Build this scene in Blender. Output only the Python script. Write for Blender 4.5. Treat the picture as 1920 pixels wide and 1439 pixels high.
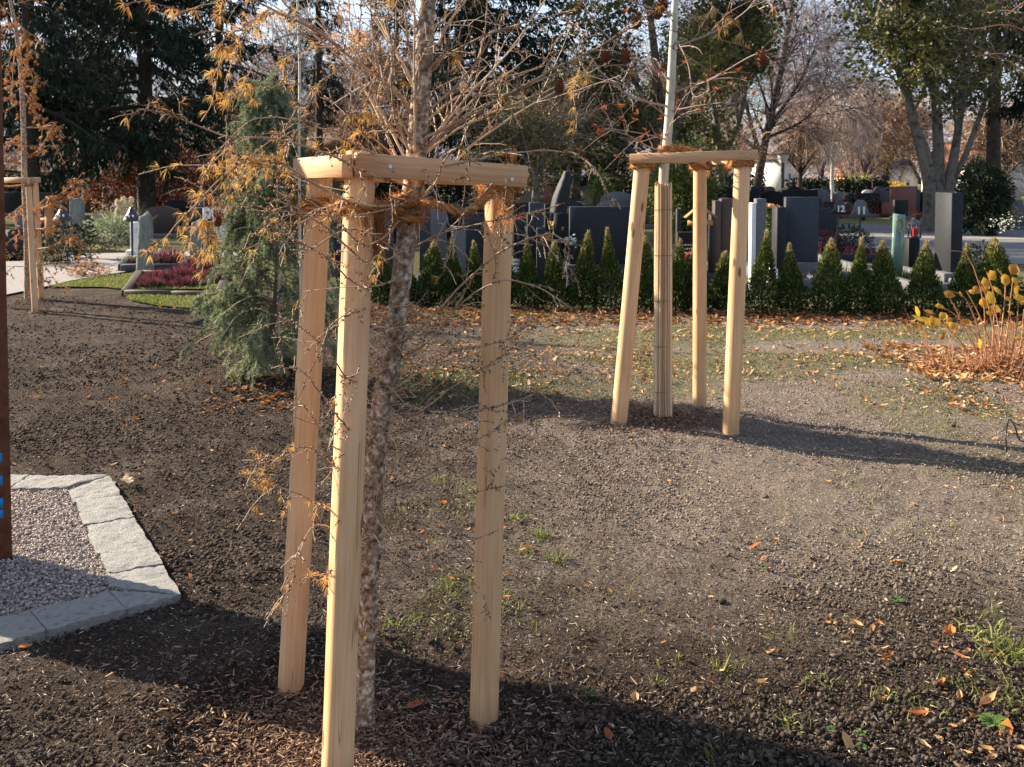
import bpy, math
import numpy as np
from mathutils import Vector, Matrix
from math import radians, sin, cos, pi

for o in list(bpy.data.objects): bpy.data.objects.remove(o)
scene = bpy.context.scene
COL = scene.collection
rng = np.random.default_rng(11)

# ------------------------------------------------------------------ camera, sky, sun, exposure
F, CX, HOR, CAMH = 1900.0, 960.0, 330.0, 1.6
PITCH = radians(2.5)
YC = HOR + F * math.tan(PITCH)
cam_d = bpy.data.cameras.new('camera'); cam = bpy.data.objects.new('camera', cam_d); COL.objects.link(cam)
cam.location = (0, 0, CAMH); cam.rotation_euler = (pi / 2 - PITCH, 0, 0)
cam_d.sensor_width = 36; cam_d.lens = F / 1920 * 36
cam_d.shift_y = -(719.5 - YC) / 1920
cam_d.clip_start = 0.05; cam_d.clip_end = 12000
cam_d.dof.use_dof = True; cam_d.dof.focus_distance = 3.0; cam_d.dof.aperture_fstop = 14
scene.camera = cam

SUN_TRAVEL = Vector((1.0, -0.50, 0)).normalized()      # way the light runs along the ground
SUN_EL = radians(25.5)
to_sun = (-SUN_TRAVEL * cos(SUN_EL) + Vector((0, 0, sin(SUN_EL)))).normalized()
world = bpy.data.worlds.new('World'); scene.world = world; world.use_nodes = True
wn, wl = world.node_tree.nodes, world.node_tree.links
wn.clear()
wo = wn.new('ShaderNodeOutputWorld'); bg = wn.new('ShaderNodeBackground'); sky = wn.new('ShaderNodeTexSky')
sky.sky_type = 'NISHITA'; sky.sun_disc = False
sky.sun_elevation = SUN_EL; sky.sun_rotation = math.atan2(to_sun.x, to_sun.y)
sky.altitude = 600; sky.air_density = 1.0; sky.dust_density = 1.2; sky.ozone_density = 1.5
# thin high cloud, spread over the whole sky
tc = wn.new('ShaderNodeTexCoord'); mp = wn.new('ShaderNodeMapping'); mp.inputs['Scale'].default_value = (1.5, 2.2, 6.0)
mp.inputs['Rotation'].default_value = (0.2, 0.25, 0.4)
nz = wn.new('ShaderNodeTexNoise'); nz.inputs['Scale'].default_value = 1.6; nz.inputs['Detail'].default_value = 6; nz.inputs['Roughness'].default_value = 0.6
cr = wn.new('ShaderNodeValToRGB'); cr.color_ramp.elements[0].position = 0.40; cr.color_ramp.elements[1].position = 0.72
cr.color_ramp.elements[0].color = (0.10, 0.10, 0.10, 1); cr.color_ramp.elements[1].color = (0.75, 0.75, 0.75, 1)
mx = wn.new('ShaderNodeMix'); mx.data_type = 'RGBA'
mx.inputs['B'].default_value = (5.6, 6.7, 9.0, 1)
wl.new(tc.outputs['Generated'], mp.inputs['Vector']); wl.new(mp.outputs[0], nz.inputs['Vector']); wl.new(nz.outputs['Fac'], cr.inputs['Fac'])
wl.new(cr.outputs['Color'], mx.inputs['Factor']); wl.new(sky.outputs[0], mx.inputs['A']); wl.new(mx.outputs['Result'], bg.inputs['Color'])
bg.inputs['Strength'].default_value = 0.055
wl.new(bg.outputs[0], wo.inputs['Surface'])
sun_d = bpy.data.lights.new('sun', 'SUN'); sun = bpy.data.objects.new('sun', sun_d); COL.objects.link(sun)
sun_d.energy = 5.0; sun_d.angle = radians(0.55); sun_d.color = (1.0, 0.87, 0.69)
sun.rotation_euler = to_sun.to_track_quat('Z', 'Y').to_euler()
sun.location = (0, 0, 30)
vs = scene.view_settings
scene.display_settings.display_device = 'sRGB'
vs.view_transform = 'Standard'; vs.look = 'None'; vs.exposure = 1.72; vs.gamma = 1.0; vs.use_curve_mapping = False
scene.render.engine = 'CYCLES'
scene.cycles.max_bounces = 6; scene.cycles.transparent_max_bounces = 8; scene.cycles.diffuse_bounces = 3
scene.cycles.glossy_bounces = 2; scene.cycles.caustics_reflective = False; scene.cycles.caustics_refractive = False

# ------------------------------------------------------------------ place finding
def at(px, py, D):
    u = (px - CX) / F; v = (YC - py) / F
    dy = v * sin(PITCH) + cos(PITCH); dz = v * cos(PITCH) - sin(PITCH)
    t = D / dy
    return np.array([u * t, D, CAMH + dz * t])
def onground(px, py, z=0.0):
    u = (px - CX) / F; v = (YC - py) / F
    dy = v * sin(PITCH) + cos(PITCH); dz = v * cos(PITCH) - sin(PITCH)
    t = (z - CAMH) / dz
    return np.array([u * t, dy * t, z])

# ------------------------------------------------------------------ noise
_perm = np.random.default_rng(5).random((256, 256))
def vnoise(x, y):
    xi = np.floor(x).astype(int); yi = np.floor(y).astype(int); fx = x - xi; fy = y - yi
    fx = fx * fx * (3 - 2 * fx); fy = fy * fy * (3 - 2 * fy)
    a = _perm[xi & 255, yi & 255]; b = _perm[(xi + 1) & 255, yi & 255]; c = _perm[xi & 255, (yi + 1) & 255]; d = _perm[(xi + 1) & 255, (yi + 1) & 255]
    return (a + (b - a) * fx) + ((c + (d - c) * fx) - (a + (b - a) * fx)) * fy
def fbm(x, y, o=4):
    s = 0; a = 0.5
    for i in range(o):
        s = s + a * (vnoise(x * 2 ** i + 17.3 * i, y * 2 ** i + 5.1 * i) - .5); a *= 0.55
    return s
def worley(x, y):
    xi = np.floor(x).astype(int); yi = np.floor(y).astype(int); best = np.full(x.shape, 9.0)
    for dx in (-1, 0, 1):
        for dy in (-1, 0, 1):
            a = _perm[(xi + dx) & 255, (yi + dy) & 255]; b = _perm[(yi + dy + 77) & 255, (xi + dx + 31) & 255]
            d = (xi + dx + a - x) ** 2 + (yi + dy + b - y) ** 2
            best = np.minimum(best, d)
    return np.sqrt(best)
def smooth(a, b, t):
    t = np.clip((t - a) / (b - a), 0, 1); return t * t * (3 - 2 * t)

LB = np.array([-.42, 2.86]); T2 = onground(1243, 800); CB = onground(500, 712)
PADK = [onground(205, 902)[:2], onground(340, 1130)[:2], onground(-60, 1240)[:2], onground(-330, 905)[:2]]
def pad_mask(x, y, grow=0.0):
    inside = np.full(np.shape(x), 1e9)
    c = np.mean(PADK, axis=0)
    for i in range(4):
        a = PADK[i]; b = PADK[(i + 1) % 4]; e = b - a; n = np.array([-e[1], e[0]]); n = n / np.linalg.norm(n)
        if np.dot(c - a, n) < 0: n = -n
        inside = np.minimum(inside, (x - a[0]) * n[0] + (y - a[1]) * n[1])
    return inside + grow
def H(x, y):
    x = np.asarray(x, float); y = np.asarray(y, float)
    fade = 1 - smooth(9.5, 12.0, y)
    h = 0.10 * fbm(x * .45 + 3, y * .5 + 9, 3) + 0.05 * fbm(x * 1.7 + 30, y * 1.7, 3)
    left = smooth(0.2, -1.5, x) * smooth(4.5, 6, y)
    h = h + left * 0.07 * fbm(x * 1.1 + 50, y * 2.4 + 8, 3)
    h = h * fade
    d = np.hypot(x - LB[0], (y - LB[1]) * 1.1)
    h = h * smooth(.1, 1.0, d) + 0.03 * np.exp(-((d - .62) / .12) ** 2) * (x < .4) - 0.012 * (d < .55)
    d = np.hypot(x - T2[0], y - T2[1]); h = h * smooth(0.2, 1.3, d) + 0.05 * smooth(1.0, .35, d)
    d = np.hypot(x - CB[0], y - CB[1]); h = h + 0.09 * smooth(.8, .25, d)
    pm = pad_mask(x, y)
    h = h * smooth(0.05, -0.5, pm)
    h = np.where(pm > 0.0, h - 0.03, h)
    return h
def Hs(x, y): return float(H(np.array([x]), np.array([y]))[0])

# ------------------------------------------------------------------ mesh building
class MB:
    def __init__(s): s.V = []; s.F3 = []; s.F4 = []; s.A = []; s.n = 0
    def add(s, V, F, a=0.5):
        V = np.asarray(V, float).reshape(-1, 3); F = np.asarray(F, np.int64)
        if len(F) == 0: return
        if F.shape[1] == 3: s.F3.append(F + s.n)
        else: s.F4.append(F + s.n)
        s.V.append(V); s.A.append(np.broadcast_to(np.asarray(a, float), (len(V),)).copy() if np.ndim(a) == 0 or len(a) == len(V) else np.asarray(a)); s.n += len(V)
    def mesh(s, name, mat, smoothf=False):
        V = np.concatenate(s.V); A = np.concatenate(s.A)
        f3 = np.concatenate(s.F3) if s.F3 else np.zeros((0, 3), int); f4 = np.concatenate(s.F4) if s.F4 else np.zeros((0, 4), int)
        me = bpy.data.meshes.new(name)
        me.vertices.add(len(V)); me.vertices.foreach_set('co', V.astype(np.float32).ravel())
        nl = f3.size + f4.size; me.loops.add(nl)
        me.loops.foreach_set('vertex_index', np.concatenate([f3.ravel(), f4.ravel()]).astype(np.int32))
        npl = len(f3) + len(f4); me.polygons.add(npl)
        tot = np.concatenate([np.full(len(f3), 3), np.full(len(f4), 4)]); st = np.concatenate([[0], np.cumsum(tot)[:-1]]) if npl else []
        me.polygons.foreach_set('loop_start', np.asarray(st, np.int32)); me.polygons.foreach_set('loop_total', tot.astype(np.int32))
        if smoothf: me.polygons.foreach_set('use_smooth', np.ones(npl, bool))
        me.update(calc_edges=True)
        at_ = me.attributes.new('v', 'FLOAT', 'POINT'); at_.data.foreach_set('value', A.astype(np.float32))
        if mat is not None: me.materials.append(mat)
        return me
def link(name, me, parent=None, kind=None, loc=None):
    o = bpy.data.objects.new(name, me); COL.objects.link(o)
    if loc is not None: o.location = loc
    if parent is not None: o.parent = parent
    if kind: o['kind'] = kind
    return o
def tag(o, label, cat, group=None, kind=None):
    o['label'] = label; o['category'] = cat
    if group: o['group'] = group
    if kind: o['kind'] = kind
    return o
def thing(name, label, cat, loc=(0, 0, 0), group=None, rz=0):
    o = bpy.data.objects.new(name, None); COL.objects.link(o); o.location = loc; o.rotation_euler = (0, 0, rz); o.empty_display_size = .1
    return tag(o, label, cat, group)
def copy_tree(o, parent=None):
    c = o.copy(); COL.objects.link(c); c.parent = parent
    for ch in list(KIDS.get(o.name, [])): copy_tree(ch, c)
    return c
KIDS = {}
def part(name, mb, mat, parent, smoothf=False, kind=None, loc=None, offs=True):
    """mesh in world coordinates -> stored relative to the parent's own place"""
    if offs:
        org = np.array(parent.matrix_world_loc) if hasattr(parent, 'matrix_world_loc') else np.array(ORG.get(parent.name, tuple(parent.location)))
        mb.V = [v - org for v in mb.V]
    o = link(name, mb.mesh(name, mat, smoothf), parent, kind, loc)
    ORG[o.name] = ORG.get(parent.name, tuple(parent.location)) if offs else (0, 0, 0)
    KIDS.setdefault(parent.name, []).append(o)
    return o
ORG = {}

def nrm(v):
    return v / np.maximum(np.linalg.norm(v, axis=-1, keepdims=True), 1e-9)
def tubes(mb, P, R, k=5, a=0.5, cap=False):
    P = np.asarray(P, float); R = np.asarray(R, float); N, m, _ = P.shape
    T = nrm(np.gradient(P, axis=1)); mt = nrm(P[:, -1] - P[:, 0] + 1e-6)
    ref = np.where((np.abs(mt[:, 2:3]) < .7), np.array([[0, 0, 1.]]), np.array([[1., 0, 0]]))
    U = nrm(np.cross(T, ref[:, None, :])); W = np.cross(T, U)
    th = np.arange(k) * 2 * pi / k
    ring = P[:, :, None, :] + R[:, :, None, None] * (U[:, :, None, :] * np.cos(th)[None, None, :, None] + W[:, :, None, :] * np.sin(th)[None, None, :, None])
    i = np.arange(m - 1)[:, None] * k; j = np.arange(k)[None, :]; j2 = (j + 1) % k
    f = np.stack([i + j, i + j2, i + k + j2, i + k + j], -1).reshape(-1, 4)
    Fa = (f[None] + (np.arange(N) * m * k)[:, None, None]).reshape(-1, 4)
    if np.ndim(a) == 1: a = np.repeat(a, m * k)
    mb.add(ring.reshape(-1, 3), Fa, a)
    if cap:
        base = len(ring.reshape(-1, 3))
        for q in range(N):
            c = P[q, -1]; vs_ = ring[q, -1]
            mb.add(np.vstack([vs_, c]), [[x, (x + 1) % k, k] for x in range(k)], a if np.ndim(a) == 0 else .5)
            c = P[q, 0]; vs_ = ring[q, 0]
            mb.add(np.vstack([vs_, c]), [[(x + 1) % k, x, k] for x in range(k)], a if np.ndim(a) == 0 else .5)
def ribbons(mb, P, R, a=.5):
    N, m, _ = P.shape; T = nrm(np.gradient(P, axis=1)); S = nrm(np.cross(T, rand_dirs(N)[:, None, :])) * R[:, :, None]
    V = np.stack([P - S, P + S], 2).reshape(-1, 3); i = np.arange(m - 1) * 2; f = np.stack([i, i + 1, i + 3, i + 2], -1)
    mb.add(V, (f[None] + (np.arange(N) * m * 2)[:, None, None]).reshape(-1, 4), np.repeat(a, m * 2) if np.ndim(a) == 1 else a)
def tube1(mb, pts, rad, k=8, a=.5, cap=False):
    tubes(mb, np.array([pts]), np.array([np.broadcast_to(rad, len(pts))]), k, a, cap)
def box(mb, c, s, R=None, a=.5, bev=0.0):
    """bevelled box: centre c, full size s"""
    c = np.asarray(c, float); h = np.asarray(s, float) / 2; b = min(bev, h.min() * .9)
    if b <= 0:
        V = np.array([[x, y, z] for x in (-1, 1) for y in (-1, 1) for z in (-1, 1)], float) * h
        Fq = [[0, 1, 3, 2], [4, 6, 7, 5], [0, 4, 5, 1], [2, 3, 7, 6], [0, 2, 6, 4], [1, 5, 7, 3]]
        F3 = None
    else:
        V = []; idx = {}
        for x in (-1, 1):
            for y in (-1, 1):
                for z in (-1, 1):
                    for ax in range(3):
                        q = np.array([x, y, z], float) * (h - b); q[ax] = (x, y, z)[ax] * h[ax]
                        idx[(x, y, z, ax)] = len(V); V.append(q)
        V = np.array(V); Fq = []; F3 = []
        for ax in range(3):
            o = [i for i in range(3) if i != ax]
            for sg in (-1, 1):
                l = []
                for p, q in ((-1, -1), (1, -1), (1, 1), (-1, 1)):
                    t = [0, 0, 0]; t[ax] = sg; t[o[0]] = p; t[o[1]] = q; l.append(idx[(*t, ax)])
                Fq.append(l)
            for p in (-1, 1):
                for q in (-1, 1):
                    t1 = [0, 0, 0]; t2 = [0, 0, 0]; t1[ax] = -1; t2[ax] = 1
                    for t in (t1, t2): t[o[0]] = p; t[o[1]] = q
                    Fq.append([idx[(*t1, o[0])], idx[(*t2, o[0])], idx[(*t2, o[1])], idx[(*t1, o[1])]])
        for x in (-1, 1):
            for y in (-1, 1):
                for z in (-1, 1): F3.append([idx[(x, y, z, 0)], idx[(x, y, z, 1)], idx[(x, y, z, 2)]])
    if R is not None: V = V @ np.asarray(R).T
    V = V + c
    def outward(Fs):
        Fs = np.array(Fs); P = V[Fs]; n_ = np.cross(P[:, 1] - P[:, 0], P[:, 2] - P[:, 0]); bad = ((P.mean(1) - c) * n_).sum(1) < 0; Fs[bad] = Fs[bad][:, ::-1]; return Fs
    n0 = mb.n; mb.add(V, outward(Fq), a)
    if F3: mb.F3.append(outward(F3) + n0)
def prism(mb, prof, y0, y1, a=.5):
    """profile (x,z) extruded from y0 to y1"""
    n = len(prof); p = np.array(prof, float)
    V = np.concatenate([np.column_stack([p[:, 0], np.full(n, y0), p[:, 1]]), np.column_stack([p[:, 0], np.full(n, y1), p[:, 1]])])
    c0 = [p[:, 0].mean(), y0, p[:, 1].mean()]; c1 = [p[:, 0].mean(), y1, p[:, 1].mean()]
    V = np.vstack([V, c0, c1])
    q = [[i, (i + 1) % n, n + (i + 1) % n, n + i] for i in range(n)]
    n0 = mb.n; mb.add(V, q, a)
    t = [[(i + 1) % n, i, 2 * n] for i in range(n)] + [[n + i, n + (i + 1) % n, 2 * n + 1] for i in range(n)]
    mb.F3.append(np.array(t) + n0)
def rotz(a): return np.array([[cos(a), -sin(a), 0], [sin(a), cos(a), 0], [0, 0, 1.]])
def rand_dirs(n, r=None):
    r = r or rng; v = r.normal(size=(n, 3)); return nrm(v)
def quads(mb, C, L, Wd, dirL=None, up=None, a=None, bend=0.0):
    """leaf shaped rhombs: centre/base C, length L, width Wd"""
    n = len(C); L = np.broadcast_to(L, n)[:, None]; Wd = np.broadcast_to(Wd, n)[:, None]
    d = nrm(dirL) if dirL is not None else rand_dirs(n)
    s = nrm(np.cross(d, rand_dirs(n) if up is None else up))
    V = np.stack([C, C + d * L * .5 + s * Wd * .5, C + d * L, C + d * L * .5 - s * Wd * .5], 1)
    if bend: V[:, 2, 2] -= (bend * L[:, 0])
    F_ = np.arange(n * 4).reshape(n, 4)
    mb.add(V.reshape(-1, 3), F_, np.repeat(a if a is not None else rng.random(n), 4))
def tris(mb, C, d, L, w, a=None, up=None):
    n = len(C); L = np.broadcast_to(L, n)[:, None]; w = np.broadcast_to(w, n)[:, None]
    s = nrm(np.cross(d, rand_dirs(n) if up is None else up))
    V = np.stack([C - s * w / 2, C + s * w / 2, C + d * L], 1)
    mb.add(V.reshape(-1, 3), np.arange(n * 3).reshape(n, 3), np.repeat(a if a is not None else rng.random(n), 3))
_ico = None
def ico():
    t = (1 + 5 ** .5) / 2
    V = nrm(np.array([[-1, t, 0], [1, t, 0], [-1, -t, 0], [1, -t, 0], [0, -1, t], [0, 1, t], [0, -1, -t], [0, 1, -t], [t, 0, -1], [t, 0, 1], [-t, 0, -1], [-t, 0, 1]], float))
    F_ = np.array([[0, 11, 5], [0, 5, 1], [0, 1, 7], [0, 7, 10], [0, 10, 11], [1, 5, 9], [5, 11, 4], [11, 10, 2], [10, 7, 6], [7, 1, 8], [3, 9, 4], [3, 4, 2], [3, 2, 6], [3, 6, 8], [3, 8, 9], [4, 9, 5], [2, 4, 11], [6, 2, 10], [8, 6, 7], [9, 8, 1]])
    return V, F_
def lumps(mb, C, S, a=None, rough=.25, flat=.7, simple=False):
    n = len(C)
    if simple:
        V = np.array([[1, 0, 0], [0, 1, 0], [-1, 0, 0], [0, -1, 0], [0, 0, 1], [0, 0, -1]], float); F_ = np.array([[0, 1, 4], [1, 2, 4], [2, 3, 4], [3, 0, 4], [1, 0, 5], [2, 1, 5], [3, 2, 5], [0, 3, 5]])
    else: V, F_ = ico()
    m = len(V)
    VV = V[None] * (1 + rng.uniform(-rough, rough, (n, m, 1)))
    q = rng.normal(size=(n, 4)); q /= np.linalg.norm(q, axis=1, keepdims=True); w, x, y, z = q.T
    Rm = np.stack([1 - 2 * (y * y + z * z), 2 * (x * y - z * w), 2 * (x * z + y * w), 2 * (x * y + z * w), 1 - 2 * (x * x + z * z), 2 * (y * z - x * w), 2 * (x * z - y * w), 2 * (y * z + x * w), 1 - 2 * (x * x + y * y)], -1).reshape(n, 3, 3)
    VV = VV * np.stack([np.ones(n), rng.uniform(.6, 1, n), rng.uniform(.45, .9, n)], -1)[:, None, :]
    VV = np.einsum('nij,nmj->nmi', Rm, VV)
    VV[:, :, 2] *= flat
    VV = VV * np.broadcast_to(S, n)[:, None, None] + C[:, None, :]
    mb.add(VV.reshape(-1, 3), (F_[None] + (np.arange(n) * m)[:, None, None]).reshape(-1, 3), np.repeat(a if a is not None else rng.random(n), m))

# ------------------------------------------------------------------ tree growth (vectorised)
def interp(P, t):
    """P (N,m,3), t (N,) in 0..1 -> point, tangent"""
    m = P.shape[1]; s = np.clip(t, 0, .9999) * (m - 1); i = s.astype(int); f = (s - i)[:, None]; r = np.arange(len(P))
    return P[r, i] * (1 - f) + P[r, i + 1] * f, nrm(P[r, i + 1] - P[r, i])
def grow(P, R, n, t0, t1, lfun, ang, m=5, up=0.0, droop=0.0, wig=.08, rs=.5, rt=.3, flat=False, w=None, minr=.0):
    idx = rng.choice(len(P), n, p=w); t = rng.uniform(t0, t1, n)
    c, T = interp(P[idx], t)
    r0 = R[idx, 0] + (R[idx, -1] - R[idx, 0]) * t
    q = rand_dirs(n)
    if flat: q[:, 2] *= .25
    q = nrm(q - (q * T).sum(1, keepdims=True) * T)
    a = np.radians(rng.uniform(ang[0], ang[1], n))[:, None]
    d = nrm(T * np.cos(a) + q * np.sin(a) + np.array([0, 0, up]))
    L = lfun(t, n, idx) if callable(lfun) else rng.uniform(lfun[0], lfun[1], n)
    pts = [c]; st = (L / (m - 1))[:, None]
    for i in range(m - 1):
        d = nrm(d + rng.normal(size=(n, 3)) * wig + np.array([0, 0, -droop / (m - 1)]))
        pts.append(pts[-1] + d * st)
    rr = np.maximum(r0 * rs, minr)[:, None] * np.linspace(1, rt, m)[None]
    return np.stack(pts, 1), rr, idx, t
def curve(pts, n):
    """smooth Catmull-Rom through points -> n samples"""
    p = np.array(pts, float); k = len(p)
    if k == 2: return p[0] + (p[1] - p[0]) * np.linspace(0, 1, n)[:, None]
    q = np.vstack([2 * p[0] - p[1], p, 2 * p[-1] - p[-2]])
    s = np.linspace(0, k - 1 - 1e-6, n); i = s.astype(int); f = (s - i)[:, None]
    a, b, c, d = q[i], q[i + 1], q[i + 2], q[i + 3]
    return .5 * (2 * b + (c - a) * f + (2 * a - 5 * b + 4 * c - d) * f ** 2 + (3 * b - a - 3 * c + d) * f ** 3)

# ------------------------------------------------------------------ materials
def mat(name, c1, c2=None, c3=None, scale=8, attr=0.0, rough=.85, bump=0.0, bscale=None, spec=.25, stretch=(1, 1, 1), detail=5, contrast=(.3, .7), transl=0.0, bdist=.01, metal=0.0, world_=False):
    m = bpy.data.materials.new(name); m.use_nodes = True; N = m.node_tree.nodes; Lk = m.node_tree.links
    b = N['Principled BSDF']; b.inputs['Roughness'].default_value = rough; b.inputs['Specular IOR Level'].default_value = spec; b.inputs['Metallic'].default_value = metal
    c2 = c2 or tuple(x * .7 for x in c1)
    t = N.new('ShaderNodeTexCoord'); mpn = N.new('ShaderNodeMapping'); mpn.inputs['Scale'].default_value = stretch
    Lk.new(t.outputs['Object'], mpn.inputs['Vector'])
    nzn = N.new('ShaderNodeTexNoise'); nzn.inputs['Scale'].default_value = scale; nzn.inputs['Detail'].default_value = detail; nzn.inputs['Roughness'].default_value = .62
    Lk.new(mpn.outputs[0], nzn.inputs['Vector'])
    fac = nzn.outputs['Fac']
    if attr:
        an = N.new('ShaderNodeAttribute'); an.attribute_name = 'v'
        mm = N.new('ShaderNodeMix'); mm.data_type = 'FLOAT'; mm.inputs[0].default_value = attr
        Lk.new(fac, mm.inputs[2]); Lk.new(an.outputs['Fac'], mm.inputs[3]); fac = mm.outputs[0]
    rp = N.new('ShaderNodeValToRGB'); e = rp.color_ramp.elements
    e[0].position, e[1].position = contrast; e[0].color = (*c1, 1); e[1].color = (*c2, 1)
    if c3 is not None:
        e[1].position = (contrast[0] + contrast[1]) / 2; x = e.new(contrast[1]); x.color = (*c3, 1)
    Lk.new(fac, rp.inputs['Fac']); Lk.new(rp.outputs['Color'], b.inputs['Base Color'])
    if bump:
        n2 = N.new('ShaderNodeTexNoise'); n2.inputs['Scale'].default_value = bscale or scale * 4; n2.inputs['Detail'].default_value = 8; n2.inputs['Roughness'].default_value = .7
        Lk.new(mpn.outputs[0], n2.inputs['Vector'])
        bn = N.new('ShaderNodeBump'); bn.inputs['Strength'].default_value = bump; bn.inputs['Distance'].default_value = bdist
        Lk.new(n2.outputs['Fac'], bn.inputs['Height']); Lk.new(bn.outputs[0], b.inputs['Normal'])
    if transl:
        tr = N.new('ShaderNodeBsdfTranslucent'); ms = N.new('ShaderNodeMixShader'); ms.inputs[0].default_value = transl
        Lk.new(rp.outputs['Color'], tr.inputs['Color']); Lk.new(b.outputs[0], ms.inputs[1]); Lk.new(tr.outputs[0], ms.inputs[2])
        Lk.new(ms.outputs[0], N['Material Output'].inputs['Surface'])
    return m
def wood_mat(name, light, dark, knot):
    m = bpy.data.materials.new(name); m.use_nodes = True; N = m.node_tree.nodes; Lk = m.node_tree.links
    b = N['Principled BSDF']; b.inputs['Roughness'].default_value = .7; b.inputs['Specular IOR Level'].default_value = .2
    t = N.new('ShaderNodeTexCoord'); oi = N.new('ShaderNodeObjectInfo')
    av = N.new('ShaderNodeVectorMath'); av.operation = 'ADD'
    cx = N.new('ShaderNodeCombineXYZ'); mu = N.new('ShaderNodeMath'); mu.operation = 'MULTIPLY'; mu.inputs[1].default_value = 37
    Lk.new(oi.outputs['Random'], mu.inputs[0]); Lk.new(mu.outputs[0], cx.inputs[0]); Lk.new(mu.outputs[0], cx.inputs[2])
    Lk.new(t.outputs['Object'], av.inputs[0]); Lk.new(cx.outputs[0], av.inputs[1])
    def noise(sc, st, det=4):
        mp_ = N.new('ShaderNodeMapping'); mp_.inputs['Scale'].default_value = st; Lk.new(av.outputs[0], mp_.inputs['Vector'])
        n_ = N.new('ShaderNodeTexNoise'); n_.inputs['Scale'].default_value = sc; n_.inputs['Detail'].default_value = det; Lk.new(mp_.outputs[0], n_.inputs['Vector']); return n_.outputs['Fac']
    grain = noise(110, (1, 1, .035)); broad = noise(9, (1, 1, .25)); 
    mxf = N.new('ShaderNodeMix'); mxf.data_type = 'FLOAT'; mxf.inputs[0].default_value = .45; Lk.new(broad, mxf.inputs[2]); Lk.new(grain, mxf.inputs[3])
    rp = N.new('ShaderNodeValToRGB'); e = rp.color_ramp.elements; e[0].position = .36; e[1].position = .62; e[0].color = (*dark, 1); e[1].color = (*light, 1); Lk.new(mxf.outputs[0], rp.inputs['Fac'])
    vm = N.new('ShaderNodeMapping'); vm.inputs['Scale'].default_value = (13, 13, 4.2); Lk.new(av.outputs[0], vm.inputs['Vector'])
    vo = N.new('ShaderNodeTexVoronoi'); vo.inputs['Scale'].default_value = 1.0; Lk.new(vm.outputs[0], vo.inputs['Vector'])
    kr = N.new('ShaderNodeValToRGB'); e = kr.color_ramp.elements; e[0].position = .09; e[1].position = .16; e[0].color = (.85, .85, .85, 1); e[1].color = (0, 0, 0, 1); Lk.new(vo.outputs['Distance'], kr.inputs['Fac'])
    mk = N.new('ShaderNodeMix'); mk.data_type = 'RGBA'; Lk.new(kr.outputs['Color'], mk.inputs['Factor']); Lk.new(rp.outputs['Color'], mk.inputs['A']); mk.inputs['B'].default_value = (*knot, 1)
    # drying checks along the grain
    ck = noise(26, (1, 1, .018), 2); cr_ = N.new('ShaderNodeValToRGB'); e = cr_.color_ramp.elements; e[0].position = .492; e[1].position = .508; e[0].color = (0, 0, 0, 1); e[1].color = (0, 0, 0, 1); x_ = e.new(.5); x_.color = (.75, .75, .75, 1); Lk.new(ck, cr_.inputs['Fac'])
    mq = N.new('ShaderNodeMath'); mq.operation = 'MULTIPLY'; Lk.new(cr_.outputs['Color'], mq.inputs[0]); gt = N.new('ShaderNodeMath'); gt.operation = 'GREATER_THAN'; gt.inputs[1].default_value = .53; Lk.new(noise(3.1, (1, 1, .7), 2), gt.inputs[0]); Lk.new(gt.outputs[0], mq.inputs[1])
    mk2 = N.new('ShaderNodeMix'); mk2.data_type = 'RGBA'; Lk.new(mq.outputs[0], mk2.inputs['Factor']); Lk.new(mk.outputs['Result'], mk2.inputs['A']); mk2.inputs['B'].default_value = (.22, .10, .04, 1); mk = mk2
    # damp, soiled foot
    sx = N.new('ShaderNodeSeparateXYZ'); Lk.new(t.outputs['Object'], sx.inputs[0])
    mr = N.new('ShaderNodeMapRange'); mr.inputs['From Min'].default_value = .0; mr.inputs['From Max'].default_value = .16; mr.inputs['To Min'].default_value = .75; mr.inputs['To Max'].default_value = 0
    Lk.new(sx.outputs['Z'], mr.inputs['Value'])
    mt = N.new('ShaderNodeMath'); mt.operation = 'MULTIPLY'; Lk.new(mr.outputs[0], mt.inputs[0]); Lk.new(noise(14, (1, 1, .5)), mt.inputs[1])
    md = N.new('ShaderNodeMix'); md.data_type = 'RGBA'; Lk.new(mt.outputs[0], md.inputs['Factor']); Lk.new(mk.outputs['Result'], md.inputs['A']); md.inputs['B'].default_value = (.12, .07, .035, 1)
    Lk.new(md.outputs['Result'], b.inputs['Base Color'])
    bn = N.new('ShaderNodeBump'); bn.inputs['Strength'].default_value = .35; bn.inputs['Distance'].default_value = .004; Lk.new(mxf.outputs[0], bn.inputs['Height']); Lk.new(bn.outputs[0], b.inputs['Normal'])
    return m
M = {}
M['post'] = wood_mat('pale_pine', (.78, .485, .265), (.58, .325, .15), (.17, .075, .035))
M['beam'] = wood_mat('sawn_larch', (.70, .42, .225), (.48, .26, .125), (.2, .09, .04))
M['soil_clod'] = mat('soil_clods', (.030, .020, .015), (.120, .088, .067), (.36, .29, .235), scale=60, attr=.8, rough=.95, bump=.5, bscale=300, spec=.1, contrast=(.05, 1.0))
M['mulch'] = mat('bark_mulch', (.045, .024, .016), (.13, .072, .045), (.42, .28, .18), scale=60, attr=.85, rough=.9, spec=.15, contrast=(.05, .98))
M['gravel'] = mat('granite_gravel', (.16, .125, .11), (.36, .30, .265), (.62, .54, .48), scale=40, attr=.85, rough=.9, spec=.2, contrast=(.05, .98))
M['kerb'] = mat('pale_granite', (.22, .21, .19), (.38, .365, .335), (.29, .28, .255), scale=34, rough=.9, bump=1.0, bscale=90, bdist=.02, spec=.2)
M['steel'] = mat('weathering_steel', (.085, .028, .014), (.15, .055, .026), (.06, .022, .013), scale=9, rough=.85, bump=.2, bscale=120)
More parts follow.
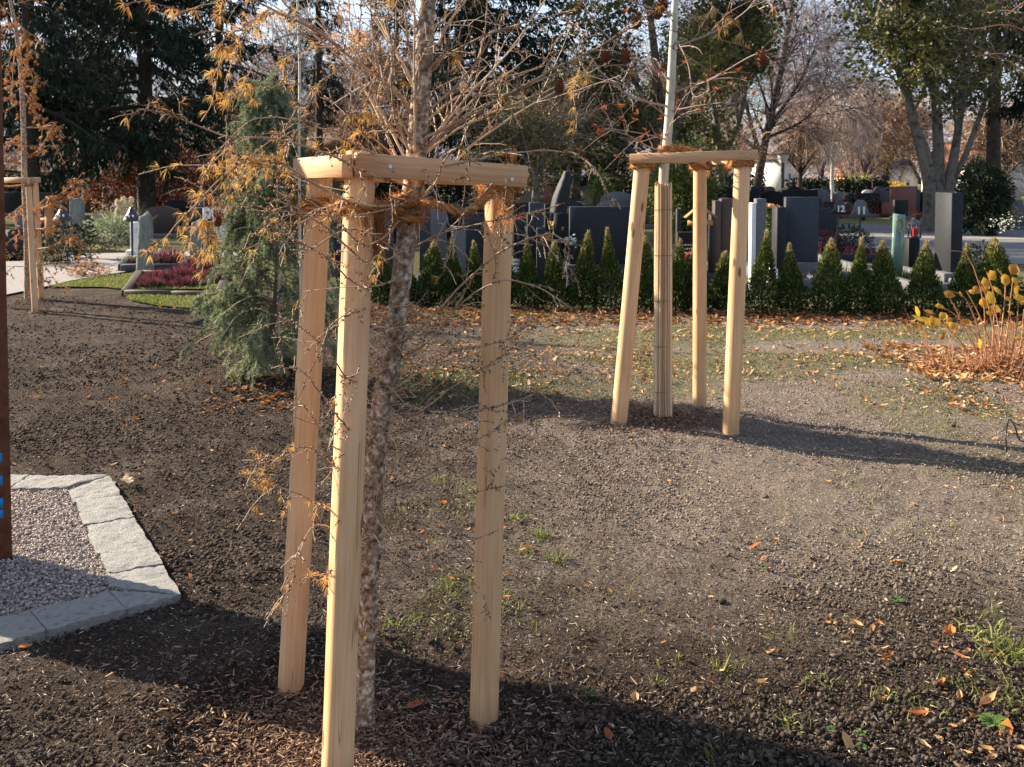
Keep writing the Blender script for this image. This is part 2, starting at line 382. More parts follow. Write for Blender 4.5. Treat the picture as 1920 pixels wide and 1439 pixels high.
M['blue'] = mat('blue_film', (.004, .22, .55), (.004, .19, .50), scale=3, rough=.5)
M['coir'] = mat('coir_fibre', (.20, .07, .02), (.50, .22, .075), (.74, .44, .20), scale=50, attr=.7, rough=.9, spec=.15, transl=.15, contrast=(.1, .95))
M['screw'] = mat('zinc_screw', (.6, .6, .58), (.45, .45, .43), scale=30, rough=.35, metal=.8)
M['larch_bark'] = mat('larch_bark', (.12, .068, .043), (.36, .26, .18), (.80, .70, .56), scale=52, rough=.95, bump=.8, bscale=120, bdist=.010, spec=.1, stretch=(1, 1, 1.1), contrast=(.37, .66), detail=10)
M['twig'] = mat('larch_twig', (.18, .09, .048), (.56, .40, .26), (.80, .67, .50), scale=25, attr=.55, rough=.8, spec=.2, contrast=(.25, .8))
M['needle'] = mat('golden_needles', (.46, .20, .05), (.66, .37, .10), (.78, .58, .17), scale=6, attr=.8, rough=.7, transl=.4, contrast=(.1, .95))
M['cone'] = mat('larch_cone', (.16, .055, .025), (.30, .13, .06), scale=80, attr=.5, rough=.8)
M['pale_bark'] = mat('smooth_pale_bark', (.38, .37, .27), (.56, .55, .45), (.22, .22, .13), scale=12, rough=.8, bump=.2, stretch=(1, 1, .4))
M['reed'] = mat('split_reed', (.32, .19, .10), (.64, .47, .29), (.80, .65, .44), scale=30, attr=.75, rough=.75, stretch=(1, 1, .1), contrast=(.15, .9))
M['wire'] = mat('dark_wire', (.03, .025, .02), scale=10, rough=.5)
M['red_far'] = mat('copper_foliage', (.05, .012, .008), (.16, .038, .018), (.26, .09, .04), scale=2, attr=.7, rough=.7, transl=.1)
M['red_leaf'] = mat('dry_red_leaf', (.22, .05, .02), (.42, .13, .045), scale=20, attr=.7, rough=.7, transl=.3)
M['leaf'] = mat('fallen_leaf', (.17, .065, .025), (.48, .24, .09), (.70, .50, .28), scale=25, attr=.85, rough=.75, transl=.15, contrast=(.08, .95))
M['leaf_orange'] = mat('orange_leaf', (.45, .12, .03), (.60, .22, .05), scale=25, attr=.6, rough=.7, transl=.25)
M['yellow_leaf'] = mat('yellow_leaf', (.62, .34, .03), (.72, .48, .06), (.45, .22, .04), scale=14, attr=.7, rough=.6, transl=.4)
M['grass'] = mat('grass_blades', (.05, .09, .018), (.18, .22, .04), (.44, .38, .13), scale=4, attr=.8, rough=.7, transl=.25, contrast=(.05, .98))
M['lawn'] = mat('lawn_turf', (.05, .075, .015), (.13, .14, .03), (.10, .08, .045), scale=5, rough=.95, bump=.6, bscale=60)
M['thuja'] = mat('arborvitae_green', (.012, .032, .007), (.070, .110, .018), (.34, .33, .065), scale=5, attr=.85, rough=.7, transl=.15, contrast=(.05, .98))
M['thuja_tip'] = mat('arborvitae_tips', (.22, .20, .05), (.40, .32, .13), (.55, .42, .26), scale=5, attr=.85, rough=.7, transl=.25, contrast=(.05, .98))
M['spruce'] = mat('spruce_needles', (.006, .014, .007), (.018, .034, .014), (.045, .062, .025), scale=1.2, attr=.75, rough=.75, transl=.06, contrast=(.05, .98))
M['cedar'] = mat('cedar_needles', (.075, .105, .05), (.22, .26, .145), (.43, .45, .29), scale=3, attr=.75, rough=.7, transl=.35, contrast=(.05, .98))
M['ivy'] = mat('ivy_leaves', (.020, .034, .007), (.085, .10, .018), (.33, .30, .055), scale=1.2, attr=.75, rough=.55, transl=.2, contrast=(.08, .95))
M['autumn'] = mat('autumn_leaves', (.20, .075, .03), (.35, .17, .05), (.48, .30, .07), scale=1.0, attr=.7, rough=.7, transl=.25)
M['bark_dark'] = mat('dark_bark', (.035, .024, .018), (.085, .062, .048), scale=5, rough=.95, bump=.8, bscale=20, bdist=.04)
M['bark_grey'] = mat('grey_bark', (.075, .06, .046), (.19, .16, .125), (.05, .04, .03), scale=4, rough=.95, bump=.8, bscale=16, bdist=.04)
M['birch_twig'] = mat('birch_twigs', (.24, .17, .145), (.50, .38, .33), scale=2, attr=.7, rough=.9)
M['brown_twig'] = mat('bare_twigs', (.22, .135, .085), (.46, .32, .21), scale=2, attr=.7, rough=.9)
M['birch_bark'] = mat('birch_bark', (.55, .53, .48), (.7, .68, .62), (.06, .05, .045), scale=5, rough=.85, stretch=(1, 1, 3))
def granite(name, c, v=.28, s=70, **k):
    return mat(name, c, tuple(x * (1 - v) for x in c), tuple(min(1, x * (1 + v)) for x in c), scale=s * .35, rough=max(.6, k.pop('rough', .6)), spec=.15, detail=12, contrast=(.32, .68), bump=.25, bscale=60, **k)
M['g_dark'] = granite('dark_granite', (.030, .032, .036)); M['g_black'] = granite('black_granite', (.012, .012, .013))
M['g_grey'] = granite('grey_granite', (.15, .15, .155), rough=.7); M['g_blue'] = granite('blue_grey_granite', (.055, .062, .075), rough=.55)
M['g_brown'] = granite('brown_granite', (.085, .062, .055), rough=.6); M['g_white'] = granite('white_marble', (.72, .71, .69), v=.06, s=6, rough=.6)
M['g_beige'] = granite('sandstone', (.42, .33, .24), rough=.85); M['g_red'] = granite('red_granite', (.24, .10, .08), rough=.5)
M['g_slate'] = mat('layered_slate', (.13, .14, .13), (.25, .26, .23), (.10, .10, .10), scale=7, rough=.9, bump=1.0, bscale=22, bdist=.03, stretch=(1.5, 1.5, .35))
M['letters'] = mat('pale_lettering', (.55, .55, .52), (.5, .5, .47), rough=.6)
M['white_paint'] = mat('white_paint', (.8, .8, .78), (.76, .76, .75), rough=.5)
M['black_metal'] = mat('black_metal', (.02, .021, .026), (.03, .03, .035), rough=.4, spec=.5)
M['glass_green'] = mat('green_glass', (.10, .19, .16), (.17, .27, .21), (.24, .30, .16), scale=2, rough=.15, spec=.6)
M['orange_wood'] = mat('oiled_wood', (.42, .17, .06), (.52, .25, .10), scale=12, rough=.6, stretch=(1, 1, .2))
M['heather'] = mat('heather_flowers', (.05, .035, .018), (.17, .03, .055), (.32, .10, .13), scale=6, attr=.8, rough=.8, transl=.2, contrast=(.05, .98))
M['heather_pale'] = mat('faded_heather', (.16, .07, .09), (.34, .20, .22), (.10, .10, .06), scale=6, attr=.8, rough=.8)
M['flower_red'] = mat('red_flowers', (.5, .015, .015), (.38, .02, .03), scale=20, attr=.6, rough=.6)
M['flower_white'] = mat('white_flowers', (.75, .74, .68), (.6, .6, .55), scale=20, attr=.6, rough=.7)
M['flower_yellow'] = mat('yellow_flowers', (.65, .42, .04), (.6, .3, .03), scale=20, attr=.6, rough=.7)
M['pampas'] = mat('pampas_plume', (.62, .50, .34), (.75, .66, .50), scale=20, attr=.7, rough=.9, transl=.3)
M['asphalt'] = mat('asphalt', (.14, .13, .13), (.21, .20, .19), scale=3, rough=.95, bump=.3, bscale=120)
M['path'] = mat('path_grit', (.20, .18, .17), (.34, .31, .29), (.16, .14, .12), scale=22, rough=.95, bump=.7, bscale=120, bdist=.02)
M['plaster'] = mat('white_plaster', (.70, .70, .69), (.62, .62, .61), scale=1, rough=.9)
M['plaster_orange'] = mat('ochre_plaster', (.55, .33, .16), (.50, .29, .13), scale=1, rough=.9)
M['roof_red'] = mat('clay_roof', (.30, .12, .08), (.22, .09, .06), scale=3, rough=.9, stretch=(1, 1, 6))
M['roof_grey'] = mat('slate_roof', (.12, .12, .13), (.09, .09, .10), scale=3, rough=.8)
M['roof_brown'] = mat('shingle_roof', (.13, .075, .045), (.20, .12, .07), scale=3, rough=.9)
M['window_glass'] = mat('window_glass', (.03, .035, .045), (.05, .06, .07), rough=.1, spec=.6)
M['mountain'] = mat('forested_mountain', (.075, .095, .115), (.17, .19, .22), (.34, .36, .40), scale=.004, detail=9, rough=1, contrast=(.38, .62), spec=0)
M['rosette'] = mat('weed_leaves', (.05, .11, .02), (.12, .19, .04), scale=30, attr=.5, rough=.6, transl=.2)
M['shadeglass'] = mat('lamp_shade', (.55, .57, .55), (.5, .5, .48), rough=.4)
def solo(name, mb, mt, label, cat, loc=(0, 0, 0), group=None, kind=None, smoothf=False):
    mb.V = [v - np.array(loc) for v in mb.V]
    o = link(name, mb.mesh(name, mt, smoothf), None, None, loc); ORG[o.name] = tuple(loc)
    tag(o, label, cat, group, kind); return o
def stuff(name, mb, mt, label=None, cat=None):
    o = link(name, mb.mesh(name, mt), None, 'stuff')
    if label: o['label'] = label; o['category'] = cat
    return o
def setting(name, mb, mt, smoothf=False):
    return link(name, mb.mesh(name, mt, smoothf), None, 'structure')

# ------------------------------------------------------------------ ground
def soil_material():
    m = bpy.data.materials.new('garden_soil'); m.use_nodes = True; N = m.node_tree.nodes; L = m.node_tree.links; b = N['Principled BSDF']
    b.inputs['Roughness'].default_value = .97; b.inputs['Specular IOR Level'].default_value = .08
    t = N.new('ShaderNodeTexCoord')
    def noise(sc, det=6, rough=.65):
        n = N.new('ShaderNodeTexNoise'); n.inputs['Scale'].default_value = sc; n.inputs['Detail'].default_value = det; n.inputs['Roughness'].default_value = rough; L.new(t.outputs['Object'], n.inputs['Vector']); return n.outputs['Fac']
    def ramp(f, stops):
        r = N.new('ShaderNodeValToRGB'); e = r.color_ramp.elements; e[0].position, e[0].color = stops[0][0], (*stops[0][1], 1); e[1].position, e[1].color = stops[-1][0], (*stops[-1][1], 1)
        for p, c in stops[1:-1]: x = e.new(p); x.color = (*c, 1)
        L.new(f, r.inputs['Fac']); return r.outputs['Color']
    fine = noise(85, 7, .75)
    dark = ramp(fine, [(.34, (.018, .012, .009)), (.50, (.060, .042, .031)), (.62, (.125, .09, .068)), (.74, (.32, .26, .21))])
    grey = ramp(fine, [(.34, (.070, .052, .040)), (.48, (.225, .178, .142)), (.60, (.38, .315, .255)), (.72, (.66, .57, .47))])
    av = N.new('ShaderNodeAttribute'); av.attribute_name = 'v'
    pn = N.new('ShaderNodeMath'); pn.operation = 'MULTIPLY_ADD'; pn.inputs[1].default_value = 1.5; pn.inputs[2].default_value = -.75; L.new(noise(3.2, 5, .6), pn.inputs[0]); pa = N.new('ShaderNodeMath'); pa.operation = 'ADD'; pa.use_clamp = True; L.new(pn.outputs[0], pa.inputs[0]); L.new(av.outputs['Fac'], pa.inputs[1])
    ms = N.new('ShaderNodeMix'); ms.data_type = 'RGBA'; L.new(pa.outputs[0], ms.inputs['Factor']); L.new(dark, ms.inputs['A']); L.new(grey, ms.inputs['B'])
    gm = N.new('ShaderNodeAttribute'); gm.attribute_name = 'green'
    mg = N.new('ShaderNodeMix'); mg.data_type = 'RGBA'; L.new(gm.outputs['Fac'], mg.inputs['Factor']); L.new(ms.outputs['Result'], mg.inputs['A'])
    L.new(ramp(noise(30, 5), [(.35, (.06, .075, .022)), (.55, (.13, .13, .045)), (.7, (.24, .19, .09))]), mg.inputs['B'])
    L.new(mg.outputs['Result'], b.inputs['Base Color'])
    bn = N.new('ShaderNodeBump'); bn.inputs['Strength'].default_value = 1.0; bn.inputs['Distance'].default_value = .05; L.new(noise(60, 8, .72), bn.inputs['Height']); L.new(bn.outputs[0], b.inputs['Normal'])
    return m
def grey_mask(x, y):
    return np.clip(smooth(-1.6, 1.2, x - (y - 4) * .12) * smooth(2.8, 4.6, y) * .95 + .35 * fbm(x * .9, y * .9, 3) + smooth(6.5, 10, y) * .25 * (x > -1), 0, 1)
def green_mask(x, y):
    g = smooth(.02, .14, fbm(x * .7 + 7, y * .55 + 3, 4)) * smooth(.2, 1.2, x) * smooth(3.5, 5.5, y) * .55
    g = g + smooth(6.4, 8.2, y) * smooth(-.5, 1.5, x) * smooth(11.0, 10.3, y) * smooth(-.05, .09, fbm(x * .45, y * 1.3 + 5, 4)) * 1.2
    g = g + smooth(6.8, 7.3, y) * smooth(8.6, 8.0, y) * smooth(-1.6, -.9, x) * smooth(.6, 0, x) * smooth(-.05, .1, fbm(x * 1.3, y * 2 + 9, 3)) * .8
    g = np.where((y > 11.4) & (x > -1), .75, g); g = np.where((x < -1) & (y > 14.5), .6, g)
    return np.clip(g, 0, 1) * np.where(y < 11.4, .45, 1)
rows = np.concatenate([[-60, -25, -10, -4, -1, .4], np.geomspace(1.4, 15, 330), np.geomspace(15.6, 120, 40), [200, 400, 900, 2500, 6000, 9500]])
uu = np.concatenate([-np.geomspace(40, .8, 22), np.linspace(-.62, .62, 360), np.geomspace(.8, 40, 22)])
Yg, Ug = np.meshgrid(rows, uu, indexing='ij'); Xg = Ug * np.maximum(Yg, 2.0)
Zg = H(Xg, Yg)
near = (Yg > 1) & (Yg < 15) & (np.abs(Ug) < .7)
cl = .020 * fbm(Xg * 30, Yg * 30, 3) + (1 - np.clip(worley(Xg * 11 + 9, Yg * 11), 0, 1)) * .012 * np.clip(vnoise(Xg * 2, Yg * 2) * 1.6 - .4, 0, 1) + .012 * fbm(Xg * 16, Yg * 16, 3)
Zg = Zg + np.where(near & (pad_mask(Xg, Yg) < 0), cl * (1 - np.where(Xg < -1, smooth(12.0, 14, Yg), smooth(9, 12, Yg))), 0)
gm_ = MB(); nr, nc = Xg.shape
ii = (np.arange(nr - 1)[:, None] * nc + np.arange(nc - 1)[None]).ravel()
gm_.add(np.stack([Xg, Yg, Zg], -1).reshape(-1, 3), np.stack([ii, ii + 1, ii + nc + 1, ii + nc], -1), grey_mask(Xg, Yg).ravel())
ground = setting('ground', gm_, soil_material(), True)
ga = ground.data.attributes.new('green', 'FLOAT', 'POINT'); ga.data.foreach_set('value', green_mask(Xg, Yg).astype(np.float32).ravel())

def poly_sheet(name, pts, z, mt, kind='structure'):
    """flat sheet from a fan of ground points, finely cornered"""
    m = MB(); n = len(pts); c = np.mean(pts, axis=0)
    V = np.vstack([np.column_stack([np.array(pts), np.full(n, z)]), [c[0], c[1], z]])
    m.add(V, [[i, (i + 1) % n, n] for i in range(n)])
    return link(name, m.mesh(name, mt), None, kind)
g2 = lambda px, py: onground(px, py)[:2]
# pale grit path, left; asphalt cemetery road, right
PATHP = [g2(-900, 520), g2(-300, 500), g2(60, 492), g2(215, 489), g2(262, 492), g2(250, 510), g2(190, 520), g2(135, 529), g2(80, 542), g2(12, 556), g2(-500, 590)]
poly_sheet('gravel_path', PATHP, .026, M['path'])
poly_sheet('cross_path', [g2(100, 478), g2(480, 470), g2(700, 466), g2(700, 472), g2(430, 482), g2(262, 490), g2(120, 488)], .010, M['path'])
poly_sheet('cemetery_road', [g2(1525, 417), g2(1925, 432), g2(2700, 440), g2(2700, 520), g2(1925, 497), g2(1640, 482), g2(1515, 462), g2(1460, 440)], .010, M['asphalt'])
for k, (a, b_) in enumerate([((1500, 461), (1925, 469)), ((1530, 441), (1925, 448))]):
    poly_sheet('gutter_strip', [g2(a[0], a[1]), g2(b_[0], b_[1]), g2(b_[0], b_[1] + 3), g2(a[0], a[1] + 3)], .016, M['path'])
LAWN1 = [g2(90, 541), g2(150, 529), g2(200, 521), g2(255, 515), g2(330, 512), g2(440, 515), g2(440, 545), g2(330, 545), g2(240, 546), g2(190, 541)]
LAWN2 = [g2(236, 556), g2(330, 557), g2(440, 560), g2(470, 575), g2(470, 590), g2(380, 584), g2(300, 577), g2(245, 566)]
poly_sheet('lawn', LAWN1, .024, M['lawn']); poly_sheet('lawn', LAWN2, .024, M['lawn'])
poly_sheet('lawn', [g2(1200, 428), g2(1240, 428), g2(1240, 421), g2(1200, 421)], .008, M['lawn'])
poly_sheet('lawn', [g2(75, 470), g2(240, 472), g2(245, 462), g2(80, 452)], .008, M['lawn'])
poly_sheet('lawn', [g2(1520, 411), g2(1960, 424), g2(1960, 430), g2(1520, 416)], .008, M['lawn'])
poly_sheet('forecourt', [g2(1500, 395), g2(1920, 404), g2(2200, 400), g2(2200, 385), g2(1500, 380)], .008, M['path'])

# ------------------------------------------------------------------ sky-lit far hills
def hill(name, px0, px1, D, prof, base_py=345, depth=600, n=90):
    xs = np.linspace(px0, px1, n); m = MB(); R_ = []
    for k, f in enumerate([0, .12, .3, .5, .72, 1.0]):
        row = []
        for px in xs:
            top = np.interp(px, [p[0] for p in prof], [p[1] for p in prof])
            w = at(px, top, D); hz = w[2] * (f ** .85)
            nx = fbm(np.array([px * .02 + 5 * k]), np.array([k * 1.7]), 4)[0]
            row.append([w[0] * (1 - .25 * (1 - f)), D - depth * (1 - f) * (1 + .3 * nx), max(0, hz * (1 + .12 * nx * (1 if 0 < f else 0)))])
        R_.append(row)
    V = np.array(R_).reshape(-1, 3); i = (np.arange(5)[:, None] * n + np.arange(n - 1)[None]).ravel()
    m.add(V, np.stack([i, i + 1, i + n + 1, i + n], -1)); return setting(name, m, M['mountain'], True)
hill('mountain', -900, 3200, 7000, [(-900, 40), (100, 60), (330, 130), (400, 140), (450, 110), (480, 95), (515, 78), (545, 92), (590, 125), (700, 118), (840, 100), (900, 120), (1100, 190), (1300, 220), (1450, 240), (1650, 215), (1800, 205), (2000, 160), (3200, 90)], depth=1600)
hill('mountain', -900, 3200, 1500, [(-900, 180), (300, 150), (400, 128), (470, 148), (540, 160), (620, 190), (800, 235), (1000, 262), (1300, 285), (1500, 290), (1700, 262), (1900, 250), (3200, 230)], depth=500)

# ------------------------------------------------------------------ loose ground cover
def in_poly(x, y, P):
    P = np.array(P); ins = np.zeros(len(x), bool); j = len(P) - 1
    for i in range(len(P)):
        c = ((P[i, 1] > y) != (P[j, 1] > y)) & (x < (P[j, 0] - P[i, 0]) * (y - P[i, 1]) / (P[j, 1] - P[i, 1] + 1e-12) + P[i, 0]); ins ^= c; j = i
    return ins
def scatter(n, y0, y1, power=1.0, u=.60):
    """ground points, denser towards the viewer's path"""
    t = rng.random(n)
    if power == 1.0: y = y0 * (y1 / y0) ** t
    else:
        e = 1 - power; y = (y0 ** e + t * (y1 ** e - y0 ** e)) ** (1 / e)
    x = rng.uniform(-u, u, n) * y
    return x, y
cl_ = MB()
def off_turf(x, y): return ~(in_poly(x, y, PATHP) | in_poly(x, y, LAWN1) | in_poly(x, y, LAWN2))
x, y = scatter(125000, 2.0, 13.4, 1.3)
keep = off_turf(x, y) & ((y < 11.2) | (x < -1)) & (pad_mask(x, y) < -.02) & (np.hypot(x - LB[0], y - LB[1]) > .33) & (np.hypot(x - T2[0], y - T2[1]) > .36); x, y = x[keep], y[keep]
s = rng.lognormal(-5.75, .55, len(x)); s = np.clip(s, .0018, .0145) * np.clip(y / 3.5, .9, 1.7)
s *= (.7 + .8 * np.clip(vnoise(x * 1.5 + 4, y * 1.5) * 1.5 - .25, 0, 1)) * (1 - .30 * grey_mask(x, y)); s = np.minimum(s, .0125 - .004 * grey_mask(x, y) * smooth(3, 4.5, y) + .0015 * np.clip(y - 6, 0, 4))
a = np.clip(rng.beta(1.4, 2.6, len(x)) * .72 + .58 * grey_mask(x, y), 0, 1)
C = np.column_stack([x, y, H(x, y) + s * .25 + .006 + .008 * (1 - smooth(8, 10, y))]); big = s > .0105
lumps(cl_, C[big], s[big], a[big], .42, .75); lumps(cl_, C[~big], s[~big] * 1.15, a[~big], .35, .85, True)
x, y = scatter(26, 2.2, 7, 1.1); keep = pad_mask(x, y) < -.05; x, y = x[keep], y[keep]; s = rng.uniform(.014, .026, len(x))
lumps(cl_, np.column_stack([x, y, H(x, y) + s * .25]), s, rng.uniform(.1, .5, len(x)), .3, .75)
stuff('soil_clods', cl_, M['soil_clod'])
# pale straw bits and fibres lying in the soil
st = MB(); x, y = scatter(26000, 2.1, 9.5, 1.2); keep = pad_mask(x, y) < -.02; x, y = x[keep], y[keep]; n = len(x)
d = nrm(np.column_stack([rng.normal(size=n), rng.normal(size=n), rng.normal(size=n) * .22]))
quads(st, np.column_stack([x, y, H(x, y) + .013]), rng.uniform(.004, .034, n) ** 1.0, rng.uniform(.0012, .0036, n), d, a=rng.beta(3.2, 2, n))
stuff('straw_litter', st, mat('straw', (.10, .06, .035), (.34, .26, .18), (.66, .58, .46), attr=.9, rough=.9, contrast=(.05, .95)))

def mulch_disc(c, r, n, ex=1.0, hz=.0):
    m = MB(); a = rng.uniform(0, 2 * pi, n); q = r * .62 * np.abs(rng.normal(size=n)) * (1 + .25 * np.sin(a * 3 + 1) + .12 * np.sin(a * 5)); x = c[0] + q * np.cos(a) * ex; y = c[1] + q * np.sin(a)
    d = nrm(np.column_stack([rng.normal(size=n), rng.normal(size=n), rng.normal(size=n) * .3])); L_ = rng.uniform(.008, .034, n) * rng.uniform(.6, 1.2, n); w = rng.uniform(.0025, .0075, n)
    z = H(x, y) + rng.uniform(.006, .028, n)
    s_ = nrm(np.cross(d, np.column_stack([rng.normal(size=n) * .3, rng.normal(size=n) * .3, np.ones(n)])))
    u_ = np.cross(s_, d); C = np.column_stack([x, y, z])
    V = []
    for i in (-1, 1):
        for j in (-1, 1):
            for k in (-1, 1):
                V.append(C + d * L_[:, None] * .5 * i + s_ * w[:, None] * .5 * j * (1 if i < 0 else .6) + u_ * w[:, None] * .18 * k)
    V = np.stack(V, 1); Fq = np.array([[1, 3, 7, 5], [0, 1, 5, 4], [2, 6, 7, 3]])
    m.add(V.reshape(-1, 3), (Fq[None] + (np.arange(n) * 8)[:, None, None]).reshape(-1, 4), np.repeat(rng.random(n), 8)); return m
stuff('bark_mulch', mulch_disc((LB[0] - .05, LB[1] - .14), .43, 17000), M['mulch'])
stuff('bark_mulch', mulch_disc((T2[0], T2[1]), .40, 4200), M['mulch'])
t3 = onground(52, 572); stuff('bark_mulch', mulch_disc(t3, .9, 1500), M['mulch'])
stuff('bark_mulch', mulch_disc((CB[0] + .1, CB[1] - .05), .75, 1500), M['mulch'])

# fallen leaves: masses
def leaf_mesh(mb, C, size, a):
    """curled six-sided leaf blades"""
    n = len(C); th = rng.uniform(0, 2 * pi, n); curl = rng.uniform(-.2, 1.5, n); tilt = rng.normal(size=n) * .35
    base = np.array([[-.5, 0, 0], [-.2, .28, .12], [.22, .26, .14], [.55, 0, .06], [.22, -.26, .14], [-.2, -.28, .12], [0, 0, -.02]])
    V = np.repeat(base[None], n, 0) * (1 + rng.uniform(-.2, .2, (n, 7, 3)))
    V[:, :, 2] = V[:, :, 2] * curl[:, None] * 2.0 + V[:, :, 0] ** 2 * curl[:, None] * .8 + V[:, :, 0] * tilt[:, None]
    V[:, :, 1] *= rng.uniform(.5, 1.1, n)[:, None]
    V = V * np.broadcast_to(size, n)[:, None, None]
    c, s_ = np.cos(th)[:, None], np.sin(th)[:, None]
    V = np.stack([V[:, :, 0] * c - V[:, :, 1] * s_, V[:, :, 0] * s_ + V[:, :, 1] * c, V[:, :, 2]], -1) + C[:, None, :]
    Ft = np.array([[0, 6, 1], [1, 6, 2], [2, 6, 3], [3, 6, 4], [4, 6, 5], [5, 6, 0]])
    mb.add(V.reshape(-1, 3), (Ft[None] + (np.arange(n) * 7)[:, None, None]).reshape(-1, 3), np.repeat(a, 7))
lv = MB()
def leaf_band(n, x0, x1, y0, y1, smin, smax, a0=.25, a1=1., clump=.0, z=.012):
    x = rng.uniform(x0, x1, n); y = rng.uniform(y0, y1, n)
    if clump: k = fbm(x * 1.2 + 3, y * 1.5, 3) > clump; x, y = x[k], y[k]
    leaf_mesh(lv, np.column_stack([x, y, H(x, y) + z]), rng.uniform(smin, smax, len(x)), rng.uniform(a0, a1, len(x)))
leaf_band(2600, -2.0, 7.0, 10.75, 12.1, .05, .095, 0, .42)
leaf_band(260, -.5, 6.5, 10.2, 10.8, .04, .08, .3, 1, .0)
n = 4200; x = rng.uniform(-.8, 5.6, n); y = rng.uniform(6.8, 10.8, n); k = rng.random(n) < green_mask(x, y) * 1.1; x, y = x[k], y[k]; leaf_mesh(lv, np.column_stack([x, y, H(x, y) + .018]), rng.uniform(.03, .065, len(x)), rng.uniform(.3, 1, len(x)))
leaf_band(150, 1.8, 5.2, 7.3, 9.8, .035, .075, .3, 1, .0)
leaf_band(420, 2.6, 4.6, 6.0, 7.6, .03, .06, .3, 1, .04)
leaf_band(1500, 3.2, 5.4, 7.6, 9.4, .04, .09, .3, 1)
leaf_band(500, -1.2, 1.3, 8.0, 9.6, .03, .06, .2, .9, .0)
leaf_band(110, .2, 2.8, 3.0, 7.4, .018, .038, .2, .9)
leaf_band(60, 1.1, 1.7, 2.5, 3.5, .025, .045, .2, .8)
leaf_band(120, -2.2, -1.4, 6.8, 8.0, .04, .07, .1, .6)
leaf_band(160, -4, 0, 4, 11, .02, .05, .1, .9)
stuff('fallen_leaves', lv, M['leaf'])
lv = MB(); leaf_band(70, -3.4, -.8, 6, 12, .03, .05); leaf_band(22, -.4, .05, 3.7, 4.6, .02, .035); leaf_band(30, -1.9, -1.3, 7.0, 7.8, .03, .06); leaf_band(40, -1.2, .2, 8, 9.4, .03, .05); leaf_band(12, 1.2, 1.7, 2.4, 3.3, .02, .04)
leaf_band(60, -4.5, -2.6, 12.0, 12.6, .04, .07)
stuff('fallen_leaves', lv, M['leaf_orange'])

# grass
gr = MB()
def grass(x, y, h, w=.004, a=None, lean=.5, z=None):
    n = len(x); d = nrm(np.column_stack([rng.normal(size=n) * lean, rng.normal(size=n) * lean, np.ones(n)]))
    C = np.column_stack([x, y, (H(x, y) if z is None else np.full(n, z)) - .003]); L_ = np.broadcast_to(h, n) * rng.uniform(.5, 1.2, n)
    s_ = nrm(np.cross(d, rand_dirs(n))) * w * .5 * rng.uniform(.7, 1.3, n)[:, None]
    mid = C + d * L_[:, None] * .55; tip = mid + nrm(d + np.column_stack([rng.normal(size=n) * .6, rng.normal(size=n) * .6, -rng.random(n) * .8])) * L_[:, None] * .5
    V = np.stack([C - s_, C + s_, mid + s_ * .8, mid - s_ * .8, tip], 1); a = rng.random(n) if a is None else a
    n0 = gr.n; gr.add(V.reshape(-1, 3), np.array([0, 1, 2, 3])[None] + (np.arange(n) * 5)[:, None], np.repeat(a, 5)); gr.F3.append(np.array([3, 2, 4])[None] + (np.arange(n) * 5)[:, None] + n0)
def tuft(px, py, n, r=.03, h=.06, w=.0035, a0=.25, a1=.8):
    n = int(n * 1.6); h *= 1.15; w = .0045; r *= 1.3
    c = onground(px, py); grass(c[0] + rng.normal(size=n) * r, c[1] + rng.normal(size=n) * r, h, w, rng.uniform(a0, a1, n), .55)
for p in [(968, 985, 22, .02, .055), (1012, 1018, 34, .022, .065), (1042, 1062, 26, .02, .06), (985, 1048, 14, .02, .05), (900, 940, 30, .04, .06), (855, 960, 30, .05, .05), (780, 960, 26, .06, .045), (745, 985, 22, .05, .04), (865, 1100, 24, .03, .05), (838, 1115, 22, .03, .045), (775, 1170, 24, .04, .04), (735, 1190, 20, .03, .04), (830, 905, 20, .05, .05), (880, 925, 24, .05, .05),
          (1895, 1245, 44, .035, .09), (1862, 1215, 24, .04, .07), (1818, 1190, 18, .03, .06), (1540, 1300, 16, .03, .05), (1490, 1380, 16, .02, .06), (1360, 1275, 14, .02, .06), (1720, 1350, 20, .03, .05), (1655, 1325, 12, .02, .05), (1800, 1290, 20, .03, .05), (1905, 1330, 26, .04, .07), (1478, 1210, 12, .03, .05), (1330, 1420, 12, .02, .05), (1260, 1250, 8, .02, .04),
          (1240, 1290, 8, .02, .035), (955, 1150, 12, .03, .035), (1090, 1330, 10, .03, .04), (1580, 905, 16, .06, .04), (1610, 930, 18, .06, .04), (1660, 960, 18, .08, .04), (1720, 1010, 16, .06, .04), (1780, 1000, 14, .06, .04), (1610, 1010, 16, .05, .035), (1870, 1170, 14, .04, .05)]:
    tuft(*p)
x, y = scatter(16000, 2.3, 9, 1.3); k = (green_mask(x, y) > .12) & (x > .2); grass(x[k], y[k], .028, .0035, rng.uniform(.1, 1, k.sum()), .9)
x, y = scatter(1100, 2.3, 7, 1.3); k = (x > -.3); grass(x[k], y[k], .028, .003, rng.uniform(.3, .8, k.sum()), .9)
n = 52000; x = rng.uniform(-1.5, 6, n); y = rng.uniform(6.2, 11, n); k = rng.random(n) < green_mask(x, y) * 2.6; grass(x[k], y[k], .035, .006, rng.uniform(.2, 1, k.sum()), .9)
for (x0, x1, y0, y1, n, hh) in ((-.38, -.02, 3.3, 4.5, 900, .035), (-.1, .5, 3.4, 4.6, 260, .04), (1.1, 1.8, 2.5, 3.6, 520, .04), (1.4, 2.8, 3.6, 5.6, 900, .028), (.3, 1.2, 2.4, 3.4, 260, .035)):
    x = rng.uniform(x0, x1, n); y = rng.uniform(y0, y1, n); k = fbm(x * 4 + 2, y * 3, 3) > .03; grass(x[k], y[k], hh, .0036, rng.uniform(.2, .95, k.sum()), .8)
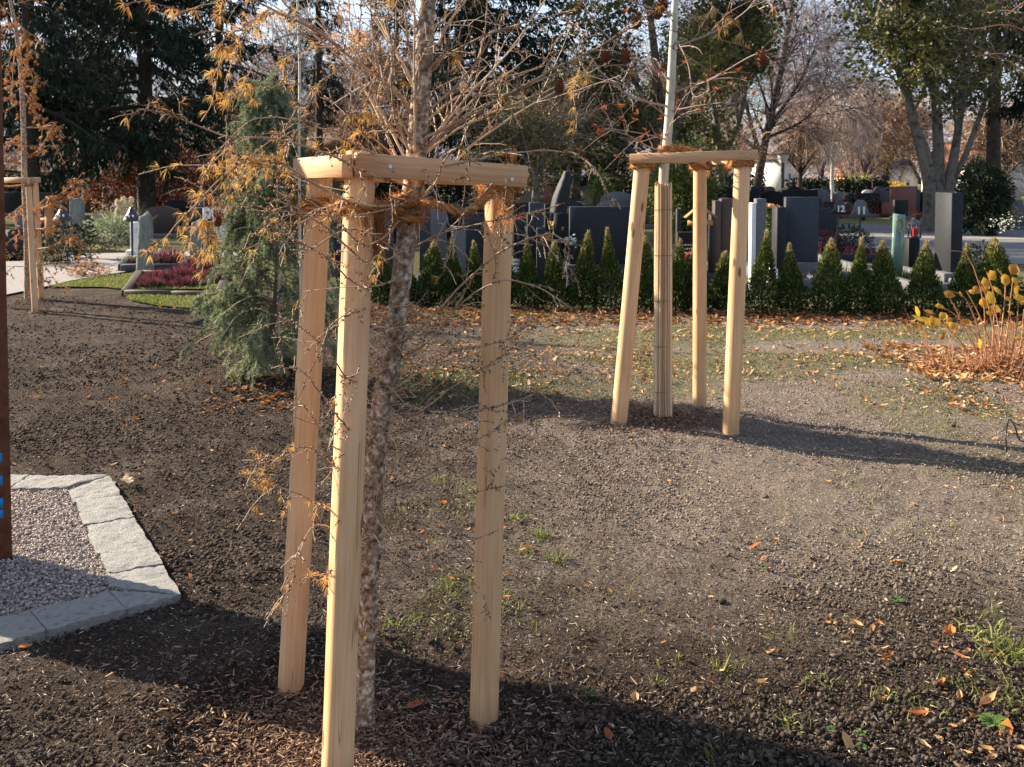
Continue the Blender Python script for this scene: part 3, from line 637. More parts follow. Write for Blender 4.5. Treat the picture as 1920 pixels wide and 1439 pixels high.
n = 2500; x = rng.uniform(-1.0, .2, n); y = rng.uniform(6.9, 8.4, n); k = rng.random(n) < .5; grass(x[k], y[k], .04, .006, rng.uniform(.1, .7, k.sum()), .9)
for P_ in (LAWN1, LAWN2):
    A_ = np.array(P_); n = 26000; x = rng.uniform(A_[:, 0].min(), A_[:, 0].max(), n); y = rng.uniform(A_[:, 1].min(), A_[:, 1].max(), n); k = in_poly(x, y, P_)
    grass(x[k], y[k], .05, .010, rng.uniform(.15, 1, k.sum()), .8, z=.02)
stuff('grass', gr, M['grass'])

# ------------------------------------------------------------------ stone edged gravel bed and steel slab, left
bed = thing('gravel_bed', 'gravel bed with a pale rough granite edging round the rusty steel slab', 'gravel bed', (*np.mean(PADK, axis=0), 0))
def kerb_stone(a, b_, wdt, inner, z1=.045, seed=0, mitre0=0, mitre1=0):
    a = np.array(a[:2]); b_ = np.array(b_[:2]); e = b_ - a; L = np.linalg.norm(e); e /= L; n_ = np.array([-e[1], e[0]])
    if np.dot(inner - a, n_) < 0: n_ = -n_
    r = np.random.default_rng(seed); nu = max(6, int(L / .018)); nv = 12; m = MB(); G = []
    for i in range(nu + 1):
        for j in range(nv + 1):
            t = i / nu * L; w = j / nv * wdt
            t = t + (mitre0 * w) * (1 - i / nu) - (mitre1 * w) * (i / nu)
            q = a + e * t + n_ * w; edge = min(i, nu - i) == 0 or min(j, nv - j) == 0
            q = q + (fbm(np.array([q[0] * 14.]), np.array([q[1] * 14.]), 3)[0] * .014 * n_ if j in (0, nv) else 0)
            z = z1 + .005 * fbm(np.array([q[0] * 9.]), np.array([q[1] * 9.]), 3)[0] + .020 * fbm(np.array([q[0] * 30.]), np.array([q[1] * 30.]), 3)[0] - (.003 if edge else 0)
            G.append([q[0], q[1], z])
    ii = (np.arange(nu)[:, None] * (nv + 1) + np.arange(nv)[None]).ravel(); m.add(G, np.stack([ii, ii + 1, ii + nv + 2, ii + nv + 1], -1), .5)
    G = np.array(G); ring = [i * (nv + 1) for i in range(nu + 1)] + [nu * (nv + 1) + j for j in range(1, nv + 1)] + [i * (nv + 1) + nv for i in range(nu - 1, -1, -1)] + [j for j in range(nv - 1, 0, -1)]
    R_ = G[ring]; Lw = R_.copy(); Lw[:, 2] = -.07; k = len(ring)
    m.add(np.vstack([R_, Lw]), [[i, (i + 1) % k, k + (i + 1) % k, k + i] for i in range(k)], .5)
    part('kerb_stone', m, M['kerb'], bed)
pc = np.mean(PADK, axis=0)
A, B, C_, D_ = [np.array(p) for p in PADK]
lerp = lambda p, q, t: p + (q - p) * t
W_ = .215; gap = .0006
side = [0, .13, .30, .44, .52, .70, 1.0]
dAB = np.linalg.norm(B - A)
cuts = [0.0, .22, .335, .43, .52, .66, .80, 1.0]
for k in range(len(cuts) - 1): kerb_stone(lerp(A, B, cuts[k] + gap / dAB), lerp(A, B, cuts[k + 1] - gap / dAB), W_ - .012 * (k % 2), pc, .034 + .0025 * ((k * 7) % 3 - 1), 10 + k, mitre0=.75 if k == 0 else 0, mitre1=1.0 if k == len(cuts) - 2 else 0)
for s0, P0, P1 in ((30, B, C_), (50, D_, A)):
    for k in range(3):
        t0, t1 = [(0, .28), (.28, .66), (.66, 1)][k] if s0 == 30 else [(0, .34), (.34, .72), (.72, 1)][k]
        kerb_stone(lerp(P0, P1, t0 + .002), lerp(P0, P1, t1 - .002), W_ - .01 * (k % 2), pc, .034 + .002 * (k % 2), s0 + k, mitre0=1.0 if (k == 0 and s0 == 30) else 0, mitre1=.75 if (k == 2 and s0 == 50) else 0)
gv = MB(); n = 60000; x = rng.uniform(-3.6, -1.2, n); y = rng.uniform(3.2, 5.4, n); k = (pad_mask(x, y) > .17) & (x > -.62 * y); x, y = x[k], y[k]; s = rng.uniform(.0045, .010, len(x))
lumps(gv, np.column_stack([x, y, .010 + rng.uniform(0, .014, len(x))]), s, rng.beta(2, 2, len(x)), .3, .85, True)
part('gravel', gv, M['gravel'], bed, kind='stuff')
gs = MB(); gs.add(np.array([[*p, .008] for p in [lerp(q, pc, .06) for q in PADK]]), [[0, 1, 2, 3]]); part('gravel_base', gs, M['path'], bed)

sc0 = onground(22, 1048); sdir = np.array([-.868, -.496])
sl = thing('steel_slab', 'tall rusty steel slab with small blue squares cut by the left edge, standing in the gravel bed', 'steel slab', tuple(sc0))
ang = math.atan2(sdir[1], sdir[0]); Rz = rotz(ang); wid, thk, hgt = .62, .05, 2.6
cen = np.array([sc0[0], sc0[1], 0]) + np.array([*sdir, 0]) * wid / 2 + Rz @ np.array([0, -thk / 2, 0]) * -1
mb = MB(); box(mb, cen + np.array([0, 0, hgt / 2]), (wid, thk, hgt), Rz, bev=.003); part('plate', mb, M['steel'], sl)
nrm_side = Rz @ np.array([0, -1, 0]); 
if nrm_side[1] > 0: nrm_side = -nrm_side
sq = [(645, 10, 648)]
def blue(py0, py1, w):
    m = MB(); z0, z1 = [at(10, p, sc0[1])[2] for p in (py1, py0)]
    c = np.array([sc0[0], sc0[1], 0]) + np.array([*sdir, 0]) * (.018 + w / 2)
    # plane of the visible face
    off = cen + nrm_side * (thk / 2) ; face = np.array([sc0[0], sc0[1], 0]) + np.array([*sdir, 0]) * (.030 + w / 2)
    fo = face + nrm_side * (np.dot(off - face, nrm_side) + .0015); fo[2] = (z0 + z1) / 2
    box(m, fo, (w, .002, z1 - z0), Rz); part('blue_mark', m, M['blue'], sl)
for a_, b_, w in [(632, 650, .05), (842, 860, .05), (884, 902, .05), (926, 943, .05), (947, 963, .05)]: blue(a_, b_, w)
# ------------------------------------------------------------------ graves, signs, hedging
CAT = {}
def zat(py, D): return at(960, py, D)[2]
def xat(px, D): return at(px, 400, D)[0]
def heads(px0, px1, pytop, D, shape, mt, depth):
    x0, x1 = xat(px0, D), xat(px1, D); z = zat(pytop, D); w = x1 - x0; cx = (x0 + x1) / 2; m = MB()
    if shape == 'box': box(m, (cx, D + depth / 2, z / 2), (w, depth, z), bev=.008)
    else:
        if shape == 'arch': pr = [(cx - w / 2, 0)] + [(cx - w / 2 * cos(t), z - w * .28 + w * .28 * sin(t)) for t in np.linspace(0, pi, 11)] + [(cx + w / 2, 0)]
        elif shape == 'slant': pr = [(cx - w / 2, 0), (cx - w / 2, z * .93), (cx - w * .3, z * .95), (cx + w / 2, z), (cx + w / 2, 0)]
        elif shape == 'peak': pr = [(cx - w / 2, 0), (cx - w / 2, z * .86), (cx - w * .1, z), (cx + w / 2, z * .88), (cx + w / 2, 0)]
        elif shape == 'shoulder': pr = [(cx - w / 2, 0), (cx - w / 2, z * .8), (cx - w * .3, z * .82)] + [(cx - w * .3 * cos(t), z * .82 + z * .18 * sin(t)) for t in np.linspace(.2, pi - .2, 8)] + [(cx + w * .3, z * .82), (cx + w / 2, z * .8), (cx + w / 2, 0)]
        elif shape == 'rough':
            r = np.random.default_rng(int(px0)); L_ = []
            for t in np.linspace(0, 1, 9): L_.append((cx - w / 2 * (1 - .30 * t) + r.uniform(-.04, .04) * w, z * t * .97))
            for t in np.linspace(1, 0, 9): L_.append((cx + w / 2 * (1 - .12 * t) * .98 + r.uniform(-.04, .04) * w, z * t * .99))
            pr = L_
        prism(m, pr, D, D + depth)
    return m
def grave(name, px0, px1, pytop, D, mt, label, shape='box', depth=.14, plinth=None, text=False, extra=None, group=None):
    x0, x1 = xat(px0, D), xat(px1, D); g = thing(name, label, 'gravestone', ((x0 + x1) / 2, D, 0), group)
    part('headstone', heads(px0, px1, pytop, D, shape, mt, depth), M[mt], g)
    if plinth:
        ph, pg, pmt = plinth; m = MB(); box(m, ((x0 + x1) / 2, D + depth / 2 - .02, ph / 2), (x1 - x0 + pg, depth + .16, ph), bev=.01); part('plinth', m, M[pmt], g)
    if text:
        m = MB(); z = zat(pytop, D); w = x1 - x0
        for k in range(text):
            ln = rng.uniform(.35, .6) * w; xx = (x0 + x1) / 2 - ln / 2; zz = z * .78 - k * .055
            while xx < (x0 + x1) / 2 + ln / 2:
                l = rng.uniform(.012, .03); box(m, (xx + l / 2, D - .002, zz), (l, .004, rng.uniform(.018, .026))); xx += l + .012
        part('inscription', m, M['letters'], g, kind='stuff')
    return g
# just behind the young hedge, from the right tripod outwards
G = grave
G('gravestone', 1068, 1187, 388, 15.3, 'g_dark', 'wide low slab of dark granite behind the hedge, left of the right tree tripod', plinth=(.26, .1, 'g_blue'), depth=.18)
G('gravestone', 988, 1006, 401, 14.2, 'g_dark', 'narrow dark granite pillar with a sloped top beside the nearest post', depth=.2)
G('gravestone', 1006, 1024, 428, 14.0, 'g_dark', 'short dark block standing against the narrow sloped pillar', depth=.2)
G('gravestone', 1021, 1031, 383, 14.9, 'g_black', 'thin black stele between the sloped pillar and the tilted black slab', depth=.2)
G('gravestone', 992, 1020, 380, 15.9, 'g_blue', 'blue grey stele rising behind the narrow sloped pillar', depth=.2)
G('gravestone', 1340, 1352, 377, 14.6, 'g_brown', 'slim brown half of a split stone behind the right tripod', depth=.2)
G('gravestone', 1352, 1374, 373, 14.7, 'g_brown', 'broad brown half of a split stone behind the right tripod', depth=.2)
G('gravestone', 1409, 1418, 381, 14.1, 'g_white', 'lower slim white marble leaf right of the tripod', depth=.16)
G('gravestone', 1418, 1437, 373, 14.1, 'g_grey', 'taller pale grey marble leaf right of the tripod', depth=.16)
G('gravestone', 1473, 1535, 370, 15.2, 'g_blue', 'big plain blue grey granite block on a light plinth left of sign twelve', depth=.12, plinth=(.30, .12, 'g_grey'))
G('gravestone', 1457, 1475, 389, 14.9, 'g_dark', 'dark side slab leaning on the big blue grey block', depth=.3)
G('gravestone', 1784, 1806, 362, 14.0, 'g_dark', 'tall charcoal stele on a stepped light base in front of the many-stemmed tree', depth=.55, plinth=(.26, .26, 'g_grey'))
G('gravestone', 1705, 1726, 447, 15.6, 'g_black', 'short black block carrying a lantern beside the green glass stele', depth=.25)
G('gravestone', 1270, 1312, 436, 14.2, 'g_black', 'low black stone with pale lettering behind the right tripod', depth=.2, text=3)
G('gravestone', 1269, 1277, 392, 14.8, 'g_dark', 'very thin dark stele left of the small wooden gable', depth=.12)
G('gravestone', 1333, 1341, 402, 14.6, 'g_dark', 'dark narrow stone next to the slim brown half', depth=.2)
# green glass stele
gg = thing('glass_stele', 'leaning green glass stele with a pale ring behind the hedge', 'gravestone', (xat(1686, 15), 15, 0))
m = MB(); prism(m, [(xat(1674, 15), 0.05), (xat(1677, 15), zat(401, 15)), (xat(1698, 15), zat(403, 15)), (xat(1694, 15), .05)], 15, 15.06); part('pane', m, M['glass_green'], gg)
m = MB(); t = np.linspace(0, 2 * pi, 15); tube1(m, np.column_stack([xat(1688, 15) + .055 * np.cos(t), np.full(15, 14.995), zat(423, 15) + .10 * np.sin(t)]), .008, 5); part('ring', m, M['flower_yellow'], gg)
m = MB(); box(m, (xat(1685, 15), 15.03, .05), (.3, .3, .1), bev=.01); part('foot', m, M['g_black'], gg)
# lantern on the black block
def lantern(px, pytop, pybot, D, label, mt='black_metal', name='grave_lantern'):
    x = xat(px, D); z0, z1 = zat(pybot, D), zat(pytop, D); h = z1 - z0; w = h * .28; t = thing(name, label, 'lantern', (x, D, z0))
    m = MB(); box(m, (x, D, z0 + h * .04), (w * 2, w * 2, h * .08), bev=.004)
    for a_ in (-1, 1):
        for b_ in (-1, 1): box(m, (x + a_ * w * .8, D + b_ * w * .8, z0 + h * .4), (w * .2, w * .2, h * .66))
    part('frame', m, M[mt], t)
    m = MB(); tubes(m, np.array([[[x, D, z0 + h * .72], [x, D, z0 + h]]]), np.array([[w * 1.25, w * .1]]), 4); part('roof', m, M[mt], t)
    m = MB(); tube1(m, [[x, D, z0 + h * .08], [x, D, z0 + h * .5]], w * .45, 8, cap=True); part('candle', m, M['flower_red'], t)
    return t
lantern(1715, 410, 446, 15.7, 'tall black lantern standing on the short black block')
lantern(1449, 497, 530, 13.6, 'white grave lantern with candle between two arborvitae right of the marble leaves', 'white_paint')
# tilted black slab and the twisted sculpture behind it
t = thing('leaning_stone', 'black slab leaning to the right behind the hedge', 'gravestone', (xat(1045, 14.3), 14.3, 0))
m = MB(); prism(m, [(xat(1030, 14.3), .1), (xat(1040, 14.3), zat(402, 14.3)), (xat(1056, 14.3), zat(400, 14.3)), (xat(1044, 14.3), .1)], 14.3, 14.5); part('headstone', m, M['g_black'], t)
t = thing('stone_sculpture', 'tall twisted dark blue stone sculpture above the leaning black slab', 'sculpture', (xat(1060, 19), 19, 0))
m = MB(); P_ = [at(1046, 400, 19), at(1050, 375, 19), at(1058, 350, 19), at(1062, 335, 19), at(1064, 322, 19)]
for pts, r in ((P_, [.16, .15, .13, .10, .07]),): tubes(m, np.array([pts]), np.array([r]), 4, cap=True)
part('body', m, M['g_dark'], t)
m = MB(); box(m, (xat(1048, 19), 19, zat(400, 19) / 2), (.36, .34, zat(400, 19)), bev=.01); part('plinth', m, M['g_black'], t)
# small wooden gable cross
D = 13.9; cx, cz = xat(1313, D), zat(384, D)
t = thing('wooden_grave_cross', 'wooden grave cross with a small gable roof behind the right tripod', 'grave cross', (cx, D, 0))
m = MB(); box(m, (cx, D, cz / 2), (.08, .06, cz)); part('upright', m, M['orange_wood'], t)
for s_ in (-1, 1):
    m = MB(); a_ = radians(40) * s_; R_ = np.array([[cos(a_), 0, sin(a_)], [0, 1, 0], [-sin(a_), 0, cos(a_)]]); box(m, (cx + s_ * .105, D - .02, cz - .09), (.28, .16, .02), R_); part('roof_board', m, M['orange_wood'], t)
m = MB(); box(m, (cx, D - .01, cz - .25), (.34, .05, .07)); part('crossbar', m, M['orange_wood'], t)
# left-hand graves seen between trunk and posts
G('gravestone', 786, 806, 372, 16.5, 'g_blue', 'blue grey stele seen just right of the larch trunk', depth=.2)
G('gravestone', 806, 836, 385, 17.5, 'g_grey', 'pale grey stone seen between the larch trunk and the nearest right-hand post', depth=.2)
G('gravestone', 848, 872, 426, 14.3, 'g_grey', 'low grey pillar left of the right-hand post of the larch tripod', depth=.25)
G('gravestone', 868, 906, 400, 15.4, 'g_dark', 'broad dark stone half hidden by the right-hand post of the larch tripod', depth=.2)
G('gravestone', 700, 735, 395, 15.8, 'g_blue', 'blue grey stone seen between the front post and the larch trunk', depth=.2)
G('gravestone', 962, 984, 412, 16.5, 'g_dark', 'dark stone directly right of the larch tripod', depth=.2)
# left background
def standing(px0, px1, pytop, D, label, seed):
    x0, x1, z = xat(px0, D), xat(px1, D), zat(pytop, D); r = np.random.default_rng(seed); m = MB(); k = 12; n = 16; V = []
    for i in range(n + 1):
        f = i / n; w = (x1 - x0) / 2 * (1 - .28 * f) * (1 - .75 * max(0, f - .94) / .06); cx = (x0 + x1) / 2 + (x1 - x0) * .10 * f
        for j in range(k):
            a_ = j / k * 2 * pi; q = (abs(cos(a_)) ** .6) * np.sign(cos(a_)), (abs(sin(a_)) ** .6) * np.sign(sin(a_))
            V.append([cx + w * q[0] * (1 + r.uniform(-.06, .06)), D + .1 + w * .5 * q[1] * (1 + r.uniform(-.1, .1)), z * f * (1 if i < n else 1 + .03 * q[0])])
    V.append([(x0 + x1) / 2 + (x1 - x0) * .1, D + .1, z])
    i = (np.arange(n)[:, None] * k + np.arange(k)[None]); j2 = (np.arange(n)[:, None] * k + (np.arange(k) + 1) % k)
    m.add(V, np.stack([i, j2, j2 + k, i + k], -1).reshape(-1, 4)); m.F3.append(np.array([[n * k + q, n * k + (q + 1) % k, (n + 1) * k] for q in range(k)]))
    return solo('standing_stone', m, M['g_slate'], label, 'gravestone', ((x0 + x1) / 2, D, 0))
standing(249, 283, 400, 16.3, 'greenish slate standing stone on the lawn left of the heather grave', 3)
standing(347, 384, 413, 17.6, 'blue grey slate standing stone behind the heather grave', 4)
G('gravestone', 243, 262, 417, 20.5, 'g_white', 'white marble stone behind the pole lantern and the greenish slate', depth=.15, plinth=(.1, .1, 'g_white'), text=2)
G('gravestone', 380, 421, 390, 24, 'g_white', 'large white slab beside the cedar', depth=.2)
G('gravestone', 387, 397, 411, 22, 'g_black', 'slim black arched stone in front of the large white slab', 'arch', depth=.2)
G('gravestone', 188, 211, 405, 28, 'g_blue', 'blue grey stone left of the pampas grass', depth=.25)
G('gravestone', 170, 189, 401, 29, 'g_beige', 'sandstone stele left of the blue grey stone', 'arch', depth=.25)
G('gravestone', 152, 167, 404, 27, 'g_brown', 'brown stele beside the sandstone stele', 'arch', depth=.25)
G('gravestone', 130, 151, 372, 24, 'g_slate', 'tall mottled black and white stone left of the brown stele', depth=.25)
G('gravestone', 208, 214, 404, 30, 'g_brown', 'thin brown stone behind the blue grey stone', depth=.25)
G('gravestone', 28, 46, 390, 21, 'g_grey', 'grey stone behind the stem of the left larch', 'slant', depth=.25)
G('gravestone', 6, 30, 430, 19, 'g_dark', 'dark boulder-like stone beside the rusty slab', 'rough', depth=.4)
G('gravestone', 143, 152, 388, 34, 'g_black', 'black plate behind the mottled stone', depth=.2)
G('gravestone', 440, 462, 392, 21, 'g_dark', 'dark stone behind the upper cedar boughs', depth=.2)
G('gravestone', 620, 645, 400, 16, 'g_dark', 'dark stone behind the two left posts of the larch tripod', depth=.2)
# tree of rusty wood: grave cross with roof, left
D = 20; t = thing('wooden_grave_cross', 'rust brown wooden grave cross with gable roof left of the pole lantern', 'grave cross', (xat(94, D), D, 0))
m = MB(); box(m, (xat(92, D), D, .55), (.14, .1, 1.1), rotz(0)); part('upright', m, M['orange_wood'], t)
for s_ in (-1, 1):
    m = MB(); a_ = radians(38) * s_; R_ = np.array([[cos(a_), 0, sin(a_)], [0, 1, 0], [-sin(a_), 0, cos(a_)]]); box(m, (xat(94, D) + s_ * .14, D - .02, 1.06), (.42, .2, .03), R_); part('roof_board', m, M['orange_wood'], t)
m = MB(); box(m, (xat(94, D), D - .01, .72), (.5, .07, .1)); part('crossbar', m, M['orange_wood'], t)
# section lamps / number signs on poles
def sign(px, pytop, pybot, D, num, label, lean=0.0, dark=True):
    x = xat(px, D); z1, z0 = zat(pytop, D), zat(pybot, D); z0 -= .05; z1 += .02; h = z1 - z0; wb = h * 1.12; wt = h * .30
    t = thing('number_sign', label, 'sign', (x, D, 0)); m = MB()
    prism(m, [(x - wb / 2 - .03, z0), (x - wb / 2 + .03, z0 + h * .28), (x - wt, z0 + h * .85), (x - wt * .5, z1), (x + wt * .5, z1), (x + wt, z0 + h * .85), (x + wb / 2 - .03, z0 + h * .28), (x + wb / 2 + .03, z0)], D, D + .05); part('plate', m, M['black_metal' if dark else 'g_grey'], t)
    m = MB(); tube1(m, [[x - lean, D + .03, 0], [x, D + .03, z0 + h * .3]], .022, 8); part('pole', m, M['black_metal'], t)
    cu = bpy.data.curves.new('numerals', 'FONT'); cu.body = num; cu.size = h * .60; cu.align_x = 'CENTER'; cu.extrude = .003; cu.offset = .006
    tmp = bpy.data.objects.new('numerals', cu); COL.objects.link(tmp); dg = bpy.context.evaluated_depsgraph_get(); me = bpy.data.meshes.new_from_object(tmp.evaluated_get(dg)); bpy.data.objects.remove(tmp)
    o = bpy.data.objects.new('numerals', me); COL.objects.link(o); me.materials.clear(); me.materials.append(M['flower_white']); o.parent = t; o.rotation_euler = (pi / 2, 0, 0); o.location = (0.01, -.006, z0 + h * .17)
    return t
sign(1575, 377, 397, 20, '12', 'black section sign reading 12 on a slanting pole by the road', lean=.10)
sign(1614, 377, 402, 19.5, '11', 'grey section sign reading 11 on a straight pole by the road', dark=False)
def pole_lantern(px, pytop, D, label):
    x = xat(px, D); z = zat(pytop, D); t = thing('pole_lantern', label, 'lantern', (x, D, 0))
    m = MB(); tube1(m, [[x, D, 0], [x, D, z - .25]], .022, 8); part('pole', m, M['black_metal'], t)
    m = MB(); tubes(m, np.array([[[x, D, z - .27], [x, D, z - .24], [x, D, z - .1], [x, D, z]]]), np.array([[.17, .17, .08, .03]]), 6, cap=True); part('hood', m, M['black_metal'], t)
    for k in range(3): m = MB(); box(m, (x + (-.07, 0, .07)[k], D - .135 + abs(k - 1) * .02, z - .17), (.028, .02, .05)); part('pane', m, M['flower_white'], t)
pole_lantern(247, 389, 19.5, 'black pole lantern in front of the white marble stone'); pole_lantern(117, 388, 19.5, 'black pole lantern left of the mottled stone')
# street lamp far behind
D = 60; x = xat(1467, D); t = thing('street_lamp', 'grey park lamp with a pale drum head before the white house', 'street lamp', (x, D, 0))
m = MB(); tube1(m, [[x, D, 0], [x, D, zat(305, D)]], .09, 8); part('pole', m, M['black_metal'], t)
m = MB(); tubes(m, np.array([[[x, D, zat(306, D)], [x, D, zat(290, D)]]]), np.array([[.2, .34]]), 10, cap=True); part('lamp_shade', m, M['shadeglass'], t)
m = MB(); tubes(m, np.array([[[x, D, zat(290, D)], [x, D, zat(287, D)]]]), np.array([[.42, .3]]), 10, cap=True); part('cap', m, M['black_metal'], t)
D = 62; x = xat(1338, D); t = thing('street_lamp', 'thin pale park lamp seen between the posts of the right tripod', 'street lamp', (x, D, 0))
m = MB(); tube1(m, [[x, D, 0], [x, D, zat(335, D)]], .06, 8); part('pole', m, M['g_grey'], t)
m = MB(); tubes(m, np.array([[[x, D, zat(336, D)], [x, D, zat(328, D)]]]), np.array([[.2, .34]]), 10, cap=True); part('lamp_shade', m, M['shadeglass'], t)

# heather grave bed with stone edging at left
D = 13.8; hb = thing('heather_grave', 'stone edged grave bed full of pink heather beside the cedar', 'grave bed', (xat(330, D), D, 0))
def kerb_box(par, a, b_, w=.12, h=.09, mt='g_brown'):
    a = np.array(a); b_ = np.array(b_); c = (a + b_) / 2; e = b_ - a; L = np.linalg.norm(e); m = MB(); box(m, (c[0], c[1], h / 2), (L - .006, w, h), rotz(math.atan2(e[1], e[0])), bev=.012); part('kerb_stone', m, M[mt], par)
a0, a1, a2, a3 = g2(236, 556), g2(412, 560), g2(425, 520), g2(262, 517)
for k in range(2): kerb_box(hb, lerp(a0, a1, k / 2), lerp(a0, a1, (k + 1) / 2))
kerb_box(hb, a1, a2); kerb_box(hb, a2, a3); kerb_box(hb, a3, a0)
def heather(par, cs, mt='heather', name='heather'):
    f = MB(); gb = MB()
    for (px, py, rx, h, n) in cs:
        c = onground(px, py); a_ = rng.uniform(0, 2 * pi, n); q = np.sqrt(rng.random(n)) * rx; x = c[0] + q * np.cos(a_); y = c[1] + q * np.sin(a_) * .8
        hh = h * np.sqrt(np.clip(1 - (q / rx) ** 2, .1, 1)); C = np.column_stack([x, y, hh * .45 * rng.uniform(.7, 1.1, n)])
        d = nrm(np.column_stack([(x - c[0]) / rx * .7 + rng.normal(size=n) * .25, (y - c[1]) / rx * .7 + rng.normal(size=n) * .25, np.ones(n)]))
        tris(f, C, d, hh * .6, .022, rng.random(n))
        tris(gb, np.column_stack([x, y, hh * .1]), d, hh * .65, .03, rng.random(n) * .6)
    if par is None:
        return f, gb
    part(name, f, M[mt], par, kind='stuff'); part('foliage', gb, M['thuja'], par, kind='stuff')
heather(hb, [(300, 535, .32, .26, 420), (340, 528, .36, .26, 500), (375, 522, .35, .38, 560), (395, 534, .32, .25, 420), (285, 542, .25, .2, 250), (352, 540, .3, .2, 300)])
m = MB(); c = onground(386, 510); n = 120; lumps(m, np.column_stack([c[0] + rng.normal(size=n) * .12, c[1] + rng.normal(size=n) * .1, .28 + rng.normal(size=n) * .06]), rng.uniform(.015, .03, n)); part('flower', m, M['flower_yellow'], hb, kind='stuff')
# dark kerbed plot behind the slates
b2 = thing('kerbed_grave', 'blue grey kerbed plot with dark heather behind the greenish slate', 'grave bed', (*g2(320, 505), 0))
q0, q1, q2, q3 = g2(228, 511), g2(345, 511), g2(350, 495), g2(240, 495)
for a_, b_ in ((q0, q1), (q1, q2), (q2, q3), (q3, q0)): kerb_box(b2, a_, b_, .12, .14, 'g_blue')
heather(b2, [(290, 503, .35, .34, 300), (315, 500, .35, .36, 300), (258, 503, .25, .25, 160)])
# trough, rocks and dried pots on the path edge
def shrub(name, label, cat, px, py, rx, h, mt, n=1400, leaf=.05, D=None, ry=None, zc=.5, group=None, stems=True, sy=1.0, aspect=.6, power=1/3):
    c = onground(px, py) if D is None else np.array([xat(px, D), D, 0.]); t = thing(name, label, cat, (c[0], c[1], 0), group)
    ry = ry or rx; d = rand_dirs(n); q = rng.random(n) ** power; lump = .72 + .55 * vnoise(d[:, 0] * 2.4 + 9 + c[0], d[:, 2] * 2.4 + d[:, 1] * 1.7 + 4)
    C = np.column_stack([c[0] + d[:, 0] * rx * q * lump, c[1] + d[:, 1] * ry * q * lump, h * zc + d[:, 2] * h * (1 - zc if zc > .5 else .5) * q * lump]); C[:, 2] = np.abs(C[:, 2])
    m = MB(); quads(m, C, rng.uniform(.6, 1.4, n) * leaf, rng.uniform(.4, 1, n) * leaf * aspect, nrm(d + rand_dirs(n) * .8), a=np.clip(.25 + .5 * lump - .2 + rng.normal(size=n) * .18, 0, 1)); part('foliage', m, M[mt], t, kind='stuff')
    if stems:
        m = MB(); k = 9; P_ = np.array([[[c[0], c[1], 0], [c[0] + rng.normal() * rx * .3, c[1] + rng.normal() * ry * .3, h * .4], [c[0] + rng.normal() * rx * .5, c[1] + rng.normal() * ry * .5, h * .8]] for _ in range(k)]); tubes(m, P_, np.tile([.012, .008, .004], (k, 1)) * max(1, h), 4); part('stem', m, M['bark_dark'], t)
    return t
shrub('dried_plant', 'clump of dried plants at the edge of the gravel path', 'plant', 165, 520, .38, .22, 'leaf', 500, .05)
shrub('bush', 'green bush below the pampas grass', 'bush', 215, 462, .55, .75, 'cedar', 1500, .07)
shrub('bush', 'dark bush left of the greenish slate', 'bush', 140, 470, .5, .6, 'spruce', 1300, .07)
shrub('bush', 'low grey-green cushion beside the greenish slate', 'bush', 240, 503, .18, .22, 'cedar', 500, .04)
shrub('bush', 'dark evergreen under the left larch', 'bush', 110, 497, .5, .55, 'spruce', 900, .08)
shrub('bush', 'brown withered shrub by the path under the left larch', 'bush', 195, 470, .5, .28, 'heather_pale', 500, .05)
shrub('bush', 'yellowing low shrub beside the rusty slab', 'bush', 25, 488, .4, .3, 'leaf', 600, .05)
shrub('red_bush', 'copper red beech bush behind the slate stones', 'bush', 330, 415, 1.9, 2.6, 'red_far', 6500, .13, zc=.5)
shrub('red_bush', 'copper red shrub left of the spruce trunk', 'bush', 225, 408, 1.2, 1.9, 'red_far', 2200, .12, D=37)
shrub('round_evergreen', 'big round dark evergreen right of the charcoal stele', 'evergreen bush', 1843, 440, .60, 1.95, 'spruce', 9000, .11, D=27, zc=.48)
shrub('conifer_bush', 'small cone shaped blue-green conifer below sign twelve', 'conifer', 1590, 478, .5, .62, 'spruce', 1500, .06)
shrub('bush', 'purple-leaved shrub beside the big blue grey block', 'bush', 1549, 478, .42, .5, 'heather', 900, .05)
shrub('bush', 'dwarf pine right of the charcoal stele', 'bush', 1838, 520, .35, .55, 'spruce', 900, .06)
shrub('bush', 'tall dark evergreen behind the right tripod', 'evergreen bush', 1282, 424, .85, 2.4, 'thuja', 8000, .10, D=24)
shrub('conifer_bush', 'yellow-green cone shaped conifer above the wide dark slab', 'conifer', 1128, 420, .38, 1.7, 'thuja', 3000, .08, D=26)
shrub('bush', 'bright green round bush in the far cemetery', 'bush', 1605, 360, 1.6, 1.7, 'grass', 1600, .2, D=80)
shrub('bush', 'yellow bush in the far cemetery', 'bush', 1668, 360, 1.3, 1.2, 'yellow_leaf', 900, .2, D=80)
for (px, D, wd, hh, lab) in ((1010, 66, 5.5, 1.5, 'long dark clipped hedge far behind the wide dark slab'), (1250, 68, 6.5, 1.7, 'long dark clipped hedge far behind the reed wrapped stem'), (1570, 72, 3.6, 1.3, 'dark clipped hedge far behind the weeping birch'), (800, 60, 5, 1.6, 'dark clipped hedge far behind the larch trunk'), (420, 52, 4.5, 1.7, 'dark clipped hedge far behind the cedar'), (130, 48, 5, 1.6, 'dark clipped hedge far behind the left larch')):
    t = thing('clipped_hedge', lab, 'hedge', (xat(px, D), D, 0)); n = int(wd * 900); C = np.column_stack([xat(px, D) + rng.uniform(-wd, wd, n), D + rng.uniform(-.5, .5, n), hh * rng.random(n) ** .8 * (1 + .12 * np.sin(np.arange(n)))]); m = MB(); quads(m, C, .22, .16, a=np.clip(rng.normal(size=n) * .2 + .3, 0, 1)); part('foliage', m, M['spruce'], t, kind='stuff')
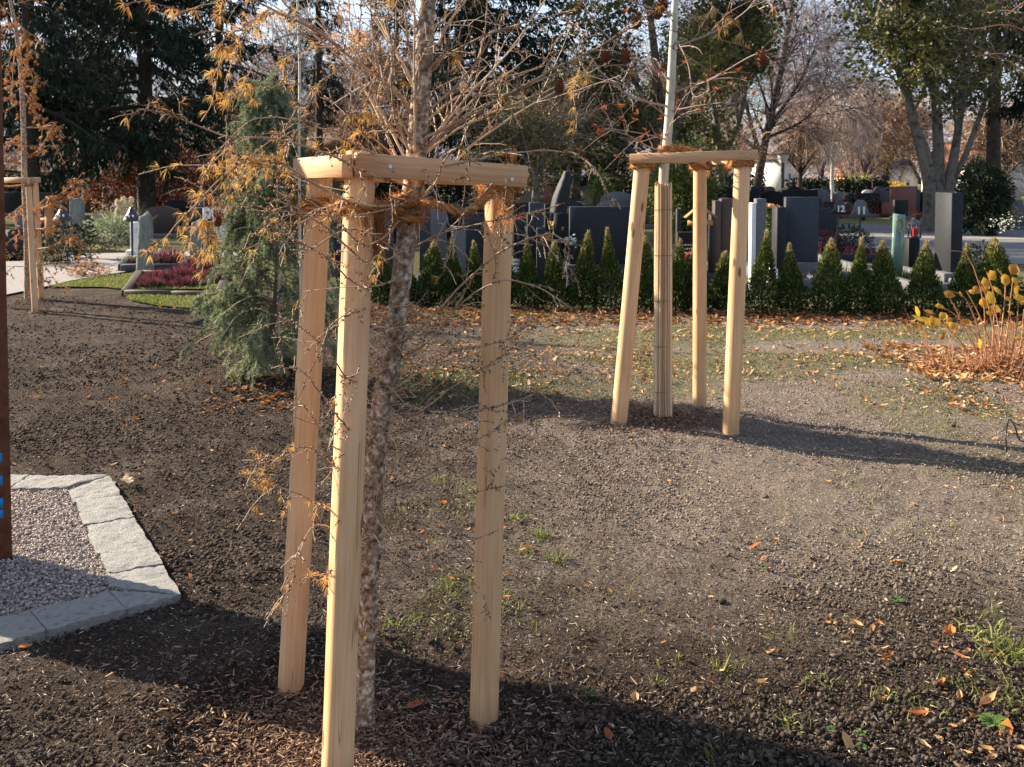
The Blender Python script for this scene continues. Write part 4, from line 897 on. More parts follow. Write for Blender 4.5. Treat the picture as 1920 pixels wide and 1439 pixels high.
# pampas grass
c = onground(230, 455); t = thing('pampas_grass', 'pampas grass with cream plumes beside the pole lantern', 'ornamental grass', tuple(c))
m = MB(); n = 500; d = nrm(np.column_stack([rng.normal(size=n) * .5, rng.normal(size=n) * .4, np.ones(n)])); tris(m, c + np.column_stack([rng.normal(size=n) * .12, rng.normal(size=n) * .12, np.zeros(n)]), d, rng.uniform(.5, 1.1, n), .02); part('blades', m, M['cedar'], t, kind='stuff')
Dp = c[1]
for (px, py0, py1) in ((219, 372, 405), (227, 368, 410), (234, 367, 402), (222, 375, 414), (246, 368, 392)):
    m = MB(); a_, b_ = at(px, py1, Dp), at(px, py0, Dp); n = 160; f = rng.random(n); C = a_ + (b_ - a_) * f[:, None] + rng.normal(size=(n, 3)) * .025 * np.sin(np.clip(f, .08, .95) * pi)[:, None]; quads(m, C, .09, .02, nrm(np.column_stack([rng.normal(size=n) * .5, rng.normal(size=n) * .5, -np.ones(n) * .5]))); part('plume', m, M['pampas'], t)
    m = MB(); tube1(m, [[c[0], c[1], 0], (a_ + b_) / 2], .006, 4); part('stalk', m, M['reed'], t)
# clipped hedge block
D = 15.6; t = thing('clipped_hedge', 'square clipped hedge with browned top between the marble leaves and the blue grey block', 'hedge', (xat(1448, D), D, 0))
m = MB(); x0, x1, z1 = xat(1436, D), xat(1462, D), zat(390, D); n = 3500; C = np.column_stack([rng.uniform(x0, x1, n), rng.uniform(D, D + .8, n), rng.uniform(0, z1, n)]); k = rng.integers(0, 3, n); C[k == 0, 1] = D + rng.uniform(-.03, .03, (k == 0).sum()); C[k == 1, 2] = z1 + rng.uniform(-.03, .02, (k == 1).sum())
quads(m, C[k != 1], .05, .03); part('foliage', m, M['thuja'], t, kind='stuff'); m = MB(); quads(m, C[k == 1], .05, .03); part('clipped_top', m, M['leaf'], t, kind='stuff')

# low kerbs, plots and lawns behind the hedge
def plot(label, px0, px1, py0, py1, mt, h=.12, fill=None, nf=0):
    q = [g2(px0, py0), g2(px1, py0), g2(px1 - (px1 - 960) * (py0 - py1) / (py0 - 330), py1), g2(px0 - (px0 - 960) * (py0 - py1) / (py0 - 330), py1)]
    t = thing('kerbed_grave', label, 'grave bed', (*np.mean(q, axis=0), 0))
    for i in range(4): kerb_box(t, q[i], q[(i + 1) % 4], .12, h, mt)
    if fill:
        P_ = np.array(q); f = MB(); n = nf; x = rng.uniform(P_[:, 0].min() + .1, P_[:, 0].max() - .1, n); y = rng.uniform(P_[:, 1].min() + .1, P_[:, 1].max() - .1, n); k = vnoise(x * 4, y * 4) > .35; x, y = x[k], y[k]; n = len(x)
        tris(f, np.column_stack([x, y, np.full(n, .02)]), nrm(np.column_stack([rng.normal(size=n) * .3, rng.normal(size=n) * .3, np.ones(n)])), rng.uniform(.15, .32, n), .03); part('planting', f, M[fill], t, kind='stuff')
    return t
plot('faded heather plot below the wide dark slab', 1045, 1185, 545, 515, 'g_blue', .10, 'heather_pale', 1500)
plot('kerbed plot with purple heather in front of the big blue grey block', 1470, 1545, 545, 512, 'g_grey', .16, 'heather_pale', 700)
plot('light kerbed plot behind the hedge below sign eleven', 1548, 1660, 535, 498, 'g_grey', .2, 'thuja', 500)
plot('dark kerbed plot holding the dwarf conifer near sign twelve', 1520, 1680, 492, 470, 'g_dark', .15, 'heather', 300)
plot('light kerbed plot at the foot of the charcoal stele', 1725, 1830, 560, 520, 'g_grey', .2, 'thuja', 500)
plot('kerbed plot with red flowers beside the low black stone', 1255, 1335, 540, 508, 'g_dark', .2, 'heather_pale', 400)
plot('kerbed plot with dark planting below the sloped pillar', 970, 1036, 545, 510, 'g_blue', .25, 'thuja', 300)
plot('kerbed plot with dark planting between larch trunk and post', 790, 900, 545, 510, 'g_blue', .22, 'heather_pale', 500)
def flowers(label, px, pz, D, mt, n=60, r=.12, pot='g_dark'):
    c = at(px, pz, D); t = thing('flower_bowl', label, 'flowers', (c[0], c[1], max(0, c[2] - .2)))
    m = MB(); tubes(m, np.array([[[c[0], c[1], c[2] - .2], [c[0], c[1], c[2] - .04]]]), np.array([[.07, .11]]), 9, cap=True); part('bowl', m, M[pot], t)
    m = MB(); lumps(m, c + rng.normal(size=(n, 3)) * r * np.array([.5, .5, .3]), rng.uniform(.015, .03, n)); part('blossoms', m, M[mt], t, kind='stuff')
    m = MB(); quads(m, c + rng.normal(size=(n, 3)) * r * np.array([.5, .5, .3]) - [0, 0, .02], .06, .03); part('leaves', m, M['thuja'], t, kind='stuff')
for a_ in [('bowl of dark red flowers below the low black stone', 1287, 480, 13.6, 'flower_red'), ('bowl of pink and cream flowers beside the leaning black slab', 1068, 452, 14.4, 'flower_white'), ('red flowers on the grave left of the sloped pillar', 975, 410, 19, 'flower_red'), ('yellow flowers beside the thin black stele', 1036, 425, 15.3, 'flower_yellow'),
           ('red flowers before the stones left of sign twelve', 1547, 398, 34, 'flower_red', 120, .5), ('bright red flower bed between the two number signs', 1618, 404, 36, 'flower_red', 300, 1.1), ('yellow and orange flowers right of the round evergreen', 1890, 402, 27, 'flower_yellow', 90, .35), ('white flowers right of the round evergreen', 1888, 417, 26, 'flower_white', 90, .35), ('red flowers at the foot of the many-stemmed tree', 1722, 401, 33, 'flower_red', 60, .3)]: flowers(*a_)
# pale small stones / figures at the tree foot
def angel(label, px, pytop, pybot, D, mt):
    x = xat(px, D); z0, z1 = zat(pybot, D), zat(pytop, D); h = z1 - z0; t = thing('stone_figure', label, 'statue', (x, D, z0)); m = MB()
    tubes(m, np.array([[[x, D, z0], [x, D, z0 + h * .12], [x, D, z0 + h * .2], [x, D, z0 + h * .55], [x, D, z0 + h * .85], [x, D, z0 + h * .9], [x, D, z0 + h]]]), np.array([[h * .3, h * .28, h * .12, h * .34, h * .22, h * .28, h * .08]]), 10, cap=True); part('body', m, M[mt], t)
angel('small white cone shaped figure at the foot of the many-stemmed tree', 1745, 404, 420, 32, 'g_white'); angel('small cream urn beside the white cone shaped figure', 1729, 409, 424, 32, 'g_beige')
for (px, D, lab) in ((372, 15.2, 'small white urn behind the heather bed'), (409, 15.0, 'second white urn behind the heather bed, nearest the cedar')): angel(lab, px, 488, 503, D, 'g_grey')
for (px, py, lab) in ((287, 468, 'small white figure on the far plot behind the slates'), (300, 466, 'white vase beside the small white figure')): angel(lab, px, py, py + 14, 21, 'g_white')

# arborvitae row
def arborvitae(px, pytop, D, label, wpx=60, seed=0):
    c = np.array([xat(px, D), D, 0.]); H_ = zat(pytop, D); r0 = wpx / 2 / F * D; t = thing('arborvitae', label, 'arborvitae', tuple(c), 'young arborvitae planted in a row')
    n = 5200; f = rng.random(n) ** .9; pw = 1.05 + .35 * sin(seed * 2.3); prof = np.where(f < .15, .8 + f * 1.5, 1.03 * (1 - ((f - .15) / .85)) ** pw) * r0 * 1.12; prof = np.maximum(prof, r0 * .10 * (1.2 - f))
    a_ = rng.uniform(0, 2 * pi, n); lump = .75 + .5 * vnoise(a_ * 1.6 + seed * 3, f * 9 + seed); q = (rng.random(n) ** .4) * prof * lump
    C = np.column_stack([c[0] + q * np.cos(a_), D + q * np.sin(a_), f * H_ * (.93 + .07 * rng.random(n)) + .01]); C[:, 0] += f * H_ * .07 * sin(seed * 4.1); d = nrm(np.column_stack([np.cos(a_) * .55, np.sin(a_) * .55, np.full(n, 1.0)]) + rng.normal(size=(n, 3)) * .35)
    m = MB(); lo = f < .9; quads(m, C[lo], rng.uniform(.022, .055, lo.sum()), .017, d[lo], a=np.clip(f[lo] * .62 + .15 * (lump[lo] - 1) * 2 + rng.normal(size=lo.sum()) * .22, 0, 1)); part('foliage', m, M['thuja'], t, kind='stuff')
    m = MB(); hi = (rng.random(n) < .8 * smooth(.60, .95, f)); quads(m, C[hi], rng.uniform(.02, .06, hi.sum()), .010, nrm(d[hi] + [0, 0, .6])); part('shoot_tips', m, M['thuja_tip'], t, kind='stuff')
    m = MB(); tube1(m, [c, c + [0, 0, H_ * .93]], [.012, .003], 6); part('trunk', m, M['bark_dark'], t)
AV = [(716, 470, 12.6, 50), (762, 462, 12.6, 50), (806, 455, 12.5, 52), (850, 452, 12.4, 50), (893, 456, 12.4, 48), (938, 462, 12.3, 50), (992, 450, 12.2, 56), (1043, 456, 12.2, 56), (1093, 438, 12.1, 52), (1146, 431, 12.1, 66), (1210, 446, 12.0, 58), (1268, 452, 11.95, 56), (1308, 470, 11.95, 50), (1360, 476, 11.9, 52), (1430, 436, 11.85, 72), (1489, 462, 11.8, 62), (1556, 452, 11.7, 66), (1611, 450, 11.7, 66), (1665, 455, 11.65, 66), (1732, 456, 11.6, 70), (1812, 462, 11.5, 86), (1876, 450, 11.4, 80), (1950, 455, 11.3, 80)]
labs = ['leftmost arborvitae of the row, between front post and larch trunk', 'arborvitae just left of the larch trunk', 'arborvitae just right of the larch trunk', 'second arborvitae right of the larch trunk', 'arborvitae touching the left edge of the right-hand larch post', 'arborvitae hidden behind the right-hand larch post', 'first arborvitae right of the larch tripod, below the sloped pillar', 'arborvitae in front of the leaning black slab', 'slim pointed arborvitae before the wide dark slab', 'tallest arborvitae, before the right half of the wide dark slab', 'arborvitae between the slanting post and the reed wrapped stem', 'arborvitae just right of the reed wrapped stem', 'short arborvitae behind the middle post of the right tripod', 'arborvitae between middle and right post of the right tripod', 'wispy topped arborvitae before the white marble leaves', 'short arborvitae below the big blue grey block', 'sunlit arborvitae below sign twelve', 'sunlit arborvitae below sign eleven', 'arborvitae left of the green glass stele', 'golden brown arborvitae left of the charcoal stele', 'broad arborvitae right of the charcoal stele', 'arborvitae behind the yellow-leaved shrub', 'arborvitae at the right end of the row']
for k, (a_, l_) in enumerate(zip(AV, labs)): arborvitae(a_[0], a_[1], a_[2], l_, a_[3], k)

# far rows of graves
rowsd = [(25, 16), (32, 22), (40, 26), (50, 30)]
shapes = ['box', 'arch', 'shoulder', 'slant', 'peak']; mts = ['g_dark', 'g_black', 'g_grey', 'g_blue', 'g_brown', 'g_red', 'g_beige', 'g_white']
mtw = {'g_dark': 'dark', 'g_black': 'black', 'g_grey': 'grey', 'g_blue': 'blue grey', 'g_brown': 'brown', 'g_red': 'reddish', 'g_beige': 'sandstone', 'g_white': 'white'}
shw = {'box': 'square topped', 'arch': 'round topped', 'shoulder': 'shouldered', 'slant': 'slant topped', 'peak': 'pointed'}
zones = [(962, 1040, 'above the sloped pillar'), (1040, 1190, 'above the wide dark slab'), (1190, 1340, 'between the posts of the right tripod'), (1340, 1480, 'above the white marble leaves'), (1480, 1570, 'above the big blue grey block'), (1570, 1650, 'behind the number signs'), (1650, 1745, 'behind the green glass stele'), (1745, 1921, 'right of the round evergreen'), (640, 962, 'seen through the larch tripod'), (0, 500, 'in the shade under the tall spruces')]
cnt = {}; r2 = np.random.default_rng(21)
def far_grave(px, D, wpx, top, sh, mt, row):
    z = [q[2] for q in zones if q[0] <= px < q[1]]; z = z[0] if z else 'beyond the graves'
    key = (mt, sh, z, row); cnt[key] = cnt.get(key, 0) + 1
    nth = ['', ', second from the left', ', third from the left', ', fourth from the left', ', fifth from the left', ', sixth from the left', ', seventh from the left'][min(cnt[key] - 1, 6)]
    lab = f"{mtw[mt]} {shw[sh]} gravestone {z}{nth or ', ' + row}"
    g = grave('gravestone', px - wpx / 2, px + wpx / 2, top, D, mt, lab, sh, .2, (.12, .15, 'g_grey' if r2.random() < .5 else 'g_dark'), group='gravestones in the far rows')
for (D, n), row in zip(rowsd, ['nearest far row', 'second far row', 'third far row', 'rearmost row']):
    for px in np.sort(r2.uniform(962, 1900, n)):
        if 1535 < px < 1925 and D < 38: continue
        hpx = r2.uniform(.75, 1.25) * F / D; base = 330 + 3040 / D
        far_grave(px, D + r2.uniform(-1, 1), r2.uniform(.5, 1.1) * F / D, max(base - hpx, 350), shapes[r2.integers(5)], mts[min(7, int(r2.beta(1.1, 1.9) * 8))], row)
for (px, D) in [(60, 26), (85, 31), (115, 36), (300, 26), (330, 30), (365, 33), (430, 28), (460, 34), (20, 40)]: far_grave(px, D, r2.uniform(.6, .9) * F / D, 330 + 3040 / D - r2.uniform(.8, 1.1) * F / D, shapes[r2.integers(5)], mts[r2.integers(5)], 'scattered')
for (px, D) in [(1560, 38), (1592, 38.5), (1640, 40), (1668, 39), (1690, 37), (1540, 39), (1895, 32), (1912, 30)]: far_grave(px, D, 26, 376 + r2.uniform(-3, 5), shapes[r2.integers(3)], ['g_brown', 'g_dark', 'g_black', 'g_grey', 'g_red'][r2.integers(5)], 'beyond the road')
for (px, D) in [(720, 22), (745, 26), (820, 30), (850, 24), (880, 34), (700, 30)]: far_grave(px, D, r2.uniform(.6, .9) * F / D, 330 + 3040 / D - r2.uniform(.8, 1.1) * F / D, shapes[r2.integers(5)], mts[r2.integers(5)], 'scattered')

# ------------------------------------------------------------------ buildings far behind
def house(label, px0, px1, pyeave, pyridge, D, depth, wall, roof, gable_front=True, wins=(), name='house'):
    x0, x1 = xat(px0, D), xat(px1, D); ze, zr = zat(pyeave, D), zat(pyridge, D); t = thing(name, label, 'house', ((x0 + x1) / 2, D, 0)); m = MB()
    if gable_front:
        prism(m, [(x0, 0), (x0, ze), ((x0 + x1) / 2, zr), (x1, ze), (x1, 0)], D, D + depth); part('wall', m, M[wall], t)
        m = MB(); o = .35; w = (x1 - x0) / 2
        for s_ in (-1, 1):
            xe = (x0 + x1) / 2 + s_ * (w + o); zz = ze - (zr - ze) * o / w
            P_ = [((x0 + x1) / 2, zr + .05), (xe, zz + .05), (xe, zz + .25), ((x0 + x1) / 2, zr + .27)]
            mm = MB(); prism(mm, P_, D - .4, D + depth + .4); part('roof', mm, M[roof], t)
    else:
        box(m, ((x0 + x1) / 2, D + depth / 2, ze / 2), (x1 - x0, depth, ze)); part('wall', m, M[wall], t); m = MB(); yc = D + depth / 2; o = .5
        V = [[x0 - o, D - o, ze], [x1 + o, D - o, ze], [x1 + o, D + depth + o, ze], [x0 - o, D + depth + o, ze], [x0 - o, yc, zr], [x1 + o, yc, zr]]
        m.add(V, [[0, 1, 5, 4], [2, 3, 4, 5], [0, 3, 2, 1]]); m.F3.append(np.array([[0, 4, 3], [1, 2, 5]])); part('roof', m, M[roof], t)
    for (wx, wy, ww, wh) in wins:
        m = MB(); c = at(wx, wy, D); w_, h_ = ww / F * D, wh / F * D; box(m, (c[0], D - .02, c[2]), (w_, .1, h_)); o_ = part('window', m, M['white_paint'], t); m = MB(); box(m, (c[0], D - .08, c[2]), (w_ * .82, .04, h_ * .82)); part('pane', m, M['window_glass'], o_)
house('white rendered house with balcony behind the park lamp', 1452, 1500, 300, 296, 95, 9, 'plaster', 'roof_grey', False, [(1480, 330, 5, 10), (1466, 325, 5, 22)])
house('white block beside the park lamp with dark windows', 1418, 1455, 318, 310, 105, 9, 'plaster', 'roof_grey', False, [(1430, 338, 6, 8), (1442, 338, 6, 8)])
house('low white building behind the weeping birch', 1508, 1542, 343, 338, 90, 7, 'plaster', 'roof_grey', False, [(1514, 352, 5, 8)])
house('ochre house behind the autumn trees', 1600, 1685, 330, 300, 130, 10, 'plaster_orange', 'roof_red', False, [(1650, 340, 6, 8), (1670, 340, 6, 8)])
house('small white gabled house left of the many-stemmed tree', 1684, 1720, 335, 303, 100, 10, 'plaster', 'roof_grey', True, [(1702, 345, 6, 7)])
house('white house with a red tiled roof at the right edge', 1835, 2010, 308, 262, 85, 12, 'plaster', 'roof_red', False, [(1893, 342, 9, 8), (1860, 342, 7, 8), (1940, 342, 9, 8)])
house('brown roofed chapel behind the larch tripod', 560, 700, 296, 232, 62, 12, 'bark_grey', 'roof_brown', False, [(640, 310, 8, 14), (600, 310, 8, 14)], 'chapel')
house('grey rendered building behind the left graves', 30, 330, 300, 270, 95, 12, 'g_grey', 'roof_grey', False, [(205, 345, 8, 8), (225, 345, 8, 8), (245, 345, 8, 8), (180, 345, 8, 8), (90, 345, 8, 8)])
house('pale house far behind the left spruces', 380, 520, 320, 290, 120, 12, 'g_grey', 'roof_grey', False, [(420, 335, 6, 7)])
# long pale cemetery wall with openings
D = 75; x0, x1 = xat(940, D), xat(1340, D); t = thing('cemetery_wall', 'long pale cemetery wall with a row of openings above the dark stones', 'wall', ((x0 + x1) / 2, D, 0))
m = MB(); box(m, ((x0 + x1) / 2, D, .3), (x1 - x0, .3, .6)); part('base', m, M['plaster'], t); m = MB(); box(m, ((x0 + x1) / 2, D, .96), (x1 - x0, .34, .2)); part('coping', m, M['plaster'], t)
for k in range(40):
    m = MB(); xx = x0 + (k + .5) * (x1 - x0) / 40; box(m, (xx, D, .73), (.2, .2, .26)); part('baluster', m, M['plaster'], t)
# pale railing left, three hoops
D = 42; t = thing('railing', 'pale arched metal railing behind the pampas grass', 'railing', (xat(225, D), D, 0))
for k in range(5):
    px = 193 + k * 17; m = MB(); xa, xb = xat(px, D), xat(px + 15, D); za = zat(350, D); P_ = [[xa, D, 0], [xa, D, za - .1], [xa + .08, D, za], [xb - .08, D, za], [xb, D, za - .1], [xb, D, 0]]; tube1(m, P_, .035, 5); part('hoop', m, M['g_white'], t)
# ------------------------------------------------------------------ background trees
def tree_root(name, label, px, D, cat='tree', group=None): return thing(name, label, cat, (xat(px, D), D, 0), group)
def spruce(px, D, height, spread, label, ztop_bare=2.2, n1=150, dens=1.0, tr=.3, seed=0, lean=0, rx0=None, name='spruce_tree', mt='spruce', hang=.35, leaf=.30):
    global rng
    rng = np.random.default_rng(100 + seed)
    t = tree_root(name, label, px, D); x0 = xat(px, D)
    tp = np.array([[x0, D, 0], [x0 + lean * .4, D, height * .5], [x0 + lean, D, height]]); tp = curve(tp, 9); m = MB(); tr_ = np.linspace(tr, tr * .12, 9); tubes(m, tp[None], tr_[None], 10); part('trunk', m, M['bark_dark'], t, True)
    P1, R1, idx, tt = grow(tp[None], tr_[None], n1, ztop_bare / height, .98, lambda t_, n, i: spread * (1 - (t_ - ztop_bare / height) * .85) * rng.uniform(.55, 1.1, n) * (.75 + .25 * smooth(ztop_bare / height, ztop_bare / height + .1, t_)), (80, 105), 7, -.05, .45, .06, .3, .2, flat=True)
    # tips lift again
    P1[:, -1, 2] += .05 * spread; 
    P2, R2, _, _ = grow(P1, R1, int(n1 * 14), .12, 1.0, lambda t_, n, i: spread * .34 * (1.15 - t_) * rng.uniform(.5, 1.2, n) + .25, (35, 75), 5, 0, .35, .08, .5, .3, flat=True)
    m = MB(); tubes(m, P1, R1 * .8 + .008, 4); ribbons(m, P2[::2], np.maximum(R2[::2], .010)); part('branches', m, M['bark_dark'], t, kind='stuff')
    n = int(n1 * 185 * dens); i = rng.integers(0, len(P2), n); f = rng.random(n); C, T = interp(P2[i], f)
    hangd = nrm(np.column_stack([T[:, 0] * .5, T[:, 1] * .5, -np.ones(n) * rng.uniform(.2, 1.6, n)]) + rng.normal(size=(n, 3)) * .35)
    shade = np.clip(.25 + .22 * rng.normal(size=n) + .3 * (vnoise(P2[i, 0, 0] * 1.3, P2[i, 0, 2] * 1.3) - .4), 0, 1)
    m = MB(); quads(m, C, rng.uniform(.5, 1.3, n) * leaf, rng.uniform(.25, .5, n) * leaf * .5, hangd, a=shade); part('needles', m, M[mt], t, kind='stuff')
    return t
spruce(275, 34, 22, 4.6, 'huge dark spruce with a straight trunk behind the left graves', 2.2, 250, 1.6, .30, 1)
spruce(165, 44, 21, 4.4, 'dark spruce filling the gap left of the huge spruce trunk', 3.2, 120, 1.2, .25, 11)
spruce(745, 66, 22, 3.6, 'dark conifer far behind the front larch trunk', 2.0, 90, 1.0, .3, 12)
spruce(60, 30, 20, 3.4, 'dark spruce at the left edge behind the left larch', 2.4, 150, 1.1, .25, 2)
spruce(-90, 34, 21, 5.0, 'dark spruce just beyond the left edge', 1.5, 90, .6, .25, 3)
spruce(415, 46, 22, 4.2, 'dark spruce right of the huge spruce', 2.6, 130, 1.0, .25, 4)
spruce(905, 36, 21, 4.3, 'dark spruce behind the crown of the front larch', 2.6, 210, 1.35, .28, 5)
spruce(600, 52, 24, 2.0, 'slim dark spruce above the brown roofed chapel', 4.5, 80, .8, .22, 6)
spruce(1860, 40, 20, 3.6, 'dark fir in the upper right corner', 5.3, 110, 1.2, .3, 7, mt='spruce')
spruce(2010, 30, 18, 3.2, 'dark fir beyond the right edge', 3, 70, .8, .3, 8)

def broad(label, px, D, stems, crown, mt_leaf=None, n1=30, n2=260, n3=1800, nl=0, leaf=.15, bark='bark_grey', twig='brown_twig', seed=0, spread=(.9, 2.4), droop=.1, up=.35, tr=None, name='broadleaf_tree', tw=.006, ang=(25, 60), l3=(.5, 1.3), l2=(.8, 1.8), crowncut=.35, lshade=None, clumps=0):
    """stems: list of (pixel path, base radius); limbs, twigs, leaves grow from them"""
    global rng
    rng = np.random.default_rng(300 + seed); t = tree_root(name, label, px, D); m = MB(); SP, SR = [], []
    for path, r in stems:
        p = curve([at(a, b, D + (c if len(q) > 2 else 0)) if b is not None else np.array([xat(a, D), D, 0.]) for q in path for (a, b, c) in [(q[0], q[1], q[2] if len(q) > 2 else 0)]], 12)
        SP.append(p); SR.append(np.linspace(r, r * .22, 12))
    SP, SR = np.array(SP), np.array(SR); tubes(m, SP, SR, 9); part('trunk', m, M[bark], t, True)
    P1, R1, _, _ = grow(SP, SR, n1, crowncut, 1, spread, ang, 7, up, droop, .10, .45, .25)
    P2, R2, _, _ = grow(np.concatenate([P1, P1, ]), np.concatenate([R1, R1]), n2, .15, 1, l2, (25, 65), 6, up * .6, droop, .12, .5, .3)
    P3, R3, _, _ = grow(P2, R2, n3, .1, 1, l3, (20, 60), 4, up * .3, droop * 2, .14, .6, .4)
    m = MB(); tubes(m, P1, np.maximum(R1, tw * 2), 5); (ribbons(m, P2, np.maximum(R2, tw * 1.6)) if D > 50 else tubes(m, P2, np.maximum(R2, tw * 1.5), 3)); part('branches', m, M[bark], t, kind='stuff')
    m = MB(); ribbons(m, P3, np.maximum(R3, tw), rng.random(len(P3))); part('twigs', m, M[twig], t, kind='stuff')
    if nl:
        i = rng.integers(0, len(P3), nl)
        if clumps: i = i[fbm(P3[i, 0, 0] * clumps, P3[i, 0, 2] * clumps, 3) > -.02]
        n = len(i); C, T = interp(P3[i], rng.random(n)); C = C + rng.normal(size=(n, 3)) * leaf * .8
        sh = np.clip(.45 + .9 * (vnoise(C[:, 0] * .8 + 4, C[:, 2] * .8) - .5) + rng.normal(size=n) * .16, 0, 1)
        m = MB(); quads(m, C, rng.uniform(.6, 1.3, n) * leaf, rng.uniform(.5, .9, n) * leaf, a=sh); part('leaves', m, M[mt_leaf], t, kind='stuff')
    return t
# many-stemmed tree, right
broad('tall grey many-stemmed tree with olive leaves behind the charcoal stele', 1760, 29, [
    ([(1742, None), (1742, 380), (1738, 330), (1715, 240), (1690, 150), (1655, 40), (1630, -60)], .20),
    ([(1748, None), (1745, 350), (1740, 290), (1712, 215), (1700, 120), (1720, 0), (1730, -60)], .14),
    ([(1762, None, 1), (1760, 360, 1), (1758, 240, 1), (1748, 130, .5), (1730, 20), (1722, -60)], .22),
    ([(1775, None, 1), (1778, 350, 1), (1788, 300, 1), (1800, 220, 1.5), (1815, 120, 2), (1830, -20, 2)], .20),
    ([(1778, None, 1), (1785, 350, 1), (1815, 280, 1), (1850, 180, 1.5), (1880, 100, 2), (1900, 0, 2)], .12)],
    None, 'ivy', 62, 560, 3000, 20000, .14, seed=1, spread=(1.0, 2.6), up=.25, droop=.1, crowncut=.5, clumps=.8)
# ivy-green trees, middle
broad('leaning grey trunked tree with dark green crown behind the right tripod', 1215, 36, [
    ([(1213, None), (1222, 360), (1232, 300), (1234, 200), (1228, 100), (1215, 0), (1210, -60)], .30),
    ([(1228, 330), (1255, 270), (1285, 200), (1310, 120), (1320, 20)], .18),
    ([(1232, 300), (1190, 290), (1150, 262), (1105, 240)], .13), ([(1235, 240), (1200, 170), (1160, 100), (1140, 30)], .13)],
    None, 'ivy', 50, 560, 3000, 24000, .17, seed=2, spread=(1.2, 2.8), up=.15, droop=.15, crowncut=.3, clumps=.6)
broad('dark ivy-clad tree right of the pale young stem', 1340, 44, [([(1355, None), (1352, 330), (1345, 240), (1330, 150), (1335, 60)], .22), ([(1352, 300), (1385, 230), (1400, 150), (1395, 90)], .15)],
    None, 'ivy', 30, 320, 1800, 12500, .19, seed=3, spread=(1.2, 2.6), up=.15, crowncut=.3, clumps=.6)
broad('low spreading green tree left of the right tripod', 1090, 40, [([(1075, None), (1080, 340), (1095, 270), (1110, 200), (1120, 150)], .2), ([(1085, 320), (1050, 270), (1020, 240)], .12), ([(1090, 290), (1140, 255), (1180, 245)], .12)],
    None, 'ivy', 38, 380, 2400, 20000, .18, seed=4, spread=(1.0, 2.4), up=.1, crowncut=.3, clumps=.5)
broad('small branching tree right of the front larch post', 1003, 30, [([(1003, None), (1003, 350), (1006, 318)], .13), ([(1005, 330), (990, 290), (980, 250)], .07), ([(1006, 325), (1025, 285), (1040, 250)], .07)],
    None, 'ivy', 16, 130, 700, 2600, .12, seed=5, spread=(.6, 1.3), up=.4, crowncut=.3, clumps=.5)
# bare birches and friends
broad('tall bare birch with fine purple brown twigs in the middle distance', 1440, 58, [
    ([(1415, None), (1425, 320), (1440, 240), (1462, 150), (1478, 60), (1485, 20), (1488, -10)], .28),
    ([(1428, 300), (1405, 220), (1385, 130), (1380, 40)], .14), ([(1440, 240), (1490, 170), (1520, 110), (1535, 70)], .12), ([(1435, 260), (1500, 230), (1545, 190)], .10), ([(1430, 290), (1350, 220), (1320, 150)], .12)],
    None, None, 90, 1000, 9000, 0, seed=6, twig='birch_twig', spread=(1.8, 4.4), droop=.55, up=.45, l3=(.9, 2.2), l2=(1.2, 2.6), tw=.009, crowncut=.2, bark='bark_dark', name='birch_tree')
broad('weeping birch with a white stem before the autumn trees', 1560, 70, [([(1561, None), (1560, 330), (1563, 270), (1568, 225), (1570, 195)], .16)],
    None, 'autumn', 26, 260, 1700, 900, .12, seed=7, twig='birch_twig', spread=(1.2, 2.8), droop=1.3, up=.5, l3=(.9, 2.4), l2=(1.0, 2.2), tw=.010, crowncut=.35, bark='birch_bark', name='birch_tree')
broad('small bare round-headed tree before the white house', 1499, 62, [([(1499, None), (1500, 335), (1502, 310)], .22), ([(1501, 325), (1480, 300), (1470, 280)], .1), ([(1501, 325), (1520, 296), (1530, 270)], .1), ([(1501, 320), (1500, 290), (1504, 262)], .1)],
    None, None, 26, 220, 1800, 0, seed=8, spread=(.8, 1.8), up=.4, tw=.010, crowncut=.3, twig='brown_twig', bark='bark_dark')
broad('small bare tree between the posts of the right tripod', 1358, 52, [([(1358, None), (1359, 335), (1360, 322)], .22), ([(1359, 330), (1340, 305), (1330, 285)], .1), ([(1360, 328), (1378, 300), (1390, 285)], .1)],
    None, None, 20, 160, 1200, 0, seed=9, spread=(.7, 1.5), up=.4, tw=.009, crowncut=.3, bark='bark_dark')
for k, (px, D, top, lab, lf, tg) in enumerate([(1620, 88, 215, 'yellowing tree with a thin trunk left of the small gabled house', 3200, 'brown_twig'), (1662, 95, 190, 'russet tree in front of the small gabled house', 3600, 'brown_twig'), (1595, 105, 145, 'tall bare tree behind the weeping birch', 0, 'birch_twig'), (1690, 110, 200, 'bare brown tree behind the russet tree', 600, 'brown_twig'), (1880, 70, 250, 'bare tree in front of the red roofed house', 0, 'brown_twig'), (1540, 98, 190, 'bare tree between the two birches', 0, 'birch_twig'), (1500, 110, 110, 'hazy bare tree behind the tall birch', 0, 'birch_twig')]):
    broad(lab, px, D, [([(px, None), (px + 2, 330), (px + 5, (330 + top) / 2 + 20), (px + 8, top + 20)], .24), ([(px + 2, 325), (px - 18, (330 + top) / 2), (px - 24, top + 50)], .13), ([(px + 2, 320), (px + 26, (330 + top) / 2), (px + 34, top + 40)], .13)],
          None, 'autumn', 34, 360, 3000, lf, .22, seed=20 + k, twig=tg, spread=(1.4, 3.0), up=.4, droop=.3, tw=.013, crowncut=.22, l2=(1.2, 2.6), l3=(.8, 1.9), bark='bark_dark')
